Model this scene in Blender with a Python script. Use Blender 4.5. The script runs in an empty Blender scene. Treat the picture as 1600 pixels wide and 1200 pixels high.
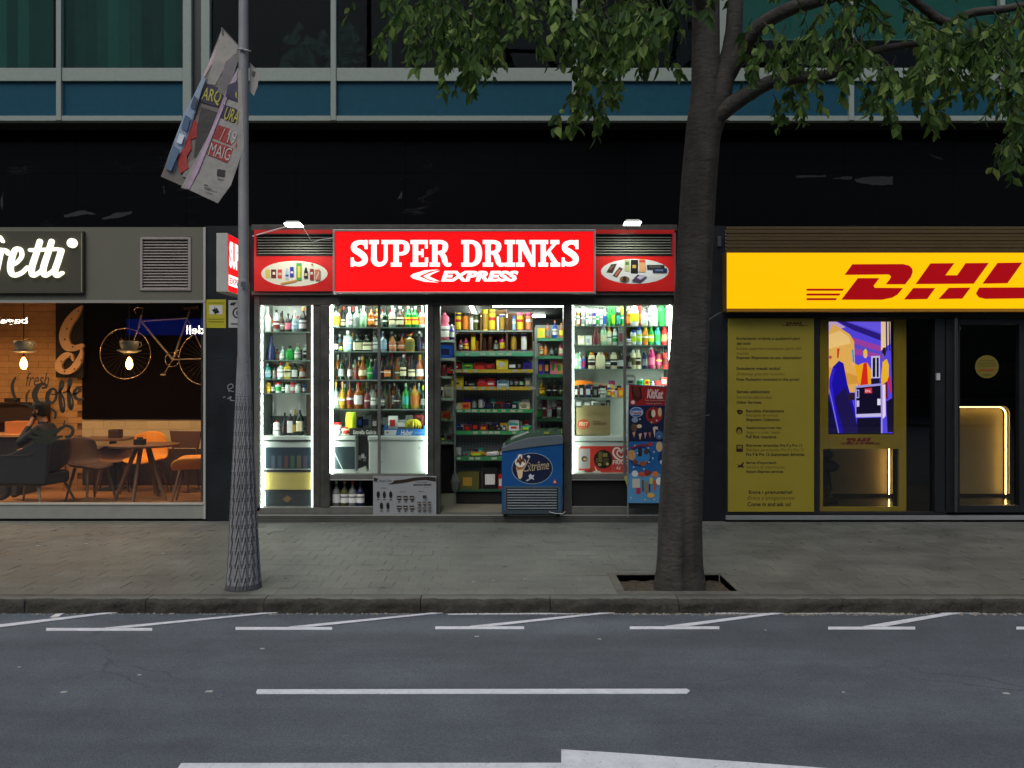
import bpy, bmesh, math, random
from mathutils import Vector, Matrix
random.seed(7)
sc = bpy.context.scene
D, F, EYE = 9.3, 1209.0, 1.65          # camera distance to the facade, focal length in photo pixels, eye height
# ---------------------------------------------------------------- camera, sky, sun, exposure
cam = bpy.data.objects.new('camera', bpy.data.cameras.new('camera'))
sc.collection.objects.link(cam)
cam.location = (0, -D, EYE); cam.rotation_euler = (math.radians(90), 0, 0)
cam.data.sensor_width = 36; cam.data.lens = 36 * F / 1600; cam.data.clip_start = .05; cam.data.clip_end = 500
sc.camera = cam
w = bpy.data.worlds.new('World'); sc.world = w; w.use_nodes = True
nt = w.node_tree; sky = nt.nodes.new('ShaderNodeTexSky'); sky.sky_type = 'NISHITA'; sky.sun_disc = False
sky.sun_elevation = math.radians(55); sky.sun_rotation = math.radians(200); sky.air_density = 1.0; sky.dust_density = 3.5
nt.links.new(sky.outputs[0], nt.nodes['Background'].inputs[0]); nt.nodes['Background'].inputs[1].default_value = 0.15
sd = bpy.data.lights.new('sun', 'SUN'); sd.energy = 0.8; sd.angle = math.radians(35); sd.color = (1, .97, .93)
sun = bpy.data.objects.new('sun', sd); sc.collection.objects.link(sun); sun.location = (-6, -14, 20)
sun.rotation_euler = (math.radians(35), 0, math.radians(-20))
sc.view_settings.view_transform = 'Standard'; sc.view_settings.look = 'None'
sc.view_settings.exposure = 0.0; sc.view_settings.gamma = 1; sc.view_settings.use_curve_mapping = False
sc.cycles.use_denoising = True; sc.cycles.max_bounces = 8; sc.cycles.transparent_max_bounces = 24
sc.cycles.diffuse_bounces = 3; sc.cycles.glossy_bounces = 4; sc.cycles.transmission_bounces = 6
sc.cycles.sample_clamp_indirect = 4; sc.cycles.caustics_reflective = False; sc.cycles.caustics_refractive = False

# ---------------------------------------------------------------- helpers
def X(u, y=0.): return (u - 800) * (y + D) / F
def Z(v, y=0.): return EYE - (v - 600) * (y + D) / F
def S(px, y=0.): return px * (y + D) / F
def GY(v, z=0.): return F * (EYE - z) / (v - 600) - D
def lin(c):
    if isinstance(c, str):
        c = c.lstrip('#'); c = [int(c[i:i+2], 16) / 255 for i in (0, 2, 4)]
        c = [x / 12.92 if x <= .04045 else ((x + .055) / 1.055) ** 2.4 for x in c]
    return tuple(c[:3])
MATS = {}
def mat(name, col=(.5, .5, .5), rough=.5, metal=0, var=0, scale=6, bump=0, bscale=80, em=0, emcol=None, alpha=0, spec=.5, trans=0, rnd=0, stretch=None):
    if name in MATS: return MATS[name]
    m = bpy.data.materials.new(name); m.use_nodes = True; MATS[name] = m
    t = m.node_tree; b = t.nodes['Principled BSDF']; c = lin(col)
    b.inputs['Base Color'].default_value = (*c, 1); b.inputs['Roughness'].default_value = rough
    b.inputs['Metallic'].default_value = metal; b.inputs['Specular IOR Level'].default_value = spec
    tc = None
    def coord():
        nonlocal tc
        if tc is None:
            g = t.nodes.new('ShaderNodeNewGeometry'); tc = g.outputs['Position']
            if stretch:
                mp = t.nodes.new('ShaderNodeMapping'); mp.inputs['Scale'].default_value = stretch
                t.links.new(tc, mp.inputs['Vector']); tc = mp.outputs[0]
        return tc
    if var or rnd:
        last = None
        if var:
            n = t.nodes.new('ShaderNodeTexNoise'); n.inputs['Scale'].default_value = scale; n.inputs['Detail'].default_value = 7
            n.inputs['Roughness'].default_value = .62
            t.links.new(coord(), n.inputs['Vector']); r = t.nodes.new('ShaderNodeMapRange')
            r.inputs['From Min'].default_value = .3; r.inputs['From Max'].default_value = .7
            r.inputs['To Min'].default_value = 1 - var; r.inputs['To Max'].default_value = 1 + var
            t.links.new(n.outputs['Fac'], r.inputs['Value']); last = r.outputs[0]
            r2 = t.nodes.new('ShaderNodeMapRange'); r2.inputs['To Min'].default_value = max(0, rough - .12); r2.inputs['To Max'].default_value = min(1, rough + .15)
            t.links.new(n.outputs['Fac'], r2.inputs['Value']); t.links.new(r2.outputs[0], b.inputs['Roughness'])
        if rnd:
            oi = t.nodes.new('ShaderNodeObjectInfo'); gi = t.nodes.new('ShaderNodeNewGeometry')
            a = t.nodes.new('ShaderNodeMath'); a.operation = 'ADD'
            t.links.new(oi.outputs['Random'], a.inputs[0]); t.links.new(gi.outputs['Random Per Island'], a.inputs[1])
            fr = t.nodes.new('ShaderNodeMath'); fr.operation = 'FRACT'; t.links.new(a.outputs[0], fr.inputs[0])
            r = t.nodes.new('ShaderNodeMapRange'); r.inputs['To Min'].default_value = 1 - rnd; r.inputs['To Max'].default_value = 1 + rnd
            t.links.new(fr.outputs[0], r.inputs['Value'])
            if last:
                mu = t.nodes.new('ShaderNodeMath'); mu.operation = 'MULTIPLY'; t.links.new(last, mu.inputs[0]); t.links.new(r.outputs[0], mu.inputs[1]); last = mu.outputs[0]
            else: last = r.outputs[0]
        vm = t.nodes.new('ShaderNodeVectorMath'); vm.operation = 'SCALE'; vm.inputs[0].default_value = c
        t.links.new(last, vm.inputs['Scale']); t.links.new(vm.outputs[0], b.inputs['Base Color'])
    if bump:
        n = t.nodes.new('ShaderNodeTexNoise'); n.inputs['Scale'].default_value = bscale; n.inputs['Detail'].default_value = 5
        t.links.new(coord(), n.inputs['Vector']); bp = t.nodes.new('ShaderNodeBump'); bp.inputs['Strength'].default_value = bump
        bp.inputs['Distance'].default_value = .01; t.links.new(n.outputs['Fac'], bp.inputs['Height']); t.links.new(bp.outputs[0], b.inputs['Normal'])
    if em:
        b.inputs['Emission Color'].default_value = (*lin(emcol or col), 1); b.inputs['Emission Strength'].default_value = em
    if trans: b.inputs['Transmission Weight'].default_value = trans
    if alpha:
        mx = t.nodes.new('ShaderNodeMixShader'); tr = t.nodes.new('ShaderNodeBsdfTransparent'); mx.inputs[0].default_value = alpha
        cc = [min(1, x ** .35) for x in c]; tr.inputs[0].default_value = (*cc, 1)
        t.links.new(b.outputs[0], mx.inputs[1]); t.links.new(tr.outputs[0], mx.inputs[2]); t.links.new(mx.outputs[0], t.nodes['Material Output'].inputs[0])
    return m
def C(col, rough=.45, **k):
    return mat(('paint_%s_%s' % (str(col), rough)) + ''.join('%s%s' % kv for kv in sorted(k.items())), col, rough, **k)
def E(col, s=1.0): return mat('glow_%s_%s' % (col, s), tuple(c*.45 for c in lin(col)), .5, em=s, emcol=col, spec=.12)
def glass(name, tint=(.93, .97, .95), refl=1.0, rough=.0):
    if name in MATS: return MATS[name]
    m = bpy.data.materials.new(name); m.use_nodes = True; MATS[name] = m; t = m.node_tree
    t.nodes.remove(t.nodes['Principled BSDF'])
    g = t.nodes.new('ShaderNodeBsdfGlossy'); g.inputs['Roughness'].default_value = rough; tr = t.nodes.new('ShaderNodeBsdfTransparent'); tr.inputs[0].default_value = (*tint, 1)
    lw = t.nodes.new('ShaderNodeLayerWeight'); pw = t.nodes.new('ShaderNodeMath'); pw.operation = 'POWER'; pw.inputs[1].default_value = 5; lw.inputs[0].default_value = .5; t.links.new(lw.outputs['Facing'], pw.inputs[0])
    f = t.nodes.new('ShaderNodeMapRange'); f.inputs['To Min'].default_value = .045; t.links.new(pw.outputs[0], f.inputs['Value']); mu = t.nodes.new('ShaderNodeMath'); mu.operation = 'MULTIPLY'; mu.inputs[1].default_value = refl; mu.use_clamp = True
    mx = t.nodes.new('ShaderNodeMixShader'); t.links.new(f.outputs[0], mu.inputs[0]); t.links.new(mu.outputs[0], mx.inputs[0])
    t.links.new(tr.outputs[0], mx.inputs[1]); t.links.new(g.outputs[0], mx.inputs[2]); t.links.new(mx.outputs[0], t.nodes['Material Output'].inputs[0])
    return m

ORG = {}
def thing(name, label, cat, loc=(0, 0, 0), group=None):
    o = bpy.data.objects.new(name, None); sc.collection.objects.link(o); o.location = loc; o.empty_display_size = .1
    o['label'] = label; o['category'] = cat
    if group: o['group'] = group
    ORG[o.name] = Vector(loc); return o
def link(name, me, parent=None, loc=(0, 0, 0), **k):
    o = bpy.data.objects.new(name, me); sc.collection.objects.link(o); o.location = loc
    if parent is not None: o.parent = parent; ORG[o.name] = ORG[parent.name]
    else: ORG[o.name] = Vector(loc)
    for a, b in k.items(): o[a] = b
    return o
class MB:
    def __init__(s): s.v = []; s.f = []; s.m = []; s.sm = []
    def add(s, vs, fs, mi=0, smooth=False):
        n = len(s.v); s.v += [tuple(p) for p in vs]
        for f in fs: s.f.append([i + n for i in f]); s.m.append(mi); s.sm.append(smooth)
        return s
    def box(s, x0, x1, y0, y1, z0, z1, mi=0):
        if x0 > x1: x0, x1 = x1, x0
        if y0 > y1: y0, y1 = y1, y0
        if z0 > z1: z0, z1 = z1, z0
        return s.add([(x0,y0,z0),(x1,y0,z0),(x1,y1,z0),(x0,y1,z0),(x0,y0,z1),(x1,y0,z1),(x1,y1,z1),(x0,y1,z1)],
                     [(0,3,2,1),(4,5,6,7),(0,1,5,4),(1,2,6,5),(2,3,7,6),(3,0,4,7)], mi)
    def pbox(s, u0, v0, u1, v1, y, th, mi=0):     # front face covers photo rectangle at depth y, real thickness th behind it
        return s.box(X(u0, y), X(u1, y), y, y + th, Z(v1, y), Z(v0, y), mi)
    def poly(s, pts, y, th=.002, mi=0):           # pts (x, z) in metres; prism
        n = len(pts); a = sum(pts[i][0]*pts[(i+1)%n][1]-pts[(i+1)%n][0]*pts[i][1] for i in range(n))
        if a < 0: pts = pts[::-1]
        yf = y if callable(y) else (lambda x, z: y)
        vs = [(x, yf(x, z), z) for x, z in pts] + [(x, yf(x, z) + th, z) for x, z in pts]
        fs = [tuple(range(n)), tuple(range(2*n-1, n-1, -1))] + [(i, i+n, (i+1)%n+n, (i+1)%n) for i in range(n)]
        return s.add(vs, fs, mi)
    def ppoly(s, pts, y, th=.002, mi=0):
        yy = y if not callable(y) else y(*pts[0])
        return s.poly([(X(u, yy), Z(v, yy)) for u, v in pts], y if not callable(y) else yy, th, mi)
    def lathe(s, prof, c=(0, 0, 0), n=16, ex=2, sy=1., mi=0, smooth=True, cap=True):
        vs = []
        for r, z in prof:
            for i in range(n):
                a = 2*math.pi*(i+.5)/n; ca, sa = math.cos(a), math.sin(a)
                k = 1 if ex == 2 else 1/((abs(ca)**ex+abs(sa)**ex)**(1/ex))
                vs.append((c[0]+r*ca*k, c[1]+r*sa*k*sy, c[2]+z))
        fs = [(j*n+i, j*n+(i+1)%n, (j+1)*n+(i+1)%n, (j+1)*n+i) for j in range(len(prof)-1) for i in range(n)]
        s.add(vs, fs, mi, smooth)
        if cap: s.add(vs[:n], [tuple(range(n-1, -1, -1))], mi); s.add(vs[-n:], [tuple(range(n))], mi)
        return s
    def tube(s, pts, r, n=8, mi=0, smooth=True, flat=1.):
        pts = [Vector(p) for p in pts]; m = len(pts)
        if not isinstance(r, (list, tuple)): r = [r]*m
        vs = []; prev = None
        for i, p in enumerate(pts):
            d = (pts[min(i+1, m-1)] - pts[max(i-1, 0)]).normalized()
            if prev is None:
                up = Vector((0, 0, 1)) if abs(d.z) < .9 else Vector((1, 0, 0)); a = d.cross(up).normalized()
            else: a = (prev - d*prev.dot(d)).normalized()
            prev = a; b = d.cross(a)
            for k in range(n):
                t = 2*math.pi*k/n; vs.append(p + (a*math.cos(t) + b*math.sin(t)*flat)*r[i])
        fs = [(j*n+i, j*n+(i+1)%n, (j+1)*n+(i+1)%n, (j+1)*n+i) for j in range(m-1) for i in range(n)]
        s.add(vs, fs, mi, smooth); s.add(vs[:n], [tuple(range(n-1, -1, -1))], mi); s.add(vs[-n:], [tuple(range(n))], mi)
        return s
    def stroke(s, pts, y, th=.002, mi=0, sub=6):   # pts (x, z, width): brushed ribbon with Catmull-Rom smoothing
        P = [Vector(p) for p in pts]; Q = []
        if sub > 1 and len(P) > 2:
            for i in range(len(P)-1):
                p0 = P[max(i-1, 0)]; p1 = P[i]; p2 = P[i+1]; p3 = P[min(i+2, len(P)-1)]
                for k in range(sub):
                    t = k/sub; Q.append(.5*((2*p1)+(p2-p0)*t+(2*p0-5*p1+4*p2-p3)*t*t+(3*p1-p0-3*p2+p3)*t**3))
            Q.append(P[-1])
        else: Q = P
        L, R = [], []
        for i, p in enumerate(Q):
            a = Q[max(i-1, 0)]; b = Q[min(i+1, len(Q)-1)]; dx, dz = b.x-a.x, b.y-a.y; l = math.hypot(dx, dz) or 1
            nx, nz = -dz/l*p.z/2, dx/l*p.z/2; L.append((p.x+nx, p.y+nz)); R.append((p.x-nx, p.y-nz))
        for i in range(len(Q)-1):
            vs = [(*q[:1], y, q[1]) for q in (L[i], R[i], R[i+1], L[i+1])] + [(q[0], y+th, q[1]) for q in (L[i], R[i], R[i+1], L[i+1])]
            s.add(vs, [(0,1,2,3),(0,3,7,4),(1,5,6,2)], mi)
        for e in (0, -1):
            q = Q[e]; n = 10; s.poly([(q.x+q.z/2*math.cos(2*math.pi*k/n), q.y+q.z/2*math.sin(2*math.pi*k/n)) for k in range(n)], y+.0003, th, mi)
        return s
    def mesh(s, name, mats, off=None):
        me = bpy.data.meshes.new(name); off = off or Vector((0, 0, 0))
        me.from_pydata([(x-off.x, yy-off.y, z-off.z) for x, yy, z in s.v], [], s.f)
        for m in (mats if isinstance(mats, (list, tuple)) else [mats]): me.materials.append(m)
        me.polygons.foreach_set('material_index', s.m); me.polygons.foreach_set('use_smooth', s.sm); me.update(); return me
    def build(s, name, mats, parent=None, **k):
        off = ORG[parent.name] if parent is not None else None
        return link(name, s.mesh(name, mats, off), parent, **k)
def bev(o, wd=.004, seg=2):
    m = o.modifiers.new('bevel', 'BEVEL'); m.width = wd; m.segments = seg; m.limit_method = 'ANGLE'; return o
def struct(name, mb, m): return mb.build(name, m, kind='structure')

TX = {}
def text_raw(s, shear=0, off=0):
    k = (s, shear, off)
    if k in TX: return TX[k]
    cu = bpy.data.curves.new('t', 'FONT'); cu.body = s; cu.size = 1; cu.shear = shear; cu.offset = off; cu.resolution_u = 3; cu.fill_mode = 'FRONT'
    o = bpy.data.objects.new('t', cu); me = o.to_mesh()
    vs = [tuple(v.co) for v in me.vertices]; fs = [tuple(p.vertices) for p in me.polygons]
    o.to_mesh_clear(); bpy.data.objects.remove(o); bpy.data.curves.remove(cu)
    TX[k] = (vs, fs); return TX[k]
def text(s, rect, y, m, parent, name='lettering', shear=0, off=.0, rot=0, mirror=False, fit=True, **kk):
    """Text filling the photo rectangle (u0, v0, u1, v1) at depth y."""
    vs, fs = text_raw(s, shear, off)
    if not vs: return None
    x0 = min(v[0] for v in vs); x1 = max(v[0] for v in vs); z0 = min(v[1] for v in vs); z1 = max(v[1] for v in vs)
    u0, v0, u1, v1 = rect; cx, cz = X((u0+u1)/2, y), Z((v0+v1)/2, y); sx = S(u1-u0, y)/(x1-x0); sz = S(v1-v0, y)/(z1-z0)
    if not fit: sx = min(sx, sz)
    mb = MB(); ca, sa = math.cos(rot), math.sin(rot); out = []
    for a, b, _ in vs:
        px = (a-(x0+x1)/2)*sx*(-1 if mirror else 1); pz = (b-(z0+z1)/2)*sz
        out.append((cx+px*ca-pz*sa, y, cz+px*sa+pz*ca))
    mb.add(out, fs)
    if parent == 'mb': return mb
    return mb.build(name, m, parent, **kk)
def printed(name, parent, y, layers, em=0, step=.0006, rough=.4):
    """flat print: layers of (colour, [photo points]) or (colour, ('o', cu, cv, ru, rv)) each a hair proud of the one below"""
    mb = MB(); mats = []; idx = {}
    for i, (c, sh) in enumerate(layers):
        if c not in idx: idx[c] = len(mats); mats.append(E(c, em) if em else C(c, rough))
        if sh[0] == 'o':
            _, a, b, ra, rb = sh[:5]; n = 28; rt = sh[5] if len(sh) > 5 else 0
            sh = [(a+ra*math.cos(t)*math.cos(rt)-rb*math.sin(t)*math.sin(rt), b+ra*math.cos(t)*math.sin(rt)+rb*math.sin(t)*math.cos(rt)) for t in [2*math.pi*k/n for k in range(n)]]
        elif sh[0] == 'r': _, a, b, c2, d2 = sh; sh = [(a, b), (c2, b), (c2, d2), (a, d2)]
        mb.ppoly(sh, y - step*(i+1), step*.9, idx[c])
    return mb.build(name, mats, parent)
ORD = ['zeroth', 'first', 'second', 'third', 'fourth', 'fifth', 'sixth', 'seventh', 'eighth', 'ninth', 'tenth', 'eleventh', 'twelfth', 'thirteenth', 'fourteenth', 'fifteenth', 'sixteenth', 'seventeenth', 'eighteenth', 'nineteenth', 'twentieth', 'twenty-first', 'twenty-second', 'twenty-third', 'twenty-fourth', 'twenty-fifth', 'twenty-sixth']
HEX = {'clear': '#cfe6dc', 'white': '#e8ebe6', 'black': '#0c0d0f', 'navy': '#1c2350', 'green': '#1c9c3c', 'dark green': '#12301e', 'lime': '#b9dc2c', 'pale green': '#a8dcae',
       'teal': '#2fa596', 'amber': '#a5591a', 'brown': '#3c2115', 'yellow': '#e8cf2a', 'orange': '#e2801c', 'red': '#c8241e', 'dark red': '#6b1216', 'pink': '#df6f8c', 'magenta': '#a51d5e',
       'blue': '#1f55b5', 'pale blue': '#9cc3dc', 'grey': '#7d8682', 'cream': '#e4dfb8', 'gold': '#b08c2c', 'peach': '#d98d62', 'purple': '#3c2c9c', 'olive': '#5a5a26', 'silver': '#b8bcbc', 'maroon': '#7a3238'}
CLEAR = ('clear', 'pale green', 'green', 'amber', 'teal', 'gold', 'peach', 'pale blue', 'dark green', 'lime', 'yellow', 'orange')
def bodymat(c, kind):
    if kind in ('bottle', 'square', 'wine', 'flask') and c in CLEAR: return mat('bottle_glass_' + c, HEX[c], .12, alpha=.42 if c == 'clear' else .25, spec=.7)
    return mat('pack_' + c, HEX[c], .32 if kind != 'box' else .5, var=.06, scale=40)
def vary(prof, r, h): return [(a*r, b*h) for a, b in prof]
PROF = {
 'bottle': ([(.82,0),(1,.03),(1,.56),(.9,.63),(.45,.73),(.3,.79),(.29,.9)], [(.33,.88),(.36,.89),(.36,1)], (.16,.5), 2, 1),
 'wine':   ([(.85,0),(1,.03),(1,.5),(.9,.57),(.5,.67),(.33,.74),(.3,.92)], [(.33,.78),(.34,1)], (.14,.42), 2, 1),
 'square': ([(.9,0),(1,.03),(1,.66),(.9,.72),(.35,.78),(.3,.84),(.3,.9)], [(.4,.86),(.4,1)], (.12,.58), 5, .7),
 'flask':  ([(.75,0),(.95,.04),(1,.3),(.8,.55),(.4,.7),(.28,.78),(.28,.88)], [(.36,.85),(.36,1)], (.18,.42), 2, .8),
 'shampoo':([(.8,0),(.92,.03),(1,.3),(1,.6),(.85,.82),(.55,.88)], [(.55,.84),(.6,.86),(.55,1)], (.22,.6), 2.6, .55),
 'tube':   ([(.95,0),(.95,.93)], [(1,.93),(1,1)], (.1,.82), 2, 1),
 'can':    ([(.85,0),(1,.05),(1,.9),(.85,.97)], [(.85,.97),(.8,1)], (.12,.84), 2, 1),
 'jar':    ([(.9,0),(1,.06),(1,.7),(.85,.8)], [(.9,.78),(.92,1)], (.2,.6), 2.6, 1),
 'jug':    ([(.9,0),(1,.04),(1,.55),(.75,.62),(1,.68),(.9,.85),(.4,.93)], [(.35,.9),(.35,1)], (.1,.5), 3, .7),
}
WORD = {'bottle': 'bottle', 'wine': 'long-necked bottle', 'square': 'square bottle', 'flask': 'round-shouldered bottle', 'shampoo': 'shampoo bottle', 'tube': 'crisp tube', 'can': 'can', 'jar': 'jar', 'jug': 'jug', 'box': 'box', 'stick': 'slim bottle', 'tray': 'open tray', 'bag': 'bag'}
NAME = {'bottle': 'bottle', 'wine': 'bottle', 'square': 'bottle', 'flask': 'bottle', 'shampoo': 'shampoo_bottle', 'tube': 'crisp_tube', 'can': 'drink_can', 'jar': 'jar', 'jug': 'jug', 'box': 'box', 'stick': 'bottle', 'tray': 'display_tray', 'bag': 'snack_bag'}
def item(u, vb, y, w, h, kind, body, lab=None, cap=None, label='', group=None):
    r, hh = S(w, y)/2, S(h, y); nm = NAME[kind]; cat = nm.replace('_', ' ')
    t = thing(nm, label, cat, (X(u, y), y, Z(vb, y)+.0015), group)
    if abs(y) < .6: t.rotation_euler.z = random.uniform(-.25, .25) if kind not in ('box', 'tray') else random.uniform(-.06, .06)
    else: t.rotation_euler.z = random.uniform(-.08, .08)
    bm_ = bodymat(body, kind); p = 'stick' if kind == 'stick' else kind
    if kind in ('box', 'tray', 'bag'):
        dp = min(.14, max(.05, r*1.2)); mb = MB()
        if kind == 'box': mb.box(-r, r, -dp/2, dp/2, 0, hh); link('carton', mb.mesh('carton', bm_), t)
        elif kind == 'tray':
            k = .006; mb.box(-r, r, -dp/2, dp/2, 0, k); mb.box(-r, -r+k, -dp/2, dp/2, k, hh); mb.box(r-k, r, -dp/2, dp/2, k, hh)
            mb.box(-r+k, r-k, -dp/2, -dp/2+k, k, hh*.55); mb.box(-r+k, r-k, dp/2-k, dp/2, k, hh*1.1)
            link('tray_body', mb.mesh('tray', bm_), t); g = MB(); n = max(2, int(w/5))
            for i in range(n):
                xx = -r+k*2+(i+.5)*(2*r-4*k)/n; g.box(xx-r/n*.8, xx+r/n*.8, -dp*.3, dp*.3, k, hh*(.6+.3*random.random()))
            link('packet', g.mesh('packet', bodymat(cap or 'cream', 'box')), t)
        else:
            n = 8; vs = []; fs = []
            for j in range(n+1):
                for i in range(n+1):
                    a, b = i/n*2-1, j/n; q = (1-a**4)*(1-(2*b-1)**4)
                    for sgn in (-1, 1): vs.append((a*r*(1-.06*math.sin(b*9)**2), sgn*dp*.35*q, b*hh))
            for j in range(n):
                for i in range(n):
                    a = (j*(n+1)+i)*2; b = a+2; c = a+(n+1)*2; d = c+2; fs += [(a, b, d, c), (a+1, c+1, d+1, b+1)]
            mb.add(vs, fs, 0, True); link('wrapper', mb.mesh('wrapper', bm_), t)
        if lab:
            l = MB(); yy = -dp/2-.0015 if kind != 'bag' else -dp*.35-.002
            a = r*random.uniform(.5, .8); l.box(-a, a*random.uniform(.4, 1), yy, yy+.001, hh*.22, hh*(.7 if kind != 'tray' else .45))
            link('label', l.mesh('label', bodymat(lab, 'box')), t)
        return t
    if kind == 'stick': pr, cp, lz, ex, sy = [(.9,0),(.95,.78)], [(1,.78),(.9,1)], (.15,.6), 2, 1
    else: pr, cp, lz, ex, sy = PROF[kind]
    n = 14 if w > 7 else 10
    link('body', MB().lathe(vary(pr, r, hh), n=n, ex=ex, sy=sy).mesh('body', bm_), t)
    link('cap', MB().lathe(vary(cp, r, hh), n=10, ex=2, sy=1).mesh('cap', bodymat(cap or 'black', 'box')), t)
    if lab:
        q = 1.015; l = MB(); l.lathe([(r*q, hh*lz[0]), (r*q, hh*lz[1])], n=n*2, ex=ex, sy=sy, cap=False)
        if random.random() < .5: l.lathe([(r*q*1.006, hh*(lz[0]*.45+lz[1]*.55)), (r*q*1.006, hh*(lz[0]*.25+lz[1]*.75))], n=n*2, ex=ex, sy=sy, cap=False, mi=1)
        alt = {'white': 'grey', 'cream': 'brown', 'yellow': 'red', 'pink': 'white', 'magenta': 'yellow'}.get(lab, 'white')
        link('label', l.mesh('label', [bodymat(lab, 'box'), bodymat(alt, 'box')]), t)
    return t
def row(vb, y, where, group, items):
    """items: (u, w, h, kind, body, label, cap); each gets its own label from its look and its place"""
    items = sorted(items, key=lambda q: q[0]); n = len(items)
    for i, q in enumerate(items):
        u, w, h, kind, body = q[:5]; lab = q[5] if len(q) > 5 else None; cap = q[6] if len(q) > 6 else None
        pos = 'leftmost' if i == 0 else 'rightmost' if i == n-1 else ORD[i+1] + ' from left'
        if n == 1: pos = 'alone'
        look = body + ' ' + WORD[kind]
        if lab and lab != body: look += ' with %s label' % lab
        item(u, vb, y, w, h, kind, body, lab, cap, '%s, %s on %s' % (look, pos, where), group)
# ================================================================ SETTING: road, kerb, pavement
asphalt = mat('asphalt', '#4c545b', .8, var=.15, scale=3.2, bump=.55, bscale=110)
def add_grain(m, amt=.35, sc_=140, big=.9):
    t = m.node_tree; b = t.nodes['Principled BSDF']; src = b.inputs['Base Color'].links[0].from_socket
    g = t.nodes.new('ShaderNodeNewGeometry'); v = t.nodes.new('ShaderNodeTexVoronoi'); v.inputs['Scale'].default_value = sc_
    t.links.new(g.outputs['Position'], v.inputs['Vector']); n = t.nodes.new('ShaderNodeTexNoise'); n.inputs['Scale'].default_value = big; n.inputs['Detail'].default_value = 9; n.inputs['Roughness'].default_value = .7
    mp = t.nodes.new('ShaderNodeMapping'); mp.inputs['Scale'].default_value = (.5, 1.6, 1); t.links.new(g.outputs['Position'], mp.inputs['Vector']); t.links.new(mp.outputs[0], n.inputs['Vector'])
    sp = t.nodes.new('ShaderNodeSeparateXYZ'); t.links.new(v.outputs['Color'], sp.inputs[0])
    a = t.nodes.new('ShaderNodeMapRange'); a.inputs['To Min'].default_value = 1-amt; a.inputs['To Max'].default_value = 1+amt; t.links.new(sp.outputs[0], a.inputs['Value'])
    c = t.nodes.new('ShaderNodeMapRange'); c.inputs['From Min'].default_value = .3; c.inputs['From Max'].default_value = .7; c.inputs['To Min'].default_value = .72; c.inputs['To Max'].default_value = 1.22; t.links.new(n.outputs['Fac'], c.inputs['Value'])
    m1 = t.nodes.new('ShaderNodeMath'); m1.operation = 'MULTIPLY'; t.links.new(a.outputs[0], m1.inputs[0]); t.links.new(c.outputs[0], m1.inputs[1])
    vm = t.nodes.new('ShaderNodeVectorMath'); vm.operation = 'SCALE'; t.links.new(src, vm.inputs[0]); t.links.new(m1.outputs[0], vm.inputs['Scale']); t.links.new(vm.outputs[0], b.inputs['Base Color'])
add_grain(asphalt, .32, 210, .55)
t = asphalt.node_tree; b = t.nodes['Principled BSDF']; src = b.inputs['Base Color'].links[0].from_socket; g = t.nodes.new('ShaderNodeNewGeometry')
# tyre-polished lanes, an old patch edge and hairline cracks
mp = t.nodes.new('ShaderNodeMapping'); mp.inputs['Scale'].default_value = (.07, 1.3, 1); t.links.new(g.outputs['Position'], mp.inputs['Vector']); n = t.nodes.new('ShaderNodeTexNoise'); n.inputs['Scale'].default_value = 1.4; n.inputs['Detail'].default_value = 4; t.links.new(mp.outputs[0], n.inputs['Vector'])
r = t.nodes.new('ShaderNodeMapRange'); r.inputs['From Min'].default_value = .35; r.inputs['From Max'].default_value = .65; r.inputs['To Min'].default_value = .82; r.inputs['To Max'].default_value = 1.14; t.links.new(n.outputs['Fac'], r.inputs['Value'])
n3 = t.nodes.new('ShaderNodeTexNoise'); n3.inputs['Scale'].default_value = 2.2; n3.inputs['Detail'].default_value = 6; t.links.new(g.outputs['Position'], n3.inputs['Vector']); va = t.nodes.new('ShaderNodeVectorMath'); va.operation = 'MULTIPLY_ADD'; va.inputs[1].default_value = (.5, .5, 0); t.links.new(n3.outputs['Color'], va.inputs[0]); t.links.new(g.outputs['Position'], va.inputs[2])
vo = t.nodes.new('ShaderNodeTexVoronoi'); vo.feature = 'DISTANCE_TO_EDGE'; vo.inputs['Scale'].default_value = .62; t.links.new(va.outputs[0], vo.inputs['Vector'])
c1 = t.nodes.new('ShaderNodeMapRange'); c1.inputs['From Max'].default_value = .006; c1.inputs['To Min'].default_value = .55; t.links.new(vo.outputs['Distance'], c1.inputs['Value'])
n4 = t.nodes.new('ShaderNodeTexNoise'); n4.inputs['Scale'].default_value = .5; t.links.new(g.outputs['Position'], n4.inputs['Vector']); c2 = t.nodes.new('ShaderNodeMapRange'); c2.inputs['From Min'].default_value = .5; c2.inputs['From Max'].default_value = .6; t.links.new(n4.outputs['Fac'], c2.inputs['Value'])
mxx = t.nodes.new('ShaderNodeMix'); mxx.inputs['A'].default_value = 1.; t.links.new(c2.outputs[0], mxx.inputs['Factor']); t.links.new(c1.outputs[0], mxx.inputs['B'])
m1 = t.nodes.new('ShaderNodeMath'); m1.operation = 'MULTIPLY'; t.links.new(r.outputs[0], m1.inputs[0]); t.links.new(mxx.outputs['Result'], m1.inputs[1])
vm = t.nodes.new('ShaderNodeVectorMath'); vm.operation = 'SCALE'; t.links.new(src, vm.inputs[0]); t.links.new(m1.outputs[0], vm.inputs['Scale']); t.links.new(vm.outputs[0], b.inputs['Base Color'])
struct('ground', MB().box(-60, 60, -60, 12, -.6, -.16), C('#3a3a38', .9))
RZ = -.1
struct('road', MB().box(-40, 40, -22.4, -3.37, RZ-.05, RZ), asphalt)
paint = mat('road_paint', '#c6cbd1', .7, var=.12, scale=14, bump=.3, bscale=120)
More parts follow.
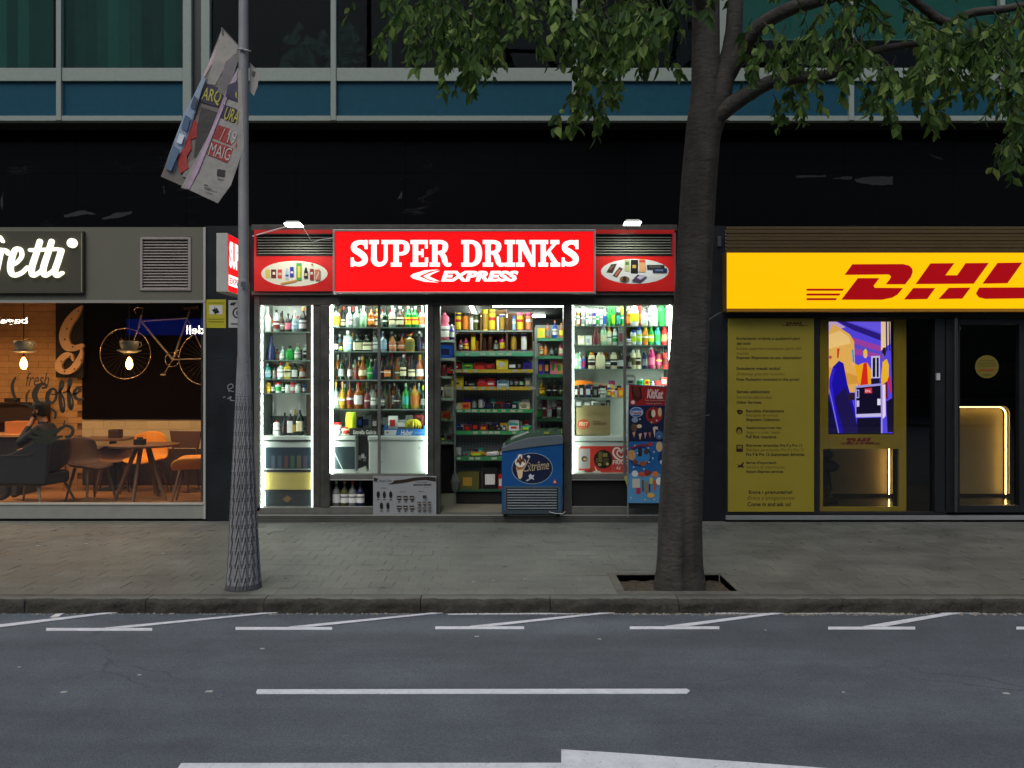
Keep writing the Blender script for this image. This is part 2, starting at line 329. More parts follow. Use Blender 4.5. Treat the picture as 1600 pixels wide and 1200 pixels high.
# worn paint: bitumen shows through where the paint is rubbed off
t = paint.node_tree; b = t.nodes['Principled BSDF']; src = b.inputs['Base Color'].links[0].from_socket
n = t.nodes.new('ShaderNodeTexNoise'); n.inputs['Scale'].default_value = 55; n.inputs['Detail'].default_value = 8; n.inputs['Roughness'].default_value = .8
g = t.nodes.new('ShaderNodeNewGeometry'); t.links.new(g.outputs['Position'], n.inputs['Vector'])
r = t.nodes.new('ShaderNodeValToRGB'); r.color_ramp.elements[0].position = .33; r.color_ramp.elements[0].color = (.06, .06, .065, 1); r.color_ramp.elements[1].position = .42; r.color_ramp.elements[1].color = (1, 1, 1, 1)
t.links.new(n.outputs['Fac'], r.inputs[0]); mx = t.nodes.new('ShaderNodeMix'); mx.data_type = 'RGBA'; mx.blend_type = 'MULTIPLY'; mx.inputs['Factor'].default_value = 1
t.links.new(src, mx.inputs['A']); t.links.new(r.outputs[0], mx.inputs['B']); t.links.new(mx.outputs['Result'], b.inputs['Base Color'])
def G(u, v, z=RZ):
    y = GY(v, z); return (X(u, y), y)
def mark(pts, lift=.004):
    mb = MB(); q = [G(*p) for p in pts]; n = len(q); a = sum(q[i][0]*q[(i+1)%n][1]-q[(i+1)%n][0]*q[i][1] for i in range(n))
    if a < 0: q = q[::-1]
    mb.add([(x, y, RZ+lift) for x, y in q] + [(x, y, RZ+lift-.003) for x, y in q], [tuple(range(n))] + [(i, i+n, (i+1)%n+n, (i+1)%n) for i in range(n)])
    return struct('road_marking', mb, paint)
mark([(400, 1083), (402, 1078), (1073, 1077), (1078, 1080), (1073, 1084.5), (402, 1085)])
mark([(283, 1193.5), (877, 1193), (877, 1172), (960, 1177), (1275, 1200), (1420, 1213), (1300, 1260), (240, 1260)])
for a, b_, c_, d_, e_ in ((-60, 60, -20, 195, 983), (72, 238, 178, 446, 984), (368, 519, 465, 709, 982.5), (680, 819, 748, 972, 981.5), (984, 1124, 1053, 1240, 981.5), (1294, 1430, 1362, 1512, 982), (1588, 1700, 1640, 1790, 982)):
    if a > -50: mark([(a, e_-2), (b_, e_-2), (b_, e_+2), (a, e_+2)])
    mark([(c_-14, e_-2.2), (c_+22, e_-2.2), (d_+2, 956.6), (d_-30, 957.9)], .0065)
mark([(1118, 957.4), (1530, 956.6), (1530, 958.4), (1118, 959)], .004)
mark([(700, 959.5), (900, 958), (900, 959.5), (700, 961)], .004)
# kerb stones
kerbf = mat('kerb_front_shade', '#36352f', .95, var=.45, scale=14, bump=1.4, bscale=34)  # shade of the street face, painted as a darker colour
kerbm = mat('kerb_stone', '#5b5e57', .85, var=.25, scale=7, bump=.6, bscale=40, rnd=.08)
rnd = random.Random(3)
kerb = bpy.data.objects.new('kerb', None); sc.collection.objects.link(kerb); kerb['kind'] = 'structure'; ORG['kerb'] = Vector((0, 0, 0))
x = -9.05
def rough_block(x0, x1, y0, y1, z0, z1, nx, ny, amp, seed):
    """block whose top and street face are broken and uneven"""
    q = random.Random(seed); mb = MB(); ph = [q.uniform(0, 6) for _ in range(6)]
    def d(a, k): return amp*(math.sin(a*7+ph[0]+k)*.5+math.sin(a*23+ph[1]+k*2)*.3+q.uniform(-.3, .3))
    prof = [(y1, z0), (y1, z1), (y0+.03, z1), (y0+.008, z1-.012), (y0, z1-.035), (y0+.004, (z0+z1)/2), (y0, z0)]
    vs = []
    for i in range(nx+1):
        a = x0+(x1-x0)*i/nx
        for k, (py, pz) in enumerate(prof): vs.append((a, py+(d(a, k) if k > 1 else 0), pz+(d(a, k+3)*.5 if 1 < k < 6 else 0)))
    m = len(prof); fs = [(i*m+k, (i+1)*m+k, (i+1)*m+k+1, i*m+k+1) for i in range(nx) for k in range(m-1)]
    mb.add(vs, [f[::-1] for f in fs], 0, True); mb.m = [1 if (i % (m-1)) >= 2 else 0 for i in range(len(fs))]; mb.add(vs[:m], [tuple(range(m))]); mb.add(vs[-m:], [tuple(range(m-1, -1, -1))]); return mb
k = 0
while x < 9:
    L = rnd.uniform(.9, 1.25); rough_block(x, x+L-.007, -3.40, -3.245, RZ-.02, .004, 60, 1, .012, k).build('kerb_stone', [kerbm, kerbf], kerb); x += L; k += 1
# gutter debris strip along the foot of the kerb
gm = MB(); q = random.Random(9)
for i in range(1100):
    x = q.uniform(-6, 6) if i % 2 else q.gauss(2.2, 1.6); y = -3.40-abs(q.gauss(0, .022)); s = q.uniform(.003, .011)
    gm.lathe([(s, 0), (s*.6, s*.6)], (x, y, RZ), 5, smooth=False)
o = gm.build('gutter_grit', mat('grit', '#8b8678', .95, var=.4, scale=60)); o['kind'] = 'stuff'
# pavement
PIT = (.90, 1.80, -3.14, -2.60)
struct('pavement_bed', MB().box(-40, PIT[0], -3.245, .6, -.12, -.0035).box(PIT[1], 40, -3.245, .6, -.12, -.0035).box(PIT[0], PIT[1], PIT[3], .6, -.12, -.0035).box(PIT[0], PIT[1], -3.245, PIT[2], -.12, -.0035), mat('mortar', '#7b7c73', .9, var=.25, scale=5))
tilem = mat('paving_tile', '#595c56', .62, var=.24, scale=1.6, bump=.5, bscale=55, rnd=.09)
add_grain(tilem, .14, 90, 1.3)
pave = bpy.data.objects.new('pavement', None); sc.collection.objects.link(pave); pave['kind'] = 'structure'; ORG['pavement'] = Vector((0, 0, 0))
TX_ = .2; q = random.Random(5); tm = []
for i in range(6):
    h = TX_/2-.0012; mb = MB(); dz = [q.uniform(-.0014, .0014) for _ in range(4)]; e = .0012
    cs = [(-h, -h), (h, -h), (h, h), (-h, h)]
    vs = [(a, b, -.03) for a, b in cs] + [(a, b, -e+dz[j]) for j, (a, b) in enumerate(cs)] + [(a*(1-e/h), b*(1-e/h), dz[j]) for j, (a, b) in enumerate(cs)]
    fs = [(4, 5, 1, 0), (5, 6, 2, 1), (6, 7, 3, 2), (7, 4, 0, 3), (8, 9, 5, 4), (9, 10, 6, 5), (10, 11, 7, 6), (11, 8, 4, 7), (8, 11, 10, 9)]
    mb.add(vs, [f[::-1] for f in fs]); tm.append(mb)
tmesh = [m.mesh('paving_tile', tilem) for m in tm]
PIT = (.90, 1.80, -3.14, -2.60)
big = MB(); n = 0; N = 16
for r in range(N):
    y = -3.245+TX_*(r+.5)+.001
    lim = X(1600, y)+.15
    for c in range(-60, 61):
        x = c*TX_+.03+(.1 if r % 2 else 0)
        if PIT[0]-.1 < x < PIT[1]+.1 and PIT[2]-.1 < y < PIT[3]+.1: continue
        if (x-X(381, -3.03))**2+(y+3.03)**2 < .02: pass
        z = q.uniform(-.0012, .0012)
        if abs(x) < lim and n < 300:
            link('paving_tile', tmesh[q.randrange(6)], pave, (x, y, z)); n += 1
        else:
            m = tm[q.randrange(6)]; b0 = len(big.v); big.v += [(a+x, b+y, d+z) for a, b, d in m.v]; big.f += [[i+b0 for i in f] for f in m.f]; big.m += m.m; big.sm += m.sm
big.build('paving_tiles_behind', tilem, pave, kind='stuff')
# litter specks on the pavement and road
lm = MB(); q = random.Random(21)
for u, v in ((168,870),(135,850),(308,843),(255,865),(165,881),(60,853),(505,818),(545,822),(740,910),(770,908),(905,905),(880,818),(1105,830),(1545,846),(1500,815),(820,905)):
    y = GY(v, 0); x = X(u, y); s = q.uniform(.008, .02); lm.box(x-s, x+s, y-s*.5, y+s*.5, .002, .005)
for u, v in ((218,1055),(1318,1082),(327,1081),(100,1082),(1572,1084),(745,995),(1196,985),(937,999),(410,1014),(30,1043),(85,776+190)):
    y = GY(v, RZ); x = X(u, y); s = q.uniform(.008, .02); lm.box(x-s, x+s, y-s*.6, y+s*.6, RZ+.001, RZ+.004)
o = lm.build('litter', C('#9a9c98', .8)); o['kind'] = 'stuff'
tk = thing('crushed_carton', 'small crushed white carton lying in the gutter at the left', 'litter', (X(85, -3.5), -3.47, RZ))
MB().add([(X(78,-3.5),-3.5,RZ+.004),(X(91,-3.5),-3.49,RZ+.006),(X(92,-3.5),-3.44,RZ+.014),(X(80,-3.5),-3.44,RZ+.011),(X(78,-3.5),-3.5,RZ),(X(91,-3.5),-3.49,RZ),(X(92,-3.5),-3.44,RZ),(X(80,-3.5),-3.44,RZ)],[(0,1,2,3),(0,4,5,1),(1,5,6,2),(2,6,7,3),(3,7,4,0)]).build('carton', C('#c9cbc6', .7), tk)
# leaf and cigarette-end debris on the pavement
dm = MB()
for i in range(170):
    x, y = q.uniform(-6, 6), q.uniform(-3.3, -.1); s = q.uniform(.004, .012); a = q.uniform(0, 3); ca, sa = math.cos(a)*s, math.sin(a)*s*1
    dm.add([(x-ca, y-sa, .003), (x+sa*.4, y-ca*.4, .004), (x+ca, y+sa, .003), (x-sa*.4, y+ca*.4, .006)], [(0, 1, 2, 3)])
o = dm.build('fallen_leaf_bits', C('#2b2a22', .9)); o['kind'] = 'stuff'
gs = MB()
for i in range(230):
    x, y = q.uniform(-5.8, 5.8), -abs(q.gauss(0, 1.5))-.15
    if y < -3.2 or (PIT[0]-.1 < x < PIT[1]+.1 and y < PIT[3]+.1): continue
    s = q.uniform(.008, .022); n = 9; gs.add([(x+s*math.cos(6.283*k/n)*q.uniform(.8, 1.1), y+s*math.sin(6.283*k/n)*q.uniform(.8, 1.1), .0022) for k in range(n)], [tuple(range(n))])
o = gs.build('gum_spots', C('#34352f', .85)); o['kind'] = 'stuff'
# far side of the street (behind the viewer)
struct('far_pavement', MB().box(-40, 40, -36, -22.4, -.12, 0), C('#4a4a46', .9))

# ================================================================ OFFICE BUILDING
FY = -.30
alum = mat('painted_aluminium', '#7f8c84', .6, var=.08, scale=30, bump=.05, bscale=60)
marble = mat('black_marble', '#0a0b0c', .22, spec=.12)
t = marble.node_tree; b = t.nodes['Principled BSDF']; g = t.nodes.new('ShaderNodeNewGeometry')
mp = t.nodes.new('ShaderNodeMapping'); mp.inputs['Rotation'].default_value = (0, .55, 0); mp.inputs['Scale'].default_value = (.35, 1, 1.9); t.links.new(g.outputs['Position'], mp.inputs['Vector'])
n = t.nodes.new('ShaderNodeTexNoise'); n.inputs['Scale'].default_value = 1.35; n.inputs['Detail'].default_value = 9; n.inputs['Roughness'].default_value = .55; n.inputs['Distortion'].default_value = 1.2; t.links.new(mp.outputs[0], n.inputs['Vector'])
r = t.nodes.new('ShaderNodeValToRGB'); e = r.color_ramp.elements; e[0].position = .495; e[0].color = (.0035, .004, .0045, 1); e[1].position = .515; e[1].color = (.0035, .004, .0045, 1)
k = e.new(.505); k.color = (.028, .03, .032, 1)
n2 = t.nodes.new('ShaderNodeTexNoise'); n2.inputs['Scale'].default_value = 1.1; n2.inputs['Detail'].default_value = 3; t.links.new(g.outputs['Position'], n2.inputs['Vector'])
r2 = t.nodes.new('ShaderNodeValToRGB'); r2.color_ramp.elements[0].position = .55; r2.color_ramp.elements[0].color = (0, 0, 0, 1); r2.color_ramp.elements[1].position = .66
mx = t.nodes.new('ShaderNodeMix'); mx.data_type = 'RGBA'; mx.inputs['A'].default_value = (.0035, .004, .0045, 1)
t.links.new(n.outputs['Fac'], r.inputs[0]); t.links.new(n2.outputs['Fac'], r2.inputs[0]); t.links.new(r2.outputs[0], mx.inputs['Factor']); t.links.new(r.outputs[0], mx.inputs['B']); t.links.new(mx.outputs['Result'], b.inputs['Base Color'])
marble2 = mat('dark_grey_marble', '#1c2125', .42, spec=.25, var=.4, scale=2.2, bump=.08, bscale=12)
office = thing('office_building', 'office building with black marble ground floor and blue spandrel band under grey window frames', 'building', (0, 0, 0))
# black marble band, in slabs with fine joints
x = -9.2; q = random.Random(2)
while x < 9.2:
    L = 1.32; MB().box(x, x+L-.003, .02, .10, Z(353), Z(270)-.0015).build('marble_slab', marble, office)
    MB().box(x, x+L-.003, .02, .10, Z(270)+.0015, 4.72).build('marble_slab', marble, office); x += L
MB().box(-9.2, 9.2, .105, .14, Z(352.5), 4.7).build('backing_wall', C('#0a0a0a', .9), office)
# pillars faced in darker stone
for u0, u1 in ((321, 396.5), (1056, 1133.5)):
    zz = [-.0, Z(700), Z(560), Z(352.8)]
    for i in range(3): MB().box(X(u0), X(u1), -.0, .35, zz[i]+(.001 if i else 0), zz[i+1]-.001).build('pillar_slab', marble2, office)
# graffiti scrawl on the left pillar
for p in ([(358,612,1.4),(356,603,1.4),(362,600,1.5),(364,605,1.4),(357,609,1.3),(365,612,1.2)], [(349,621,1.2),(352,620,1.2)], [(356,623,1.6),(361,620,1.8),(360,625,1.5),(366,626,1.2)], [(1104,505,.7),(1110,498,.8),(1122,490,.9),(1127,488,.6)], [(1100,650,.6),(1108,648,.9)]):
    MB().stroke([(X(a), Z(b_), S(c_)) for a, b_, c_ in p], -.002, .001).build('graffiti_stroke', C('#7b8084', .7), office)
# scratched, pale patches where the stone has spalled
for pts in ([(100,336),(128,328),(150,334),(128,336),(100,340)], [(160,341),(178,334),(206,329),(205,335),(180,341),(160,343)], [(1244,274),(1290,274),(1290,277),(1244,277)], [(1336,280),(1360,276),(1395,276),(1394,289),(1362,289),(1338,284)], [(1300,280),(1320,276),(1332,276),(1330,280)], [(620,312),(629,298),(627,310)], [(255,290),(258,300),(257,303)], [(0,275+40),(5,300),(3,330)], [(1450,240),(1470,246),(1474,250),(1460,246)]):
    qq = random.Random(int(pts[0][0])); pj = []
    for i in range(len(pts)):
        a, b2 = pts[i], pts[(i+1) % len(pts)]
        for k in range(5): pj.append((a[0]+(b2[0]-a[0])*k/5+qq.uniform(-1, 1), a[1]+(b2[1]-a[1])*k/5+qq.uniform(-.9, .9)))
    MB().ppoly(pj, .0195, .003).build('spalled_patch', mat('spall', '#1d2022', .8, var=.5, scale=20), office)
struct_y = FY
# soffit and projecting upper storey
MB().box(-9.4, 9.4, FY+.02, .12, 4.71, 4.80).build('soffit', C('#101112', .7), office)
glassT = glass('upper_window_glass', (.62, .76, .73), .14)
mull = [-310, -100, (90, 98), (517.5, 526), (893.5, 902), (1123, 1137), (1325, 1333), (1560, 1568), 1800, 2010]
mx_ = []
for m in mull:
    a, b_ = m if isinstance(m, tuple) else (m, m+8)
    mx_.append((a, b_)); o = MB().box(X(a, FY), X(b_, FY), FY-.035, FY+.05, Z(189.6, FY), 7.6).build('mullion', alum, office); bev(o, .006)
for a, b_ in ((287, 300.5), (315.5, 329)): o = MB().box(X(a, FY), X(b_, FY), FY-.03, FY+.05, Z(189.6, FY), 7.6).build('mullion', alum, office); bev(o, .006); mx_.append((a, b_))
MB().box(X(300.7, FY), X(315.3, FY), FY+.02, FY+.06, Z(189.6, FY), 7.6).build('dark_infill', C('#141618', .5), office)
mx_.sort(); spand = mat('blue_spandrel', '#144557', .6, spec=.12, var=.10, scale=14, bump=.06, bscale=90)
for i in range(len(mx_)-1):
    a, b_ = mx_[i][1]+.2, mx_[i+1][0]-.2
    if b_-a < 40: continue
    bev(MB().box(X(a, FY), X(b_, FY), FY-.02, FY+.05, Z(127.5, FY), Z(107, FY)).build('window_rail', alum, office), .004)
    bev(MB().box(X(a, FY), X(b_, FY), FY-.028, FY+.05, Z(190, FY), Z(182, FY)).build('sill_rail', alum, office), .004)
    MB().box(X(a, FY), X(b_, FY), FY+.012, FY+.04, Z(181.8, FY), Z(127.7, FY)).build('spandrel_panel', spand, office)
    MB().box(X(a, FY), X(b_, FY), FY+.02, FY+.026, Z(106.8, FY), 6.95).build('window_pane', glassT, office)
    bev(MB().box(X(a, FY), X(b_, FY), FY-.02, FY+.05, 6.95, 7.10).build('window_rail', alum, office), .004)
    MB().box(X(a, FY), X(b_, FY), FY+.01, FY+.04, 7.1, 7.6).build('spandrel_panel', spand, office)
MB().box(-9.4, 9.4, FY, 6, 7.6, 15).build('upper_wall', mat('render_wall', '#6c6c66', .8, var=.1), office)
# rooms behind the upper windows
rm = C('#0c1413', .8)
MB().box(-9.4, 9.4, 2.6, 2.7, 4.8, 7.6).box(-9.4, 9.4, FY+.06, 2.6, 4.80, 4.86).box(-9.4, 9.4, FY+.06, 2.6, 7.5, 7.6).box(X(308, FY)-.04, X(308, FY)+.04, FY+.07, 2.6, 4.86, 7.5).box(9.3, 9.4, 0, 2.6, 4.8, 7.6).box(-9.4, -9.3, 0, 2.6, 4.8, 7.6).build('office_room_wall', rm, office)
slatm = mat('blind_slat', '#46726c', .8, var=.10, scale=6, rnd=.38, spec=.1)
sy = FY+.16; q = random.Random(4)
u = -60.
while u < 286:
    if not 88 < u+9 < 92:
        a = q.uniform(.25, .6); x0, x1 = X(u, sy), X(u+14.6, sy)
        MB().add([(x0, sy, Z(105, sy)-.05), (x1, sy+S(18, sy)*math.sin(a), Z(105, sy)-.05), (x1, sy+S(18, sy)*math.sin(a), 6.9), (x0, sy, 6.9),
                  (x0, sy+.002, Z(105, sy)-.05), (x1, sy+.002+S(18, sy)*math.sin(a), Z(105, sy)-.05), (x1, sy+.002+S(18, sy)*math.sin(a), 6.9), (x0, sy+.002, 6.9)],
                 [(0,1,2,3),(7,6,5,4),(0,4,5,1),(2,6,7,3)]).build('blind_slat', slatm, office)
    u += 17.6
rb = mat('roller_blind', '#3a736e', .75, var=.05, scale=3)
for a, b_ in ((1139, 1324), (1334, 1559), (1569, 1799)):
    MB().box(X(a, FY+.1), X(b_, FY+.1), FY+.1, FY+.103, Z(62, FY+.1), 6.9).build('roller_blind', rb, office)
    MB().box(X(a, FY+.1), X(b_, FY+.1), FY+.09, FY+.112, Z(63.5, FY+.1), Z(61.5, FY+.1)).build('blind_rail', alum, office)
# pots and furniture seen dimly in the middle windows
for u, v0, ww, c in ((537, 107, 34, '#4a3026'), (470, 107, 26, '#3a2820')):
    y = .0; pt = thing('plant_pot', 'dim clay pot of plants behind the office window, %s' % {537: 'right of the grey mullion', 430: 'nearest the lamp post', 470: 'left of the mullion'}[u], 'plant pot', (X(u, y), y, 4.9))
    r0 = S(ww, y)/2; link('pot', MB().lathe([(r0*.7, 0), (r0, r0*1.2), (r0*1.12, r0*1.2), (r0*1.12, r0*1.5)], n=16).mesh('pot', C(c, .8)), pt)
    lf = MB(); q = random.Random(u)
    for i in range(70):
        a, h = q.uniform(0, 6.3), q.uniform(.2, 1.1); rr = q.uniform(.02, .25)
        p = Vector((math.cos(a)*rr, math.sin(a)*rr, r0*1.4+h*.7)); s = .06; lf.add([p, p+Vector((s, 0, s*.6)), p+Vector((0, 0, s*2)), p+Vector((-s, 0, s*.6))], [(0, 1, 2, 3)])
    link('foliage', lf.mesh('foliage', C('#10201a', .8)), pt, kind='stuff')
MB().pbox(606, -60, 612, 106, .3, .05).build('window_bar', C('#33403e', .6), office)
MB().pbox(720, -60, 724, 106, .3, .05).build('window_bar', C('#33403e', .6), office)
# side masses so the street wall continues beyond the frame
for s in (-1, 1): MB().box(s*9.4, s*30, 0, 6, 0, 15).build('wall', C('#55554f', .8), office)

# ================================================================ BUILDING ACROSS THE STREET (mirrored in the shop glass)
opp = thing('apartment_block', 'pale apartment block across the street mirrored in the cafe glass', 'building', (0, -30, 0))
MB().box(-44, 44, -36, -30, 0, 16).build('wall', mat('opposite_wall', '#3f3b36', .85, var=.15), opp)
wp = C('#0d1214', .2); fr = C('#6b6b66', .6)
for k in range(-12, 13):
    for z in (5.4, 8.4, 11.4, 13.9): MB().box(k*3.2-.6, k*3.2+.6, -29.99, -29.96, z, z+1.5).build('window', wp, opp)
for nm, txt, u0, u1, v0, v1, hue in (('blue', 'dell', 196, 330, 498, 523, 1), ('pale', 'bagel', -30, 80, 490, 522, 2)):
    y = 9.3*2-(D-9.3)*0; yy = 30.-.35   # virtual depth behind the glass
    aw = thing('shop_sign', 'lit %s sign box of a shop across the street, mirrored in the cafe glass' % nm, 'shop sign', (X((u0+u1)/2, yy), -yy, Z(v1, yy)))
    MB().box(X(u0, yy), X(u1, yy), -yy, -yy-.3, Z(v1, yy), Z(v0, yy)).build('sign_box', E('#0a3fd0', .9) if hue == 1 else C('#20242c', .6), aw)
    a, b_, c_, d_ = (290, 318, 508, 522) if hue == 1 else (-6, 41, 495, 509)
    mb = text(txt, (a, c_, b_, d_), yy, None, 'mb', mirror=True, off=.02)
    mb.v = [(x, -yy+.01, z) for x, _, z in mb.v]; mb.build('lettering', E('#fff6e6', 26.), aw)
# ================================================================ CAFE (left)
greyp = mat('cafe_grey_panel', '#5d5f52', .65, var=.05, scale=4, bump=.04, bscale=70)
cafe = thing('cafe', 'grey framed cafe shopfront with one large window left of the dark stone pillar', 'shopfront', (X(160), 0, 0))
p = MB()
p.pbox(-330, 355, 217.5, 472, .0, .10).pbox(298.5, 355, 320, 472, .0, .10).pbox(217.5, 355, 298.5, 369.5, 0, .1).pbox(217.5, 454.5, 298.5, 472, 0, .1)
p.build('fascia_panel', greyp, cafe)
MB().pbox(-330, 469, 319, 473, -.015, .03).build('frame_rail', C('#8b8d86', .5), cafe)
bev(MB().pbox(-330, 789, 319, 810.5, -.01, .12).build('sill', mat('sill_grey', '#83867f', .6, var=.08), cafe), .004)
MB().pbox(-330, 787.2, 319, 789.2, -.02, .13).build('sill_edge', C('#9a9c96', .4), cafe)
MB().box(X(-330), X(320), .02, .12, 0, Z(810.6)).build('plinth', C('#22231f', .8), cafe)
bev(MB().pbox(317.5, 473, 321, 811, -.02, .10).build('frame_post', C('#a5a79f', .45), cafe), .003)
MB().box(X(-330), X(317.4), .05, .06, Z(787), Z(473)).build('window_pane', glass('cafe_glass', (.97, .97, .95), 1.0), cafe)
MB().pbox(317.6, 355, 321, 472, -.02, .10).build('frame_post', C('#a5a79f', .45), cafe)
lv = thing('wall_vent', 'square grey louvred vent grille on the cafe fascia', 'vent', (X(258), 0, Z(454)))
f = MB(); a0, b0, a1, b1 = 218, 370, 298, 454
f.pbox(a0, b0, a1, b0+4, -.015, .05).pbox(a0, b1-4, a1, b1, -.015, .05).pbox(a0, b0+4.05, a0+4.5, b1-4.05, -.015, .05).pbox(a1-4.5, b0+4.05, a1, b1-4.05, -.015, .05)
bev(f.build('frame', mat('vent_metal', '#8d8680', .5, var=.1), lv), .003)
MB().pbox(a0+4, b0+4, a1-4, b1-4, .06, .01).build('duct_back', C('#121110', .9), lv)
for i in range(17):
    v = b0+6+i*(b1-b0-11)/16.2; x0, x1 = X(a0+4.6), X(a1-4.6); z = Z(v)
    MB().add([(x0, -.006, z-.022), (x1, -.006, z-.022), (x1, .03, z+.012), (x0, .03, z+.012), (x0, -.004, z-.025), (x1, -.004, z-.025), (x1, .032, z+.009), (x0, .032, z+.009)], [(0,1,2,3),(7,6,5,4),(0,4,5,1),(3,2,6,7)]).build('slat', mat('vent_metal'), lv)
cs = thing('cafe_sign', 'olive sign board with glowing white script lettering above the cafe window', 'sign', (X(0), -.05, Z(460)))
bev(MB().pbox(-330, 361, 130, 458, -.05, .05).build('board', mat('olive_board', '#3b3a2c', .7, var=.08, scale=9), cs), .003)
MB().pbox(126.5, 364, 128.2, 456, -.056, .006).build('edge_strip', C('#807a58', .5), cs)
def fp(pts, k=4., ou=0, ov=320): return [(X(ou+a/k), Z(ov+b/k), S(c/k)) for a, b, c in pts]
ft = MB(); fy = -.085
for pts in ([(42,236,24),(20,208,32),(-8,216,32),(-38,270,42),(-56,380,44),(-76,480,36)], [(-76,288,24),(-26,285,26),(12,283,24)],
            [(34,288,34),(20,340,40),(4,410,42),(-8,455,34)], [(16,345,22),(42,294,32),(66,296,34),(74,312,30)],
            [(92,388,20),(130,366,24),(160,325,28),(150,285,32),(118,290,38),(96,350,44),(90,412,44),(110,445,38),(160,430,30),(195,395,24)],
            [(272,236,42),(250,310,42),(222,400,44),(228,445,38),(262,432,28),(290,405,20)], [(345,236,42),(322,310,42),(294,400,44),(300,445,38),(335,432,28),(362,405,20)],
            [(212,290,28),(300,287,28),(388,283,26)], [(405,292,44),(384,360,44),(366,415,44),(376,448,36),(412,430,26)]):
    k_ = len(ft.v); ft = MB().stroke([(a, b, c*.74) for a, b, c in fp(pts)], fy-.0008*(len(pts) % 4), .03, sub=8); ft.build('letter_stroke', E('#fffbe0', 1.5), cs)
ft = MB(); ft.ppoly([(447/4+7.6*math.cos(t), 320+238/4+7.4*math.sin(t)) for t in [2*math.pi*k/24 for k in range(24)]], fy, .03)
ft.build('letter_dot', E('#fffbe0', 1.5), cs)
# interior
CX0, CX1, CY = -9.2, X(321)-.02, 2.55
warmw = mat('cafe_wall', '#b98a5c', .75, var=.1, scale=4)
struct('cafe_floor', MB().box(CX0, CX1+1.2, .12, CY, .04, .10), mat('cafe_wood_floor', '#9a6a3e', .45, var=.2, scale=3, stretch=(1, 6, 1)))
struct('cafe_ceiling', MB().box(CX0, CX1+1.2, .12, CY, 2.98, 3.05), C('#3a2e24', .8))
wl = thing('cafe_back_wall', 'warm brick back wall of the cafe painted with a dark panel', 'wall', (0, CY, .1))
def bk(u, v): return X(u, CY), Z(v, CY)
MB().box(CX0, CX1+1.3, CY+.02, CY+.1, .1, 3.0).build('backing', C('#7a5a3c', .9), wl)
# pale bricks, left of the black panel, and white tiles under it
q = random.Random(8); brm = mat('painted_brick', '#b58a58', .7, var=.12, scale=12, rnd=.08); tlm = mat('white_wall_tile', '#c9b893', .35, var=.05, rnd=.07)
nb = 0; L, H = .30, .095
z = .1
r = 0
while z < 2.92:
    x = CX0+(r % 2)*L/2
    while x < CX1+1.25:
        um = 800+(x+L/2)*F/(CY+D)
        if um < 128 and um > -30: MB().box(x, x+L-.006, CY-.004, CY+.02, z, z+H-.006).build('brick', brm, wl)
        elif um <= -30: pass
        x += L
    z += H; r += 1
MB().box(CX0, X(-28, CY)-.16, CY, CY+.02, .1, 2.97).build('plaster', warmw, wl)
z0, z1 = Z(701, CY), Z(655, CY); H = (z1-z0)/3; L = .33
for r in range(3):
    x = X(129, CY)-(r % 2)*L/2
    while x < CX1+1.0: MB().box(max(x, X(129, CY)), x+L-.004, CY-.01, CY+.018, z0+r*H, z0+(r+1)*H-.004).build('wall_tile', tlm, wl); x += L
MB().box(X(130, CY), CX1+1.2, CY-.03, CY+.015, Z(655, CY)+.002, 2.97).build('black_panel', mat('cafe_black_board', '#0d0807', .9, var=.1, spec=.08), wl)
MB().box(X(129.5, CY), CX1+1.2, CY-.012, CY+.015, .1, z0-.002).build('lower_panel', C('#3a2618', .8), wl)
MB().box(CX1+1.2, CX1+1.3, .12, CY, .1, 2.98).build('side_wall', C('#2a1a12', .8), wl)
MB().box(CX0-.1, CX0, .12, CY, .1, 2.98).build('side_wall', warmw, wl)
# marquee letter board
gb = thing('marquee_letter', 'wooden curly letter G with bulb holes on a black board', 'wall decoration', (X(108, CY), CY-.1, Z(590, CY)))
gy = CY-.10
MB().pbox(87, 473, 130, 590, gy, .05).build('board', C('#0f0a08', .7), gb)
gl = MB(); k = 8.57
for pts in ([(1115,160,14),(1040,250,95),(930,400,125),(880,560,130),(920,690,125),(1010,720,80),(1115,690,60)],
            [(1000,880,28),(970,820,60),(900,820,80),(820,900,90),(810,990,90),(880,1040,60),(980,1010,85),(1060,920,90),(1108,800,50),(1110,720,16)]):
    gl.stroke([(X(a/k, gy), Z(460+b_/k, gy), S(c_/k, gy)) for a, b_, c_ in pts], gy-.05, .045, sub=8)
gl.build('letter', mat('letter_wood', '#c49d74', .55, var=.1, scale=9), gb)
for a, b_ in ((1050,225),(955,330),(895,460),(865,603),(970,703),(935,830),(818,895),(862,1030),(995,1000),(1085,880)):
    MB().ppoly([(a/k+1.4*math.cos(t), 460+b_/k+1.4*math.sin(t)) for t in [j*.785 for j in range(8)]], gy-.056, .006).build('bulb_hole', C('#5a3018', .6), gb)
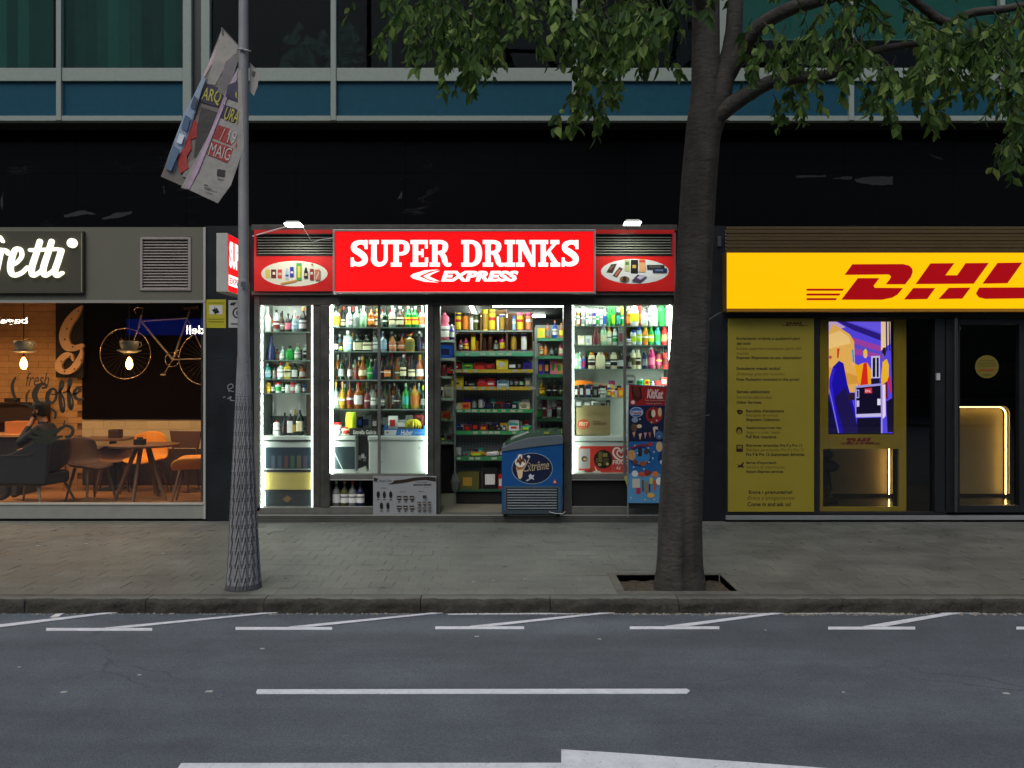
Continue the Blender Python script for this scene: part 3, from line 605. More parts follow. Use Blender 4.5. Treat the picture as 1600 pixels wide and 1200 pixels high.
# bicycle hung on the black panel
by = CY-.16; bt = mat('bicycle_paint', '#8d8278', .35, metal=.4); st = mat('bicycle_chrome', '#b9a184', .25, metal=.9)
bi = thing('bicycle', 'vintage road bicycle hanging on the dark cafe wall', 'bicycle', (X(250, by), by, Z(592, by)))
def P3(u, v, y=by): return (X(u, y), y, Z(v, y))
for cu, cv, R in ((196, 552.5, 39.5), (322, 560, 42)):
    c = Vector(P3(cu, cv)); R = S(R, by); wh = MB().tube([c+Vector((math.cos(t)*R, 0, math.sin(t)*R)) for t in [2*math.pi*j/48 for j in range(49)]], .010, 6).build('wheel', st, bi)
    sp = MB()
    for j in range(28): a = 2*math.pi*j/28; sp.tube([c, c+Vector((math.cos(a)*R, .008*(-1)**j, math.sin(a)*R))], .0016, 3)
    sp.tube([c+Vector((0, -.03, 0)), c+Vector((0, .03, 0))], .018, 8); sp.build('spokes', mat('spoke_wire', '#6a5a4a', .4, metal=.8), wh)
fm = MB()
for a, b_, r in (((219,500),(270,562),.016),((219,502),(294,497),.013),((296,488),(270,562),.015),((270,562),(322,560),.009),((322,560),(294,500),.009),((221,492),(217,512),.017)):
    fm.tube([P3(*a), P3(*b_)], r, 8)
fm.build('frame', bt, bi)
MB().tube([P3(217,512), P3(208,535), P3(196,552.5)], .010, 6).build('fork', st, bi)
MB().tube([P3(221,492), P3(225,481), P3(214,480.5), P3(209,484), P3(213,490)], .010, 6).build('handlebar', st, bi)
MB().tube([P3(296,490), P3(297,482)], .010, 6).build('seat_post', st, bi)
MB().poly([(X(286, by), Z(481, by)), (X(312, by), Z(478, by)), (X(312, by), Z(483, by)), (X(290, by), Z(484, by))], by-.03, .06).build('saddle', C('#2a1a12', .5), bi)
c = Vector(P3(270, 562)); R = S(11, by)
MB().tube([c+Vector((math.cos(t)*R, -.02, math.sin(t)*R)) for t in [2*math.pi*j/24 for j in range(25)]], .006, 5).tube([c, Vector(P3(259, 583))+Vector((0, -.04, 0))], .009, 6).tube([c, Vector(P3(279, 546))], .009, 6).build('crank', st, bi)
MB().box(X(255, by), X(263, by), by-.09, by-.03, Z(587, by), Z(584, by)).build('pedal', st, bi)
# cup pendants
for k, (u, y) in enumerate(((37, .9), (202, .95))):
    pl = thing('cup_pendant_lamp', ['white cup and saucer pendant lamp in front of the brick wall', 'white cup and saucer pendant lamp in front of the bicycle wheel'][k], 'pendant lamp', (X(u, y), y, Z(580, y)), 'cup pendant lamps in the cafe')
    c = (X(u, y), y, Z(548, y)); s = S(1, y)
    link('cup', MB().lathe([(6*s, 0), (11*s, 3*s), (13*s, 8*s), (13.6*s, 15*s), (12.8*s, 15*s), (12*s, 8*s)], n=20).mesh('cup', C('#b9bcae', .3)), pl, Vector(c)-ORG[pl.name])
    MB().tube([(c[0]+12*s, y, c[2]+13*s), (c[0]+18*s, y, c[2]+13*s), (c[0]+19*s, y, c[2]+8*s), (c[0]+13*s, y, c[2]+4*s)], .008, 6).build('handle', C('#b9bcae', .3), pl)
    link('saucer', MB().lathe([(4*s, -4*s), (10*s, -3*s), (17.5*s, 0), (17*s, 1*s), (9*s, -1*s)], n=22).mesh('saucer', C('#8f8a78', .35)), pl, Vector(c)-ORG[pl.name])
    MB().tube([(c[0], y, c[2]+10*s), (c[0], y, 2.98)], .006, 6).build('cord', C('#1a1410', .6), pl)
    MB().tube([(c[0], y, c[2]-4*s), (c[0], y, c[2]-10*s)], .012, 8).build('lamp_holder', C('#5a3a20', .4), pl)
    MB().tube([(c[0]-8*s, y, c[2]+14*s), (c[0]-14*s if k else c[0]+9*s, y, c[2]+20*s)], .005, 6).build('spoon', st, pl)
    link('bulb', MB().lathe([(1.2*s, -10*s), (3.6*s, -14*s), (5.2*s, -20*s), (5*s, -24*s), (3*s, -28*s), (.6*s, -29*s)], n=16).mesh('bulb', mat('warm_bulb', '#ffc46a', .4, em=14, emcol='#ffb455')), pl, Vector(c)-ORG[pl.name])
    ld = bpy.data.lights.new('pendant_light', 'POINT'); ld.energy = 18; ld.color = (1, .62, .3); ld.shadow_soft_size = .05
    lo = bpy.data.objects.new('pendant_light', ld); sc.collection.objects.link(lo); lo.parent = pl; lo.location = Vector((c[0], y-.0, c[2]-34*s))-ORG[pl.name]
# ceiling downlights of the cafe
for k, (x, y) in enumerate(((-6.9, 1.2), (-5.4, 1.3), (-4.0, 1.3), (-8.0, 1.3))):
    dl = thing('ceiling_downlight', ['second cafe ceiling downlight, over the dark armchair', 'third cafe ceiling downlight, over the round table', 'cafe ceiling downlight nearest the pillar', 'cafe ceiling downlight furthest left'][k], 'ceiling light', (x, y, 2.95), 'cafe ceiling downlights')
    link('housing', MB().lathe([(.06, -.02), (.07, .02)], n=16).mesh('housing', C('#2a2622', .5)), dl)
    link('lens', MB().lathe([(.05, -.026), (.05, -.021)], n=16).mesh('lens', mat('warm_lens', '#ffb060', .4, em=12)), dl)
    ld = bpy.data.lights.new('downlight', 'SPOT'); ld.energy = 95; ld.color = (1, .60, .30); ld.spot_size = math.radians(150); ld.spot_blend = .8; ld.shadow_soft_size = .08
    lo = bpy.data.objects.new('downlight', ld); sc.collection.objects.link(lo); lo.parent = dl; lo.location = (0, 0, -.04)

def shell_mesh(name, m, W=.46, H=.36, Dp=.44, curl=.10, th=.022, arm=0):
    """bent seat-and-back shell: faces +x, seat front at x=+Dp/2, back at x=-Dp/2; z=0 is the seat"""
    prof = [(Dp/2, -.02), (Dp*.35, .0), (0, -.005), (-Dp*.3, .0), (-Dp*.45, .05), (-Dp*.52, .14), (-Dp*.56, H*.6), (-Dp*.60, H)]
    wd = [.78, .95, 1, 1, 1, 1, .98, .8]; n = 12; vs = []
    for j, (px, pz) in enumerate(prof):
        back = max(0, (j-3)/4)
        for i in range(n+1):
            t = i/n*2-1; y = t*W/2*wd[j]; e = abs(t)**2.5
            vs.append((px+e*curl*back*(1.4 if arm else 1), y, pz+e*(curl*.35*(1-back)+arm*(1 if j < 6 else .3)*(1 if j else .5))-(e*H*.14 if j == len(prof)-1 else 0)))
    fs = [(j*(n+1)+i, j*(n+1)+i+1, (j+1)*(n+1)+i+1, (j+1)*(n+1)+i) for j in range(len(prof)-1) for i in range(n)]
    mb = MB().add(vs, fs, 0, True); return mb.mesh(name, m)
def chair(label, cat, x, y, rz, col, legc, W=.46, H=.36, Dp=.44, arm=0, seat=.45, name='cafe_chair', curl=.1, group='chairs around the cafe tables'):
    t = thing(name, label, cat, (x, y, .1), group); t.rotation_euler.z = rz
    o = link('shell', shell_mesh('shell', mat('chair_'+col, col, .6, var=.05, bump=.1, bscale=200), W, H, Dp, curl, arm=arm), t, (0, 0, seat))
    s = o.modifiers.new('s', 'SOLIDIFY'); s.thickness = .03; s.offset = 0; s = o.modifiers.new('b', 'SUBSURF'); s.levels = 1; s.render_levels = 2
    for a in (-1, 1):
        for b_ in (-1, 1): link('leg', MB().tube([(a*Dp*.28, b_*W*.3, seat-.01), (a*(Dp*.48), b_*W*.46, 0)], [.021, .013], 8).mesh('leg', mat('leg_'+legc, legc, .5, var=.1)), t)
    return t
chair('orange moulded shell chair behind the round cafe table', 'chair', X(226, 1.75), 1.75, math.radians(-90), '#e0901a', '#7a5230', W=.52, H=.42)
chair('brown shell chair with wooden legs left of the round cafe table', 'chair', X(142, 1.0), 1.0, math.radians(-25), '#4a3226', '#6b5844', W=.46, H=.40, Dp=.44)
chair('orange tub chair right of the round cafe table, beside the pillar', 'chair', X(303, .85), .85, math.radians(195), '#dc8a18', '#6b4a30', W=.5, H=.38, Dp=.52, arm=.12)
chair('low brown shell chair tucked under the far side of the round table', 'chair', X(178, 1.9), 1.9, math.radians(-70), '#6b4630', '#5a3d28', W=.46, H=.2, Dp=.42)
chair('large dark blue armchair in front of the seated person', 'armchair', X(50, .62), .62, math.radians(172), '#10141a', '#6f6a5c', W=.66, H=.44, Dp=.80, arm=.20, name='armchair', seat=.42, curl=.16)
# side skirts of the armchair (closed upholstered base)
ac = bpy.data.objects['armchair']; bev(link('seat_base', MB().box(-.34, .34, -.27, .27, .27, .44).mesh('seat_base', mat('chair_#10141a')), ac), .05, 4)
mb = MB(); mb.poly([(-.44,.30),(.40,.30),(.42,.50),(.20,.62),(-.10,.74),(-.42,.92),(-.50,.90)], .26, .06); bev(link('arm', mb.mesh('arm', mat('chair_#10141a')), ac), .02, 3)
# wooden slat chair at the back right
wc = thing('wooden_chair', 'dark wooden chair with a plain back behind the right orange chair', 'chair', (X(290, 2.05), 2.05, .1))
wd = mat('dark_chair_wood', '#5a3c28', .5, var=.15, scale=12)
y = 2.05
bev(MB().ppoly([(264.5,673),(314,674),(310,700),(269,700)], y-.02, .03).build('backrest', wd, wc), .006)
MB().pbox(268, 722, 312, 727, y-.38, .4).build('seat', wd, wc)
for u in (270, 308):
    MB().tube([P3(u, 690, y), P3(u, 735, y)], .014, 8).build('back_post', wd, wc)
    for dy in (0, -.36): MB().tube([(X(u, y), y+dy, Z(727, y)), (X(u+(u-289)*.15, y), y+dy, .1)], [.018, .012], 8).build('leg', wd, wc)
# round table
ty = 1.1; c = (X(224.5, ty), ty, 0); rt = thing('round_table', 'round cafe table with thick splayed wooden legs', 'table', (c[0], ty, .1))
tw = mat('table_wood', '#6e5038', .4, var=.15, scale=10); zt = Z(694, ty)
link('tabletop', MB().lathe([(.43, -.028), (.45, -.02), (.45, 0)], n=40).mesh('tabletop', tw), rt, (0, 0, zt-.1))
for a in (200, 340, 270, 80): MB().tube([(c[0]+.08*math.cos(math.radians(a)), ty+.08*math.sin(math.radians(a)), zt-.03), (c[0]+.36*math.cos(math.radians(a)), ty+.30*math.sin(math.radians(a)), .1)], [.032, .024], 8).build('leg', tw, rt)
nb_ = thing('napkin_holder', 'black napkin holder standing on the round cafe table', 'napkin holder', (c[0], ty-.1, zt)); MB().box(c[0]-.06, c[0]+.06, ty-.16, ty-.05, zt+.001, zt+.075).build('case', C('#14110f', .5), nb_)
MB().box(c[0]-.03, c[0]+.03, ty-.13, ty-.08, zt+.076, zt+.10).build('napkins', C('#2a241e', .8), nb_)
# table at the back wall and left table
y = 2.1; bt_ = thing('wall_table', 'long dark table against the tiled cafe wall', 'table', (X(165, y), y, .1))
MB().box(X(124, y), X(205, y), y-.3, y+.35, Z(684, y)-.03, Z(684, y)).build('tabletop', tw, bt_); MB().box(X(172, y), X(180, y), y-.02, y+.05, .1, Z(684, y)-.03).build('leg', C('#1a1310', .6), bt_); MB().box(X(160, y), X(192, y), y-.2, y+.2, .1, .12).build('foot', C('#1a1310', .6), bt_)
n2 = thing('napkin_box', 'small dark box on the wall table', 'box', (X(182, y), y, Z(684, y))); bev(MB().box(X(174, y), X(190, y), y-.1, y+.05, Z(684, y)+.001, Z(671, y)).build('case', C('#3a2218', .5), n2), .01)
y = 1.6; lt = thing('service_counter', 'pale counter with a dark front at the left of the cafe', 'counter', (X(10, y), y, .1))
MB().box(X(-120, y), X(44, y), y-.2, y+.4, Z(678, y)-.03, Z(678, y)).build('counter_top', C('#c9925a', .35), lt); MB().box(X(-118, y), X(40, y), y-.15, y+.35, .1, Z(678, y)-.032).build('counter_front', C('#1d1a18', .6), lt)
mk = thing('menu_box', 'orange lit menu box on the pale counter', 'box', (X(23, y), y, Z(678, y))); MB().box(X(4, y), X(44, y), y+.05, y+.3, Z(678, y)+.001, Z(659, y)).build('case', C('#c07a42', .6), mk)
sh = thing('wall_cupboard', 'dark open cupboard behind the seated person', 'cupboard', (X(25, 2.3), 2.3, .1)); MB().box(X(-60, 2.2), X(60, 2.2), 2.2, 2.5, Z(660, 2.2), Z(632, 2.2)).build('cabinet', C('#2c1c12', .7), sh); MB().box(X(-60, 2.2), X(62, 2.2), 2.17, 2.5, Z(632, 2.2)+.002, Z(629, 2.2)).build('shelf', C('#1f150f', .6), sh)
pc = thing('small_planter', 'small dark planter on the cupboard under the brush lettering', 'planter', (X(20, 2.3), 2.3, Z(629, 2.3))); MB().box(X(12, 2.3), X(28, 2.3), 2.22, 2.36, Z(629, 2.3)+.01, Z(622, 2.3)).build('pot', C('#1c1412', .7), pc)
# high stool frame behind
y = 1.9; stl = thing('wooden_trestle', 'light wooden trestle legs between the armchair and brown chair', 'trestle', (X(108, y), y, .1))
for a, b_ in ((104, 99), (116, 120)): MB().tube([P3(a, 690, y), (X(b_, y), y, .1)], [.02, .014], 8).build('leg', C('#a8743e', .5), stl)
MB().box(X(100, y), X(122, y), y-.1, y+.1, Z(721, y), Z(717, y)).build('crossbar', C('#3a2c22', .5), stl)
# brush lettering and painted cup on the window
dc = thing('window_lettering', 'dark olive brush lettering of fresh coffee with a painted cup on the cafe glass', 'window decal', (X(70, .045), .045, Z(700, .045)))
dk = C('#2c2410', .7); dy = .046; k = 12.
def zp(pts): return [(X(a/k, dy), Z(590+b_/k, dy), S(c_/k, dy)) for a, b_, c_ in pts]
for pts in ([(800,195,40),(870,180,40),(850,130,45),(780,120,60),(690,210,100),(650,330,110),(690,450,90),(780,480,50)],
            [(900,300,80),(890,420,80),(980,475,50),(1050,380,50),(1050,250,50),(980,210,50),(905,290,80)], [(960,310,30),(1020,315,26),(1090,290,30)],
            [(1090,290,30),(1170,200,36),(1185,100,45),(1140,90,50),(1125,300,65),(1150,560,75),(1180,640,60),(1210,540,36),(1190,380,36),(1130,280,30)],
            [(1190,290,30),(1290,230,36),(1340,60,45),(1300,50,50),(1285,260,65),(1305,500,75),(1335,585,60),(1370,480,36),(1340,340,36),(1290,250,30)],
            [(1360,310,30),(1450,290,40),(1505,220,40),(1450,195,45),(1400,270,65),(1420,380,65),(1500,415,50),(1560,395,36)],
            [(290,0,40),(235,120,60),(240,260,60),(290,400,50)], [(560,230,20),(500,330,40),(500,450,36)], [(380,490,20),(520,510,40),(650,580,30)],
            [(960,580,30),(1040,660,45),(1030,760,40)], [(1210,810,20),(1200,880,30)]):
    MB().stroke(zp(pts), dy-.001, .001).build('letter_stroke', dk, dc)
mb = MB()
for pts in ([(560,960,20),(640,1010,60),(760,1040,90),(900,1050,110),(1050,1010,90),(1150,950,60),(1240,905,55),(1340,935,60),(1370,1010,60),(1320,1100,60),(1240,1110,50)],
            [(480,1080,30),(600,1110,60),(760,1140,80),(1000,1140,70),(1160,1100,40)], [(600,1180,30),(800,1220,50),(1000,1210,40)]):
    mb.stroke(zp(pts), dy-.0025, .001)
mb.build('painted_cup', C('#1f2312', .7), dc)
text('fresh', (40, 582, 77, 603), dy, dk, dc, shear=.35, off=.0)
# person
pp = thing('person', 'person in dark jacket and cap seated behind the armchair with hand raised to the face', 'person', (X(72, .95), .95, .1))
def person():
    y = 0.; J = {}; V = []; Ed = []; R = []
    def j(n, p, r, par=None): J[n] = len(V); V.append(p); R.append(r); (Ed.append((J[par], J[n])) if par else None)
    j('pel', (0, y, .50), .155); j('waist', (.01, y, .68), .135, 'pel'); j('chest', (-.01, y, .88), .155, 'waist'); j('neck0', (-.03, y, 1.02), .075, 'chest'); j('neck', (-.05, y, 1.08), .055, 'neck0')
    j('head', (-.07, y, 1.16), .085, 'neck'); j('head2', (-.075, y, 1.235), .092, 'head'); j('crown', (-.07, y, 1.29), .065, 'head2')
    for s, n in ((-1, 'a'), (1, 'b')):
        j('sh'+n, (-.01, s*.17, .96), .07, 'chest')
        e = (-.22, s*.24, .76) if s < 0 else (-.10, s*.25, .70); wr = (-.17, s*.10, .99) if s < 0 else (-.33, s*.18, .66)
        j('el'+n, e, .052, 'sh'+n); j('wr'+n, wr, .034, 'el'+n)
        hd = (-.15, s*.05, 1.06) if s < 0 else (-.41, s*.16, .665); j('hand'+n, hd, .032, 'wr'+n)
        for f in range(4):
            o = (-.02+f*.013, 0, .03+.006*(f % 2)) if s < 0 else (-.04, -.02+f*.016, .004)
            p1 = tuple(hd[i]+o[i] for i in range(3)); p2 = tuple(p1[i]+((.0, .012, .03) if s < 0 else (-.03, 0, -.008))[i] for i in range(3))
            j('f%s%d' % (n, f), p1, .0095, 'hand'+n); j('g%s%d' % (n, f), p2, .008, 'f%s%d' % (n, f))
        j('th'+n, (hd[0]+.02, hd[1]+.02, hd[2]+.01), .011, 'hand'+n); j('tt'+n, (hd[0]+.03, hd[1]+.03, hd[2]+.035), .009, 'th'+n)
        j('hip'+n, (-.05, s*.09, .48), .095, 'pel'); j('kn'+n, (-.46, s*.12, .50), .065, 'hip'+n); j('an'+n, (-.42, s*.12, .10), .042, 'kn'+n); j('toe'+n, (-.54, s*.13, .04), .035, 'an'+n)
    me = bpy.data.meshes.new('body'); me.from_pydata(V, Ed, []); o = bpy.data.objects.new('body', me); sc.collection.objects.link(o)
    m = o.modifiers.new('k', 'SKIN'); sv = me.skin_vertices[0].data
    for i, r in enumerate(R): sv[i].radius = (r, r)
    sv[0].use_root = True; m = o.modifiers.new('s', 'SUBSURF'); m.levels = 2
    bpy.context.view_layer.update(); dg = bpy.context.evaluated_depsgraph_get(); m2 = bpy.data.meshes.new_from_object(o.evaluated_get(dg)); bpy.data.objects.remove(o)
    for mm in (C('#141a22', .8), C('#9a6a4c', .5), C('#15161a', .85), C('#0c0c0c', .5)): m2.materials.append(mm)
    for p in m2.polygons:
        c = p.center; p.use_smooth = True
        p.material_index = 1 if (c.z > 1.055 or (c.x < -.35 and c.z > .6) or (c.z > 1.0 and c.y < 0 and c.x < -.1)) else 3 if c.z < .09 else 2 if c.z < .6 and c.x < -.02 else 0
    return m2
link('body', person(), pp)
link('cap', MB().lathe([(.104, 0), (.106, .04), (.09, .085), (.05, .11), (.01, .115)], (-.072, 0, 1.225), 20, sy=.86).box(-.24, -.15, -.055, .055, 1.232, 1.242).mesh('cap', C('#0b0c0e', .8)), pp)
link('hair', MB().lathe([(.094, 0), (.1, .05), (.1, .1)], (-.052, 0, 1.14), 18, sy=.88).mesh('hair', C('#1a120c', .9)), pp)
fc = MB(); fc.add([(-.17,0,1.19),(-.155,-.014,1.165),(-.155,.014,1.165),(-.192,0,1.168),(-.155,0,1.21)], [(0,1,3),(0,3,2),(1,2,3),(4,1,0),(4,0,2)]); link('nose', fc.mesh('nose', C('#9a6a4c', .5)), pp)
for s in (-1, 1):
    link('eye', MB().lathe([(.004,-.008),(.010,0),(.004,.008)], (-.155, s*.033, 1.205), 8).mesh('eye', C('#20160f', .3)), pp)
    link('ear', MB().lathe([(.008,-.025),(.018,0),(.008,.025)], (-.065, s*.092, 1.19), 8, sy=.5).mesh('ear', C('#9a6a4c', .5)), pp)
link('beard', MB().lathe([(.03, 0), (.062, .02), (.07, .05)], (-.105, 0, 1.095), 14).mesh('beard', C('#1a120c', .9)), pp)
# stickers on the pillar
s1 = thing('warning_sign', 'yellow camera surveillance sign on the dark pillar', 'sign', (X(337.5), -.01, Z(512))); bev(MB().pbox(322, 468, 353, 512.5, -.006, .005).build('plate', mat('yellow_plate', '#a8a21c', .5, var=.05), s1), .002)
printed('pictogram', s1, -.0061, [('#c3c6c0', ('r', 327, 477, 347.5, 491)), ('#151515', [(331,484),(339,481),(343,488),(336,491)]), ('#151515', ('r', 335, 479, 336, 484)), ('#7a7414', ('r', 325, 498, 350, 499)), ('#7a7414', ('r', 325, 502, 350, 503)), ('#8f8a1c', ('r', 325, 472.5, 350, 473.5))])
s2 = thing('round_logo_notice', 'white notice with a round dark emblem, half hidden by the post', 'sign', (X(368), -.01, Z(512))); MB().pbox(357, 469, 380, 512, -.006, .005).build('plate', C('#a5a9a8', .5), s2)
printed('emblem', s2, -.0061, [('#181a1c', ('o', 372, 489, 9, 9)), ('#a5a9a8', ('o', 372, 489, 6.5, 6.5)), ('#181a1c', ('o', 373, 489, 4, 5)), ('#181a1c', [(359,477),(361,473),(369,472),(366,477)]), ('#404344', ('r', 361, 505, 378, 507))])
s3 = thing('torn_sticker', 'torn white and yellow sticker on the right dark pillar', 'sticker', (X(1103), -.01, Z(480)))
printed('paper', s3, -.0005, [('#9a9c98', [(1100,459),(1108,457),(1110,459),(1104,463)]), ('#a7a9a4', [(1099,472),(1104,465),(1107,470),(1108,480),(1103,478),(1100,482)]), ('#b9b038', [(1102,468),(1105,466),(1105,473)])])
# ================================================================ DRINKS SHOP (centre)
steel = mat('brushed_steel', '#6a6b66', .45, metal=.25, var=.18, scale=9, bump=.05, bscale=30)
dsteel = mat('dark_steel', '#474844', .42, metal=.3, var=.3, scale=7, bump=.04, bscale=30)
shop = thing('drinks_shop_front', 'steel shopfront with lit display windows and an open doorway under the red sign', 'shopfront', (X(725), 0, 0))
def part(name, m, u0, v0, u1, v1, y, th, b=.003, parent=shop):
    o = MB().pbox(u0, v0, u1, v1, y, th).build(name, m, parent)
    return bev(o, b) if b else o
part('top_rail', dsteel, 393, 351, 1058, 360.5, -.06, .12)
part('header', dsteel, 405.5, 461, 1055, 476.5, -.03, .12); part('header_strip', steel, 393, 455.5, 1058, 460.8, -.07, .12)
part('side_post', steel, 397, 461, 405.2, 793, -.03, .14)
part('post', dsteel, 489.5, 477, 500, 793, -.02, .12); part('post', dsteel, 500.3, 477, 514.8, 793, -.03, .14)
part('post', dsteel, 668.5, 477, 677.5, 803, -.03, .14); part('post', dsteel, 678, 477, 687.5, 803, -.015, .12)
part('post', dsteel, 880.5, 477, 893, 803, -.03, .14); part('side_post', steel, 1050.5, 461, 1056, 803, -.03, .14)
part('bottom_rail', steel, 405.5, 793.2, 668, 803, -.025, .12); part('bottom_rail', steel, 893.3, 793.2, 1050, 803, -.025, .12)
part('middle_rail', steel, 515, 740.5, 668, 749, -.02, .1); part('middle_rail', steel, 893.3, 740.5, 1050, 749, -.02, .1)
for a, b_ in ((515.3, 668.2), (893.5, 1050.2)):
    part('niche_frame', C('#8d908c', .35, metal=.7), a, 749.2, b_, 751, -.028, .05); part('niche_frame', C('#8d908c', .35, metal=.7), a, 791.5, b_, 793, -.028, .05)
part('window_mullion', steel, 590, 477, 593.8, 740.3, -.012, .05, .002); part('window_mullion', steel, 974.8, 477, 978.5, 740.3, -.012, .05, .002)
dark = C('#030303', .8)
part('niche_back', dark, 515.3, 749, 668, 793, .30, .02, 0); part('niche_back', dark, 893.5, 749, 1050, 793, .02, .02, 0)
sg = glass('shop_glass', (.97, .985, .975), 1.0)
for u0, v0, u1, v1 in ((405.5, 477, 489.3, 793), (515, 477, 589.8, 740.3), (594, 477, 668.3, 740.3), (893.2, 477, 974.6, 740.3), (978.7, 477, 1050.3, 740.3)):
    MB().pbox(u0, v0, u1, v1, .02, .006).build('window_pane', sg, shop)
# doorstep with chequer plate
treadm = mat('tread_plate', '#7c7e7a', .4, metal=.3, var=.25, scale=14, bump=.1, bscale=40)
dstp = MB().box(X(396), X(1056), -.075, .62, 0, .088).build('doorstep', dsteel, shop)
st_ = MB().box(X(396), X(1056), -.080, -.0755, .078, .0915).build('step_nosing', C('#9da09a', .4, metal=.2), shop)
tp = MB(); q = random.Random(1)
x = X(397)
while x < X(1055):
    for r in range(3): tp.box(x+(.011 if r % 2 else 0), x+.012+(.011 if r % 2 else 0), -.0775, -.075, .012+r*.022, .020+r*.022)
    x += .024
tp.build('tread_studs', treadm, shop, kind='stuff')
tp = MB(); x = X(397)
while x < X(1055):
    for r in range(3): tp.box(x+(.011 if r % 2 else 0), x+.014+(.011 if r % 2 else 0), -.07+r*.022, -.062+r*.022, .088, .091)
    x += .024
tp.build('tread_top_studs', treadm, shop, kind='stuff')
MB().box(X(688), X(880), -.02, .10, .0915, .096).build('threshold', steel, shop)
# bolt heads and door track bits on the header
bh = MB()
for u in (452, 555, 575, 596, 620, 860, 870, 905, 1012): bh.ppoly([(u+1.6*math.cos(t), 468+1.2*math.sin(t)) for t in [j*.785 for j in range(8)]], -.034, .004)
bh.build('bolt_heads', C('#0e0f0f', .5), shop, kind='stuff')
part('lock_box', dsteel, 524, 474, 531, 479, -.04, .03, .002)
# sign boxes
frm = C('#a4a5a0', .35, metal=.6)
def framed_sign(name, label, u0, v0, u1, v1, y, th, face, frame_m=frm, w=3., parent=None):
    t = thing(name, label, 'sign', (X((u0+u1)/2, y), y, Z(v1, y)))
    MB().pbox(u0+w, v0+w, u1-w, v1-w, y+.012, th-.02).build('face', face, t)
    f = MB().pbox(u0, v0, u1, v0+w, y, th).pbox(u0, v1-w, u1, v1, y, th).pbox(u0, v0+w+.02, u0+w, v1-w-.02, y, th).pbox(u1-w, v0+w+.02, u1, v1-w-.02, y, th)
    bev(f.build('frame', frame_m, t), .003); return t
sy_ = -.20
ms = framed_sign('shop_sign', 'wide lit red shop sign with white slab letters over the open doorway', 520, 358.5, 931, 459, sy_, .14, E('#ea0d12', .98))
# slab-serif lettering, built letter by letter:  unit box 0..1 high
def slab(ch):
    o = []; B = lambda x0, z0, x1, z1: o.append(('b', x0, z0, x1, z1)); K = lambda *p: o.append(('s', p))
    sf = .15
    if ch == 'S': w_ = .80; K((.70,.72,.10),(.62,.88,.17),(.42,.915,.17),(.20,.82,.22),(.20,.65,.24),(.42,.52,.26),(.62,.36,.25),(.62,.18,.22),(.40,.085,.17),(.18,.13,.16),(.10,.28,.10)); B(.63,.66,.76,1.0); B(.04,0,.17,.34)
    if ch == 'U': w_ = .92; B(0,1-sf,.42,1); B(.54,1-sf,.92,1); B(.10,.35,.33,1-sf); B(.64,.35,.80,1-sf); K((.215,.36,.23),(.225,.22,.23),(.32,.11,.20),(.48,.085,.17),(.62,.13,.16),(.71,.24,.16),(.72,.36,.16))
    if ch == 'P': w_ = .82; B(0,0,.46,sf); B(.0,1-sf,.40,1); B(.11,sf,.34,1-sf); K((.34,.925,.15),(.52,.92,.15),(.66,.84,.20),(.68,.70,.23),(.64,.57,.20),(.50,.49,.14),(.34,.485,.13))
    if ch == 'E': w_ = .80; B(0,0,.74,sf); B(0,1-sf,.74,1); B(.10,sf,.33,1-sf); B(.33,.44,.52,.57); B(.46,.36,.56,.66); B(.62,sf,.76,.34); B(.62,.68,.74,1-sf)
    if ch == 'R': w_ = .92; B(0,0,.44,sf); B(.0,1-sf,.40,1); B(.11,sf,.34,1-sf); K((.34,.925,.15),(.52,.92,.15),(.66,.84,.20),(.67,.72,.22),(.62,.60,.18),(.48,.53,.14),(.34,.525,.13)); K((.48,.50,.16),(.60,.38,.22),(.66,.20,.22),(.72,.075,.15),(.86,.075,.15))
    if ch == 'D': w_ = .90; B(0,0,.36,sf); B(0,1-sf,.36,1); B(.10,sf,.33,1-sf); K((.33,.925,.15),(.50,.92,.15),(.68,.80,.22),(.745,.60,.25),(.745,.40,.25),(.68,.20,.22),(.50,.08,.15),(.33,.075,.15))
    if ch == 'I': w_ = .46; B(0,0,.44,sf); B(0,1-sf,.44,1); B(.11,sf,.33,1-sf)
    if ch == 'N': w_ = .94; B(0,0,.36,sf); B(0,1-sf,.30,1); B(.11,sf,.25,1-sf); B(.58,1-sf,.94,1); B(.69,0,.83,1-sf); o.append(('p', [(.11,1),(.36,1),(.83,.14),(.83,0),(.66,0),(.11,.86)]))
    if ch == 'K': w_ = .94; B(0,0,.42,sf); B(0,1-sf,.42,1); B(.10,sf,.32,1-sf); B(.52,1-sf,.90,1); B(.52,0,.94,sf); o.append(('p', [(.32,.36),(.32,.52),(.62,.86),(.80,.86),(.52,.58),(.86,.14),(.60,.14),(.40,.45)]))
    return w_, o
def slab_word(mb, word, u0, v0, u1, v1, y, gap=.02, space=.42):
    ws = [space if c == ' ' else slab(c)[0]+gap for c in word]; tot = sum(ws); x = 0.; H = v1-v0; k = (u1-u0)/tot
    for c, wd_ in zip(word, ws):
        if c != ' ':
            mb = MB()
            for e in slab(c)[1]:
                if e[0] == 'b': mb.pbox(u0+(x+e[1])*k, v1-e[4]*H, u0+(x+e[3])*k, v1-e[2]*H, y, .006)
                elif e[0] == 'p': mb.ppoly([(u0+(x+a)*k, v1-b_*H) for a, b_ in e[1]], y-.0004, .006)
                else: mb.stroke([(X(u0+(x+a)*k, y), Z(v1-b_*H, y), S(c_*(H+k)/2, y)) for a, b_, c_ in e[1]], y-.0008, .006, sub=6)
            mb.build('letter', wl_, ms)
        x += wd_
wl_ = E('#fff4ef', 1.25)
slab_word(None, 'SUPER DRINKS', 546.5, 375, 906, 416.5, sy_+.006)
text('EXPRESS', (689, 423, 810, 440), sy_+.004, wl_, ms, shear=.22, off=.055)
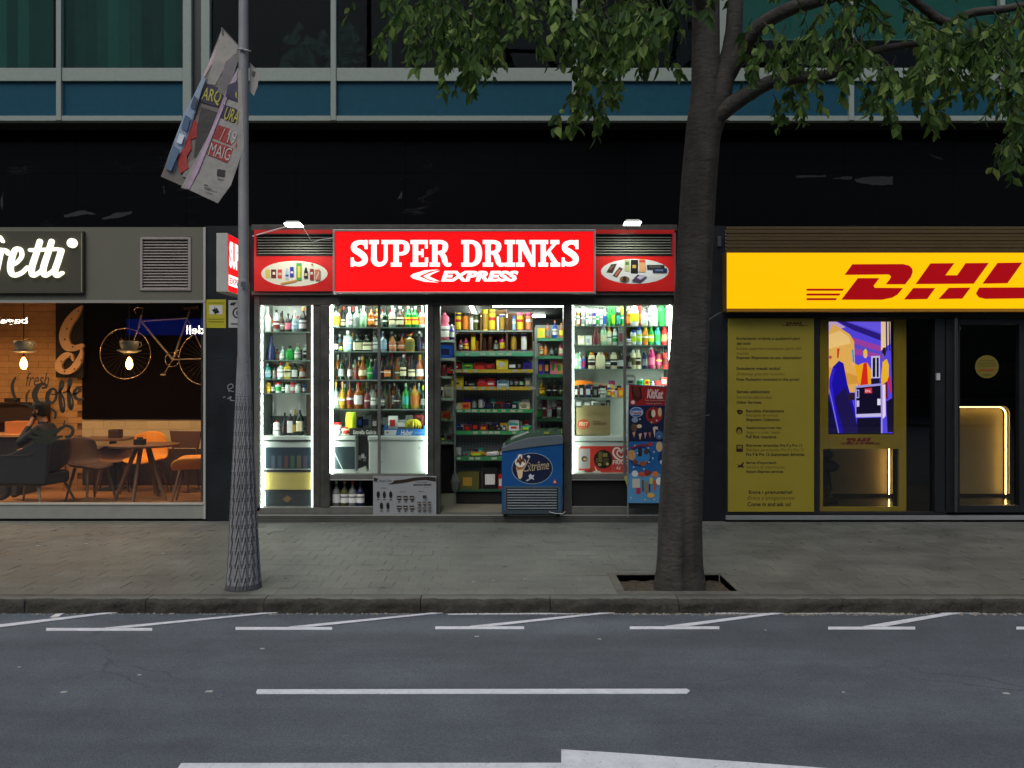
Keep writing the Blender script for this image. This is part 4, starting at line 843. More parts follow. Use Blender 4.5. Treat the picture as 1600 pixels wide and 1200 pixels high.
mb = MB()   # twin swoosh before EXPRESS
def sw(cx, w_, s=1): return [(cx+44*s, 421+w_), (cx+22*s, 422.5+w_), (cx+4, 428+w_*.6), (cx, 431.5), (cx+4, 435-w_*.6), (cx+22*s, 440-w_), (cx+44*s, 441.5-w_), (cx+26*s, 436.5-w_), (cx+17*s, 431.5), (cx+26*s, 426+w_)]
mb.ppoly(sw(641, 0), sy_+.005, .005); mb.ppoly(sw(660, 2, .62), sy_+.0043, .005, 1)
mb.build('swoosh', [wl_, wl_], ms)
mb = MB(); mb.ppoly([(655,431.5),(672,424),(684,422.6),(668,428),(661,431.5),(668,436),(684,440.4),(672,439)], sy_+.0035, .004); mb.build('swoosh_gap', E('#ea0d12', .98), ms)
# red side panels with black louvres and ovals
redp = mat('red_vinyl', '#c51a17', .38, var=.05, scale=5)
for sd_, (u0, u1) in (('left', (397, 521.5)), ('right', (929.5, 1054))):
    t = thing('side_panel', 'red panel with black louvre and oval %s, %s of the main lit sign' % ('print of drinks' if sd_ == 'left' else 'print of snacks', sd_), 'sign panel', (X((u0+u1)/2), -.10, Z(456)))
    y = -.10; a, b_ = (u0+3.5, u1-1.5) if sd_ == 'left' else (u0+1.5, u1-3.5)
    MB().pbox(u0, 359, u1, 365, y, .09).pbox(u0, 400, u1, 455, y, .09).pbox(u0, 365.05, a, 399.95, y, .09).pbox(b_, 365.05, u1, 399.95, y, .09).build('panel', redp, t)
    MB().pbox(a, 365, b_, 400, y+.07, .01).build('louvre_back', C('#050505', .8), t)
    MB().pbox(a, 398, b_, 399.9, y-.004, .07).pbox(a, 365.1, b_, 367, y-.004, .07).build('louvre_frame', C('#0b0b0b', .4), t)
    for i in range(7):
        v = 370+i*4.2; z = Z(v, y); x0, x1 = X(a+.8, y), X(b_-.8, y)
        MB().add([(x0, y+.006, z-.006), (x1, y+.006, z-.006), (x1, y+.045, z+.014), (x0, y+.045, z+.014), (x0, y+.006, z-.011), (x1, y+.006, z-.011), (x1, y+.045, z+.009), (x0, y+.045, z+.009)], [(0,1,2,3),(7,6,5,4),(0,4,5,1),(3,2,6,7)]).build('slat', C('#7c7f74', .4), t)
    if sd_ == 'left':
        L = [('#d8d8c4', ('o', 460, 427.5, 52, 20))]
        L += [('#c9bd60', ('r', 415, 421, 422, 435)), ('#5a3020', ('r', 423.5, 421, 431.5, 435)), ('#e4e0d0', ('r', 426, 425, 430, 429)), ('#c04844', ('r', 434, 421, 440.5, 435)), ('#dcae9a', ('r', 435, 426, 440, 430)), ('#a9bccb', [(446,437),(446,424),(447.5,419),(449,419),(451,424),(451,437)]), ('#28509a', ('r', 446, 429, 451, 432)),
              ('#3a3aa0', ('r', 453, 417, 459, 433)), ('#d8d8e8', ('r', 454, 424, 458, 427)), ('#4c9a4c', ('r', 463, 411, 471, 438)), ('#d4c84a', ('r', 465, 416, 469.5, 434)), ('#c79248', [(438,442),(463,437),(464,439.5),(440,444.5)]), ('#282018', [(475,435),(475,425),(477,418),(479,418),(481,425),(481,435)]), ('#c8b890', ('r', 476, 427, 480, 431)),
              ('#8c2c24', ('r', 484, 420, 490, 437)), ('#c8c0b0', ('r', 485, 425, 489, 429)), ('#b87058', ('r', 492, 421, 500, 438)), ('#d8b0a0', [(493,434),(498,424),(499,426),(494,437)]), ('#9a5a4a', ('r', 486, 412, 489, 414))]
    else:
        L = [('#cfd3d0', ('o', 992, 424, 53, 19.5))]
        L += [('#3a2c22', [(947,426),(955,413),(964,412),(957,427)]), ('#6e5442', [(951,420),(957,414.5),(960,415),(954,422)]), ('#4a2c26', [(957,431),(968,417),(973,420),(964,434)]), ('#b06a50', [(960,430),(968,420),(970,422),(963,432)]), ('#a8b078', ('r', 976, 406, 984, 424)), ('#4f7444', ('r', 977, 409, 983, 414)), ('#14120f', ('r', 985.5, 406, 997, 427)), ('#c7a23c', ('r', 988, 414, 994, 419)), ('#d4a070', ('r', 998.5, 405, 1008.5, 425)), ('#c04830', ('r', 999, 406, 1008, 410)),
              ('#2a2420', ('r', 1011, 414, 1038, 421)), ('#5d5a58', ('r', 1014, 416, 1033, 418)), ('#26304c', ('r', 1020, 419, 1042, 426)), ('#68749a', ('r', 1024, 421, 1036, 423.5)), ('#7a5a3c', ('o', 976, 436, 7.5, 4.5)), ('#2c2018', ('o', 976, 436, 3, 4.5)), ('#4a3a54', [(987,439),(996,429),(1011,432),(1001,441)]), ('#b8b0c8', [(995,434),(1000,430),(1008,432),(1001,437)])]
    printed('oval_print', t, y-.0005, L)
# projecting light box on the left pillar
pj = thing('projecting_sign', 'white edged light box with red and white sides sticking out behind the lamp post', 'sign', (X(347, -.62), -.62, Z(455, -.62)))
y0, y1 = -.62, -.04; x1 = X(356, y0); x0 = X(338, y0); z0, z1 = Z(456, y0), Z(364, y0)
bev(MB().box(x0, x1, y0, y1, z0, z1).build('box', mat('box_white', '#a9aca6', .5, var=.05), pj), .004)
MB().box(x1+.0005, x1+.004, y0+.012, y1-.01, z0+.012, z1-.012).build('face', E('#f0141a', 1.0), pj)
def sidetext(s, ya, yb, za, zb, off=.06):
    vs, fs = text_raw(s, 0, off); xa = min(v[0] for v in vs); xb = max(v[0] for v in vs); sa = min(v[1] for v in vs); sb = max(v[1] for v in vs)
    return MB().add([(x1+.006, ya+(v[0]-xa)/(xb-xa)*(yb-ya), za+(v[1]-sa)/(sb-sa)*(zb-za)) for v in vs], fs)
h = z1-z0
MB().box(x1+.0042, x1+.005, y0+.014, y1-.012, z0+h*.115, z0+h*.30).build('white_band', E('#fff4f0', 1.3), pj)
m_ = sidetext('SUPER', y0+.03, y1-.04, z0+h*.42, z0+h*.88); m_.build('lettering', E('#fff4f0', 1.3), pj)
m_ = sidetext('EXPRESS', y0+.04, y1-.05, z0+h*.15, z0+h*.26, .03); m_.build('small_lettering', E('#d06060', .9), pj)
MB().box(x0+.05, x1-.05, y1, -.001, z1-.2, z1-.1).box(x0+.05, x1-.05, y1, -.001, z0+.1, z0+.2).build('bracket', dsteel, pj)
# floodlights over the side panels
for k, (u, v, ua, va) in enumerate(((459, 350.5, 395, 369), (988, 348, 1010, 362))):
    y = -.42; fl = thing('floodlight', ['small white floodlight on a long arm over the drinks oval', 'small white floodlight over the snacks oval'][k], 'floodlight', (X(u, y), y, Z(v, y)), 'floodlights over the red panels')
    x, z = X(u, y), Z(v, y)
    bev(MB().add([(x-.10, y-.07, z), (x+.10, y-.07, z), (x+.10, y+.07, z-.01), (x-.10, y+.07, z-.01), (x-.07, y-.05, z+.03), (x+.07, y-.05, z+.03), (x+.07, y+.05, z+.025), (x-.07, y+.05, z+.025)], [(3,2,1,0),(4,5,6,7),(0,1,5,4),(1,2,6,5),(2,3,7,6),(3,0,4,7)]).build('housing', C('#c9cdc6', .4), fl), .006)
    MB().add([(x-.095, y-.068, z-.004), (x+.095, y-.068, z-.004), (x+.095, y+.066, z-.02), (x-.095, y+.066, z-.02), (x-.095, y-.068, z-.001), (x+.095, y-.068, z-.001), (x+.095, y+.066, z-.012), (x-.095, y+.066, z-.012)], [(3,2,1,0)[::-1],(4,5,6,7),(0,1,5,4),(1,2,6,5),(2,3,7,6),(3,0,4,7)]).build('lamp_lens', E('#f6ffe8', 14), fl)
    if k == 0: MB().tube([(X(ua, -.06), -.06, Z(va, -.06)), (x-.02, y, z-.008)], .008, 6).build('arm', C('#d0d2cc', .4), fl)
    else: MB().tube([(x, -.06, Z(356, -.06)), (x, y+.03, z+.01)], .01, 6).build('arm', C('#8a8c86', .4), fl)
    if k == 0: MB().tube([(x+.08, y, z+.01), (x+.13, y+.1, z-.09), (x+.16, y+.2, z-.17), (x+.26, -.14, Z(374, -.14)), (X(521, -.14), -.16, Z(372, -.16))], .004, 5).build('cable', C('#cfd2cc', .5), fl)
    ld = bpy.data.lights.new('floodlight_beam', 'SPOT'); ld.energy = 16; ld.color = (1, 1, .9); ld.spot_size = math.radians(140); ld.spot_blend = .6; ld.shadow_soft_size = .06
    lo = bpy.data.objects.new('floodlight_beam', ld); sc.collection.objects.link(lo); lo.parent = fl; lo.location = (0, 0, -.04); lo.rotation_euler = (math.radians(14), 0, 0)

# ---------------------------------------------------------------- shop interior
SX0, SX1, SYB = X(396)+.02, X(1056)-.02, 3.3
struct('shop_floor', MB().box(SX0-.6, SX1+.6, .62, SYB, .02, .088).box(X(688), X(880), .10, .62, .088, .092), mat('shop_floor_tile', '#7d7a6c', .35, var=.12, scale=5))
struct('shop_ceiling', MB().box(SX0-.6, SX1+.6, .12, SYB, 2.72, 2.8), C('#30332f', .8))
struct('shop_wall', MB().box(SX0-.6, SX1+.6, SYB, SYB+.1, 0, 2.8).box(SX0-.7, SX0-.6, .12, SYB, 0, 2.8).box(SX1+.6, SX1+.7, .12, SYB, 0, 2.8), C('#23262a', .8))
for k, (x, y, L, r) in enumerate(((-.55, 1.7, 1.3, 90), (.35, .95, 1.2, 0), (-.1, 2.5, 1.2, 0), (-.05, .42, 1.3, 0))):  # last tube is added, unseen behind the header, to light the shelf fronts
    tl = thing('ceiling_tube_light', ['white tube light running into the shop above the left shelves', 'white tube light over the right shelf end', 'white tube light at the back of the shop', 'added unseen white tube light just inside the shop doorway'][k], 'ceiling light', (x, y, 2.68), 'shop ceiling tube lights'); tl.rotation_euler.z = math.radians(r)
    link('tube', MB().box(-L/2, L/2, -.016, .016, -.01, .02).mesh('tube', E('#f2fff4', 46)), tl); link('batten', MB().box(-L/2, L/2, -.03, .03, .021, .04).mesh('batten', C('#b5b8b2', .5)), tl)
gshelf = glass('shelf_glass', (.93, .98, .95), 1.)
led = E('#f3fff4', 9)
cases = []
def case(name, label, u0, u1, v1, y0, y1, backm, shelves, strips, solid_sides=True, top=60):
    t = thing(name, label, 'display case', (X((u0+u1)/2, y0), y0, Z(v1, y0)))
    if backm: MB().box(X(u0), X(u1), y1, y1+.02, Z(v1), 2.71).build('back_panel', backm, t)
    for v, ya in shelves:
        bb = MB().box(X(u0, ya)+.012, X(u1, ya)-.012, .05, y1-.005, Z(v, ya)-.012, Z(v, ya)); bb.build('glass_shelf', gshelf, t)
        MB().box(X(u0, .05)+.01, X(u1, .05)-.01, .046, .0495, Z(v, ya)-.013, Z(v, ya)+.001).build('shelf_edge', C('#9fc0ae', .25), t)
    for u, va, vb, s in strips:
        w_ = .013 if s > 25 else .006; MB().box(X(u, .06)-w_, X(u, .06)+w_, .055, .075, Z(vb, .06), Z(va, .06)).build('light_strip', E('#f3fff4', s), t)
    if solid_sides:
        MB().box(X(u0)-.015, X(u0)-.002, .05, y1, Z(v1), 2.71).build('side_panel', C('#8f9a92', .4), t); MB().box(X(u1)+.002, X(u1)+.015, .05, y1, Z(v1), 2.71).build('side_panel', C('#8f9a92', .4), t)
    MB().box(X(u0)+.03, X(u1)-.03, .12, .15, 2.638, 2.654).build('added_top_light', E('#f3fff4', top), t)  # extra strip behind the header, added to brighten the case
    MB().box(X(u0), X(u1), .05, y1, 2.655, 2.70).build('top_panel', C('#aab5ac', .5), t)
    return t
y = .24
case('display_case', 'narrow bottle display case in the left window with bright strip lights', 406, 489, 793, .05, .50, C('#c6c9c4', .6), [(520, y), (563.5, y), (592, y), (614, y)], [(408, 477, 792, 48), (487.5, 477, 792, 9)])
case('display_case', 'wide bottle display case in the middle window with bright strip lights', 515.5, 668, 740, .05, .50, C('#5d665e', .6), [(513, y), (550, y), (593.5, y), (638.5, y)], [(518, 477, 740, 52), (666.5, 477, 740, 24)])
case('display_case', 'toiletries display case in the right window with bright strip lights', 893.5, 1050, 740, .05, .50, C('#b4beb5', .6), [(511, y), (540, y), (577, y), (621, y)], [(895.5, 477, 740, 24), (1047, 477, 740, 50)])
G1 = 'bottles in the left display case'
W = "left case's top shelf"
row(520, y, W, G1, [(418,12,40,'wine','white','clear','white'),(432,10,36,'bottle','clear','dark red','black'),(441,7,34,'wine','brown','grey'),(450.5,9,30,'bottle','black','pink'),(460.5,8,35,'bottle','clear','pale blue','silver'),(474,13,39,'bottle','black','white','orange')])
row(563.5, y, "left case's second shelf", G1, [(412,6,22,'bottle','amber'),(424,14,37,'flask','navy',None,'navy'),(441.5,8,22,'bottle','clear','white','white'),(453,12,23,'square','green','green','black'),(465,10,27,'bottle','pale green','white','white'),(478.5,10,26,'square','clear','black','white')])
row(592, y, "left case's third shelf", G1, [(418,10,24,'square','teal','pale blue','grey'),(429,6,20,'bottle','grey'),(439,10,25,'square','clear','white','red'),(449.5,11,26,'square','yellow','cream','yellow'),(460.5,9,24,'square','black','white'),(472.5,9,22,'bottle','amber','white','brown'),(481.5,6,18,'bottle','clear','white','white')])
row(614, y, "left case's fourth shelf", G1, [(412.5,8,17,'jar','yellow','gold','gold'),(420.5,7,16,'jar','gold','yellow','gold'),(427,6,18,'bottle','black','white'),(435.5,9,16,'jar','clear','green','red'),(443,6,15,'jar','dark green','white'),(450,8,16,'jar','clear','white','black'),(458,8,16,'jar','pink','white','red'),(466,9,14,'jar','clear','white','silver'),(476,6,15,'bottle','blue','white','black'),(482.5,6,14,'jar','lime','dark green','black')])
# cabinet fridge
def fridge_cab(u0, u1, v0, v1, label):
    t = thing('drinks_fridge', label, 'fridge', (X((u0+u1)/2, .1), .1, Z(v1, .1))); wm = mat('fridge_white', '#b9c4bc', .35)
    bev(MB().box(X(u0, .1), X(u1, .1), .10, .48, Z(v1, .1), Z(v0, .1)).build('cabinet', wm, t), .012, 3); return t
fc_ = fridge_cab(410, 488, 681, 792, 'white fridge with dark glass and a yellow band standing in the left case')
MB().pbox(414.5, 699, 486.5, 732, .094, .006).build('glass_door', C('#2c3a44', .12), fc_); MB().pbox(414.5, 738, 486.5, 765, .092, .008).build('yellow_band', mat('band', '#b8a95c', .5, var=.06, stretch=(.2, 1, 12)), fc_)
MB().pbox(414.5, 768, 486.5, 791, .094, .006).build('lower_panel', C('#2b3438', .25), fc_); MB().pbox(410.5, 734, 488, 737.5, .088, .012).pbox(410.5, 765.2, 488, 767.8, .088, .012).pbox(411, 687.5, 488, 690, .088, .012).build('door_gap', C('#15191b', .5), fc_)
mb = MB(); mb.ppoly([(441,780),(449,774),(457,780),(453,781),(450,785),(446,784),(443,782)], .0925, .002); mb.build('emblem', C('#7a6236', .5), fc_)
for i, c in enumerate(('#44505a', '#3c4a54', '#5a3c38', '#3d5a44', '#5a5a40', '#4a4450')): MB().pbox(424+i*10, 712, 430+i*10, 731, .0925, .001).build('bottle_print', C(c, .4), fc_)
bd = thing('slogan_board', 'dark board with grey slogan lettering above the fridge in the left case', 'sign', (X(447, .42), .42, Z(681, .42)))
MB().pbox(412, 650, 488, 681, .42, .01).build('board', C('#1a2420', .6), bd)
text('¿QUÉ AA  AS', (419, 661, 483, 669), .418, C('#7f8d86', .6), bd, off=.01); text('PREFIERES?', (426, 672, 483, 680), .418, C('#7f8d86', .6), bd, off=.01)
row(681, .2, 'the fridge in left case', 'bottles on the left fridge', [(432.5,11,23,'jug','white','white','red'),(445,9,36,'wine','black','brown'),(453.5,9,40,'square','black','white','silver'),(461,8,42,'wine','black','gold','gold'),(468.5,12,46,'bottle','dark green','cream','silver')])
G2 = 'bottles in the middle display case'
row(513, y, "wide case's top shelf", G2, [(525,12,32,'square','clear','yellow','black'),(536.5,7,27,'bottle','black','cream'),(546,11,33,'bottle','clear','white','white'),(557,11,33,'bottle','clear','grey','white'),(568,12,35,'bottle','pale green','pale green','white'),(580,11,34,'bottle','amber','orange','black'),(589,8,30,'bottle','amber','cream','gold'),(602,9,34,'wine','dark green','dark green'),(613,11,35,'bottle','clear','cream','white'),(625,12,34,'bottle','brown','cream','white'),(638,11,34,'bottle','green','yellow','silver'),(649,11,34,'bottle','green','yellow','silver'),(660,11,35,'bottle','white','peach','white')])
row(550, y, "wide case's second shelf", G2, [(524,10,24,'bottle','black','white'),(533,6,17,'bottle','black','lime'),(544,14,33,'square','clear','pale blue','white'),(559,14,25,'square','dark green','cream','dark green'),(574.5,14,25,'square','dark green','cream','black'),(586,8,30,'bottle','grey','white'),(598.5,12,29,'bottle','pale blue','pale blue','navy'),(613.5,12,29,'flask','peach','peach','black'),(628,11,28,'flask','amber','peach','navy'),(640.5,15,28,'square','gold','olive','gold'),(655.5,9,32,'bottle','black','navy','white')])
row(593.5, y, "wide case's third shelf", G2, [(534,11,40,'wine','dark green','grey'),(547,8,38,'wine','brown','silver'),(557,7,34,'wine','maroon'),(567,13,36,'flask','amber','cream','gold'),(578,9,27,'bottle','green','green','green'),(586.5,7,31,'square','navy'),(597,8,32,'bottle','brown','brown'),(606,11,36,'wine','black','orange'),(613.5,8,36,'wine','brown'),(621,8,34,'wine','amber','olive','amber'),(630,10,39,'bottle','dark green','cream','white'),(643,11,38,'wine','black','cream'),(656,12,39,'wine','amber','white','gold')])
row(638.5, y, "wide case's fourth shelf", G2, [(525,10,42,'wine','clear','clear','gold'),(535.5,11,42,'wine','gold','gold','peach'),(547,10,40,'bottle','amber','dark red','brown'),(560,13,41,'bottle','amber','white','red'),(574,9,32,'bottle','maroon','maroon'),(583.5,9,34,'bottle','grey','white'),(597.5,9,30,'bottle','black','grey'),(607.5,10,36,'flask','brown'),(620,10,36,'flask','black','brown'),(634,11,39,'bottle','green','teal','pale green'),(648,14,41,'bottle','gold','amber','black'),(661,9,36,'wine','dark green','grey','lime')])
# second rank, glimpsed between the front bottles
q = random.Random(12)
PAL = ('amber', 'brown', 'grey', 'white', 'gold', 'pale green', 'dark green', 'clear', 'maroon', 'olive', 'black', 'cream', 'green', 'pale blue', 'orange', 'blue', 'peach', 'silver')
for nm_, vb, ua, ub, st_2, wd_, hmin, hmax, kinds in (('left', 520, 415, 484, 8, 'top', 24, 34, 0), ('left', 563.5, 433, 484, 12, 'second', 14, 22, 0), ('left', 592, 414, 484, 8, 'third', 18, 24, 0), ('left', 614, 414, 484, 8, 'fourth', 13, 17, 0),
    ('wide', 513, 524, 663, 6.6, 'top', 26, 34, 0), ('wide', 550, 524, 663, 6.6, 'second', 25, 33, 0), ('wide', 593.5, 528, 663, 6.6, 'third', 30, 40, 0), ('wide', 638.5, 524, 663, 6.6, 'fourth', 30, 41, 0),
    ('right', 511, 900, 1044, 8, 'top', 22, 30, 1), ('right', 540, 934, 1044, 9, 'second', 20, 26, 1), ('right', 577, 900, 1044, 8, 'third', 18, 28, 1), ('right', 621, 903, 972, 9, 'fourth', 14, 24, 1)):
    u = ua; i = 0; last = None
    while u < ub:
        c = q.choice([p_ for p_ in PAL if p_ != last]); last = c; i += 1; lb_ = q.choice((None, 'white', 'cream', 'grey', 'red', 'gold', 'black', 'yellow')); lb_ = None if lb_ == c else lb_
        item(u, vb-.6, q.uniform(.34, .41), q.uniform(7.5, 10.5), q.uniform(hmin, hmax), q.choice(('shampoo', 'stick', 'box', 'jar') if kinds else ('bottle', 'wine', 'flask', 'square', 'bottle')), c, lb_, q.choice(('black', 'gold', 'red', 'silver', 'white')), '%s item%s, %s from left, back row, %s case\'s %s shelf' % (c, ' with %s label' % lb_ if lb_ else '', ORD[i], nm_, wd_), 'back rank items in the display cases')
        u += st_2*q.uniform(.85, 1.2)
# lower part of the middle window
fa = thing('chest_freezer', 'large white chest freezer end filling the lower right of the middle window', 'freezer', (X(622, .12), .12, Z(740, .12)))
wm = mat('fridge_white'); bev(MB().box(X(576, .12), X(666, .12), .12, .48, Z(740.2, .12), Z(688.5, .12)).build('body', wm, fa), .015, 3); bev(MB().box(X(574.5, .1), X(667, .1), .10, .49, Z(688.2, .1), Z(681, .1)).build('lid', wm, fa), .012, 3)
for a, b_ in ((596,700),(655,700),(596,722)): MB().ppoly([(a+.9*math.cos(t), b_+.9*math.sin(t)) for t in [j*.785 for j in range(8)]], .118, .003).build('rivet', C('#4d5550', .5), fa)
fb = thing('glass_fridge', 'small white fridge with a dark glass front in the lower left of the middle window', 'fridge', (X(536, .12), .12, Z(740, .12)))
bev(MB().box(X(517, .12), X(555.5, .12), .12, .48, Z(740.2, .12), Z(681, .12)).build('body', wm, fb), .012, 3); MB().pbox(522, 698, 554.5, 733, .112, .008).build('glass_door', C('#2f3d40', .12), fb); MB().pbox(518, 687.5, 555, 690, .112, .008).build('lid_gap', C('#2b302d', .4), fb)
MB().tube([(X(521, .08), .08, Z(704, .08)), (X(538, .08), .08, Z(739, .08))], .004, 5).build('cable', C('#dfe6df', .5), fb)
MB().box(X(516), X(668), .052, .49, Z(741.5), Z(740.3)).build('case_floor', C('#8f9a92', .5), shop); MB().box(X(894), X(1050), .052, .49, Z(741.5), Z(740.3)).build('case_floor', C('#8f9a92', .5), shop)
wb = thing('white_box', 'small tilted white box between the fridge and the chest freezer', 'box', (X(565, .15), .15, Z(740, .15)))
MB().ppoly([(555,740),(559,733),(570,729),(575,740)], .15, .08).build('carton', C('#c2ccbe', .6), wb)
MB().pbox(556, 681, 574, 740, .30, .02).build('dark_board', C('#1d211d', .7), fb)
for i, (a, b_) in enumerate(((562, 715), (567, 712), (570, 717))): item(a, b_+4, .28, 5, 7, 'jar', ('silver', 'white', 'grey')[i], None, 'silver', ('silver', 'white', 'grey')[i]+' small glass jar hanging between fridge and chest freezer', 'small jars in the middle window')
eb = thing('brand_strip', 'long black sign strip with white lettering above the lower fridges', 'sign', (X(572, .14), .14, Z(681, .14)))
MB().pbox(546, 669, 599, 680.6, .14, .02).build('strip', C('#191a17', .5), eb); text('Estrella Galicia', (552, 672, 588, 678.5), .1385, C('#c9cec4', .5), eb, off=.02)
hb = thing('blue_box', 'flat blue cardboard tray with white lettering on the chest freezer', 'box', (X(633, .12), .12, Z(681, .12)))
MB().pbox(600, 670.5, 666, 680.6, .115, .012).pbox(600, 665, 603, 670.4, .13, .25).pbox(662, 665, 666, 670.4, .13, .25).build('tray', C('#2a70b8', .5), hb)
printed('print', hb, .1148, [('#c6d2cc', [(600.5,672),(620,672),(618,680),(600.5,680)]), ('#59605c', ('r', 604, 674.5, 607, 677))]); text('Huber', (626, 671.5, 645, 680), .1135, C('#dfe9ec', .5), hb, shear=.3, off=.02); text('chupa', (647, 675, 660, 678), .1135, C('#8fb4cf', .5), hb)
bn = thing('banana_bunch', 'bunch of ripe bananas on the blue tray in the middle window', 'bananas', (X(648, .18), .18, Z(670, .18)))
for i in range(7):
    a = -1.1+i*.36; P = []
    for k in range(7): t_ = k/6; P.append((X(646, .18)+math.sin(a)*.085*math.sin(t_*1.7)*1.2, .14+.03*abs(i-3)*.4, Z(655.5, .18)-.115*t_**1.15+.02*math.sin(t_*3)))
    MB().tube(P, [.006, .014, .018, .019, .018, .013, .004], 7).build('banana', mat('banana', '#b9b41f', .5, var=.12, scale=40), bn)
row(680, .22, "wide case's lowest level", 'snacks in the middle window', [(548,17,36,'bag','lime','yellow','black'),(533,13,10,'box','white','black'),(527,15,20,'jar','white','white','red'),(541,11,13,'jar','cream','red','red')])
row(670, .24, 'the blue tray', 'snack bags on the blue tray', [(614,16,20,'bag','white','red'),(628,15,14,'bag','grey','white'),(655,18,22,'bag','dark red','brown')])
row(669, .36, "wide case's shadowed bottom", 'snack bags in the middle window', [(574,14,20,'bag','grey','navy'),(586,13,16,'bag','brown','silver'),(602,14,24,'bag','black','grey'),(563,10,18,'bag','black','blue'),(640,12,20,'bag','silver','grey')])
# four bottles in the niche, menu panel
row(791.5, .10, "low niche", 'juice bottles in the low niche', [(525.5,12.5,40,'bottle','grey','white','pale green'),(538.5,12.5,40,'bottle','olive','white','peach'),(551,12.5,40,'bottle','grey','white','red'),(563.5,12.5,40,'bottle','navy','white','navy')])
mp_ = thing('ice_cream_price_board', 'white price board of ice creams with a brown wave, leaning under the middle window', 'sign', (X(632, -.05), -.05, .09))
MB().pbox(583, 744, 681.5, 805.5, -.06, .015).build('board', mat('board_white', '#8d9294', .5, var=.04), mp_)
L = [('#2a2018', [(584,746),(598,750),(615,751),(632,749),(650,746),(665,745),(681,746),(681,753),(665,750),(650,751),(630,755),(610,757),(596,755),(584,752)]), ('#8d9294', ('o', 602, 751.5, 13, 4.8))]
for a, b_ in ((591,773),(600.5,773),(610.5,773),(596,790.5),(606,790.5)): L += [('#18140f', ('o', a, b_, 2.5, 5.5)), ('#4a4440', ('r', a-2, b_+7, a+2, b_+8.5))]
for a in (623.5, 633.5, 643.5):
    for b_ in (775, 790): L += [('#2b2520', [(a-3.7,b_),(a+3.7,b_),(a+3,b_+6),(a-3,b_+6)]), ('#8f8a84', ('r', a-3, b_+2.4, a+3, b_+4)), ('#3a3430', ('r', a-1.5, b_+8, a+1.8, b_+9.6))]
for a in (655, 663, 671):
    for b_ in (784, 793): L += [('#3a342e', [(a-3,b_),(a+3,b_),(a+2.4,b_+4.6),(a-2.4,b_+4.6)]), ('#9a958e', ('r', a-2.4, b_+1.8, a+2.4, b_+3)), ('#3a3430', ('r', a-1.2, b_+6, a+1.2, b_+7.2))]
L += [('#3a342e', [(660,774),(667,774),(666,779),(661,779)])]
printed('print', mp_, -.0602, L); text('Häagen-Dazs', (592, 749.5, 612, 754), -.0625, C('#1a1512', .5), mp_)
text('extraordinari', (646, 755, 674, 759), -.0615, C('#1a1512', .5), mp_, off=.03); text('Prova el nostre', (649, 751.8, 668, 754.4), -.0615, C('#3a342e', .5), mp_); text('gelats', (663, 760.5, 672, 762), -.0615, C('#3a342e', .5), mp_)
for a, b_, s in ((595, 763, 'MINIS'), (625, 768.5, '100 ml'), (654, 768, '460 ml')): text(s, (a, b_-1.5, a+9, b_+1), -.0615, C('#3a342e', .5), mp_)

# ---------------------------------------------------------------- shelving in the doorway
def gondola(label, u0, u1, y, yb, shelves, vb, side='#7c817c', perf=True):
    t = thing('shop_shelving', label, 'shelving unit', (X((u0+u1)/2, y), y, .092)); pm = mat('shelf_metal', '#5d625f', .5, metal=.3)
    MB().box(X(u0, y), X(u1, y), yb, yb+.02, .092, Z(shelves[0][0]-2 if perf else 505, y)).build('back_panel', mat('perforated_panel', '#8f9694', .55), t)
    if perf:
        hm = MB()
        for r in range(60):
            z = .3+r*.034
            for c in range(24):
                xx = X(u0, y)+.03+c*(X(u1, y)-X(u0, y)-.06)/23; hm.box(xx-.008, xx+.008, yb-.0015, yb, z, z+.008)
        hm.build('perforations', C('#1b1e1d', .8), t, kind='stuff')
    for u in (u0, u1):
        for yy in (y, yb): MB().box(X(u, y)-.012, X(u, y)+.012, yy, yy+.03, .092, Z(shelves[0][0]-(18 if perf else 20), y)).build('upright', mat('upright_metal', '#8d918d', .45, metal=.4), t)
    for v, c, hgt in shelves:
        z = Z(v, y); MB().box(X(u0, y)+.013, X(u1, y)-.013, y+.004, yb-.002, z-.022, z).build('shelf', pm, t)
        MB().box(X(u0, y)+.002, X(u1, y)-.002, y-.006, y+.003, z-S(hgt, y), z+.004).build('price_rail', C(c, .4), t)
    MB().box(X(u0, y), X(u1, y), y+.03, yb, .092, Z(vb, y)).build('base', C('#101210', .7), t); return t
gy_, gb_ = .75, .97
g1 = gondola('central shop shelving with green and yellow price rails behind the doorway', 711, 833.5, gy_, gb_, [(551,'#5fae86',5.5),(577.5,'#c7ad3a',5),(604.5,'#c7ad3a',5),(639.5,'#3f9a5c',5.5),(673.5,'#3f9a5c',5.5),(713.5,'#3a8454',6),(764.5,'#2c5a44',3.5)], 768)
pr = MB(); q = random.Random(6)
for v in (553.5, 579.5, 606.5, 642, 676, 716.3):
    u = 714.
    while u < 828:
        wq = q.uniform(5, 9)
        if q.random() < .6: pr.pbox(u, v-1.8, u+wq, v+1.8, gy_-.0085, .002)
        u += wq+q.uniform(2, 8)
pr.build('price_tags', C('#b5b9a8', .5), g1, kind='stuff')
yy = gy_+.10
cb = mat('carton_brown', '#7a5a3a', .8, var=.1)
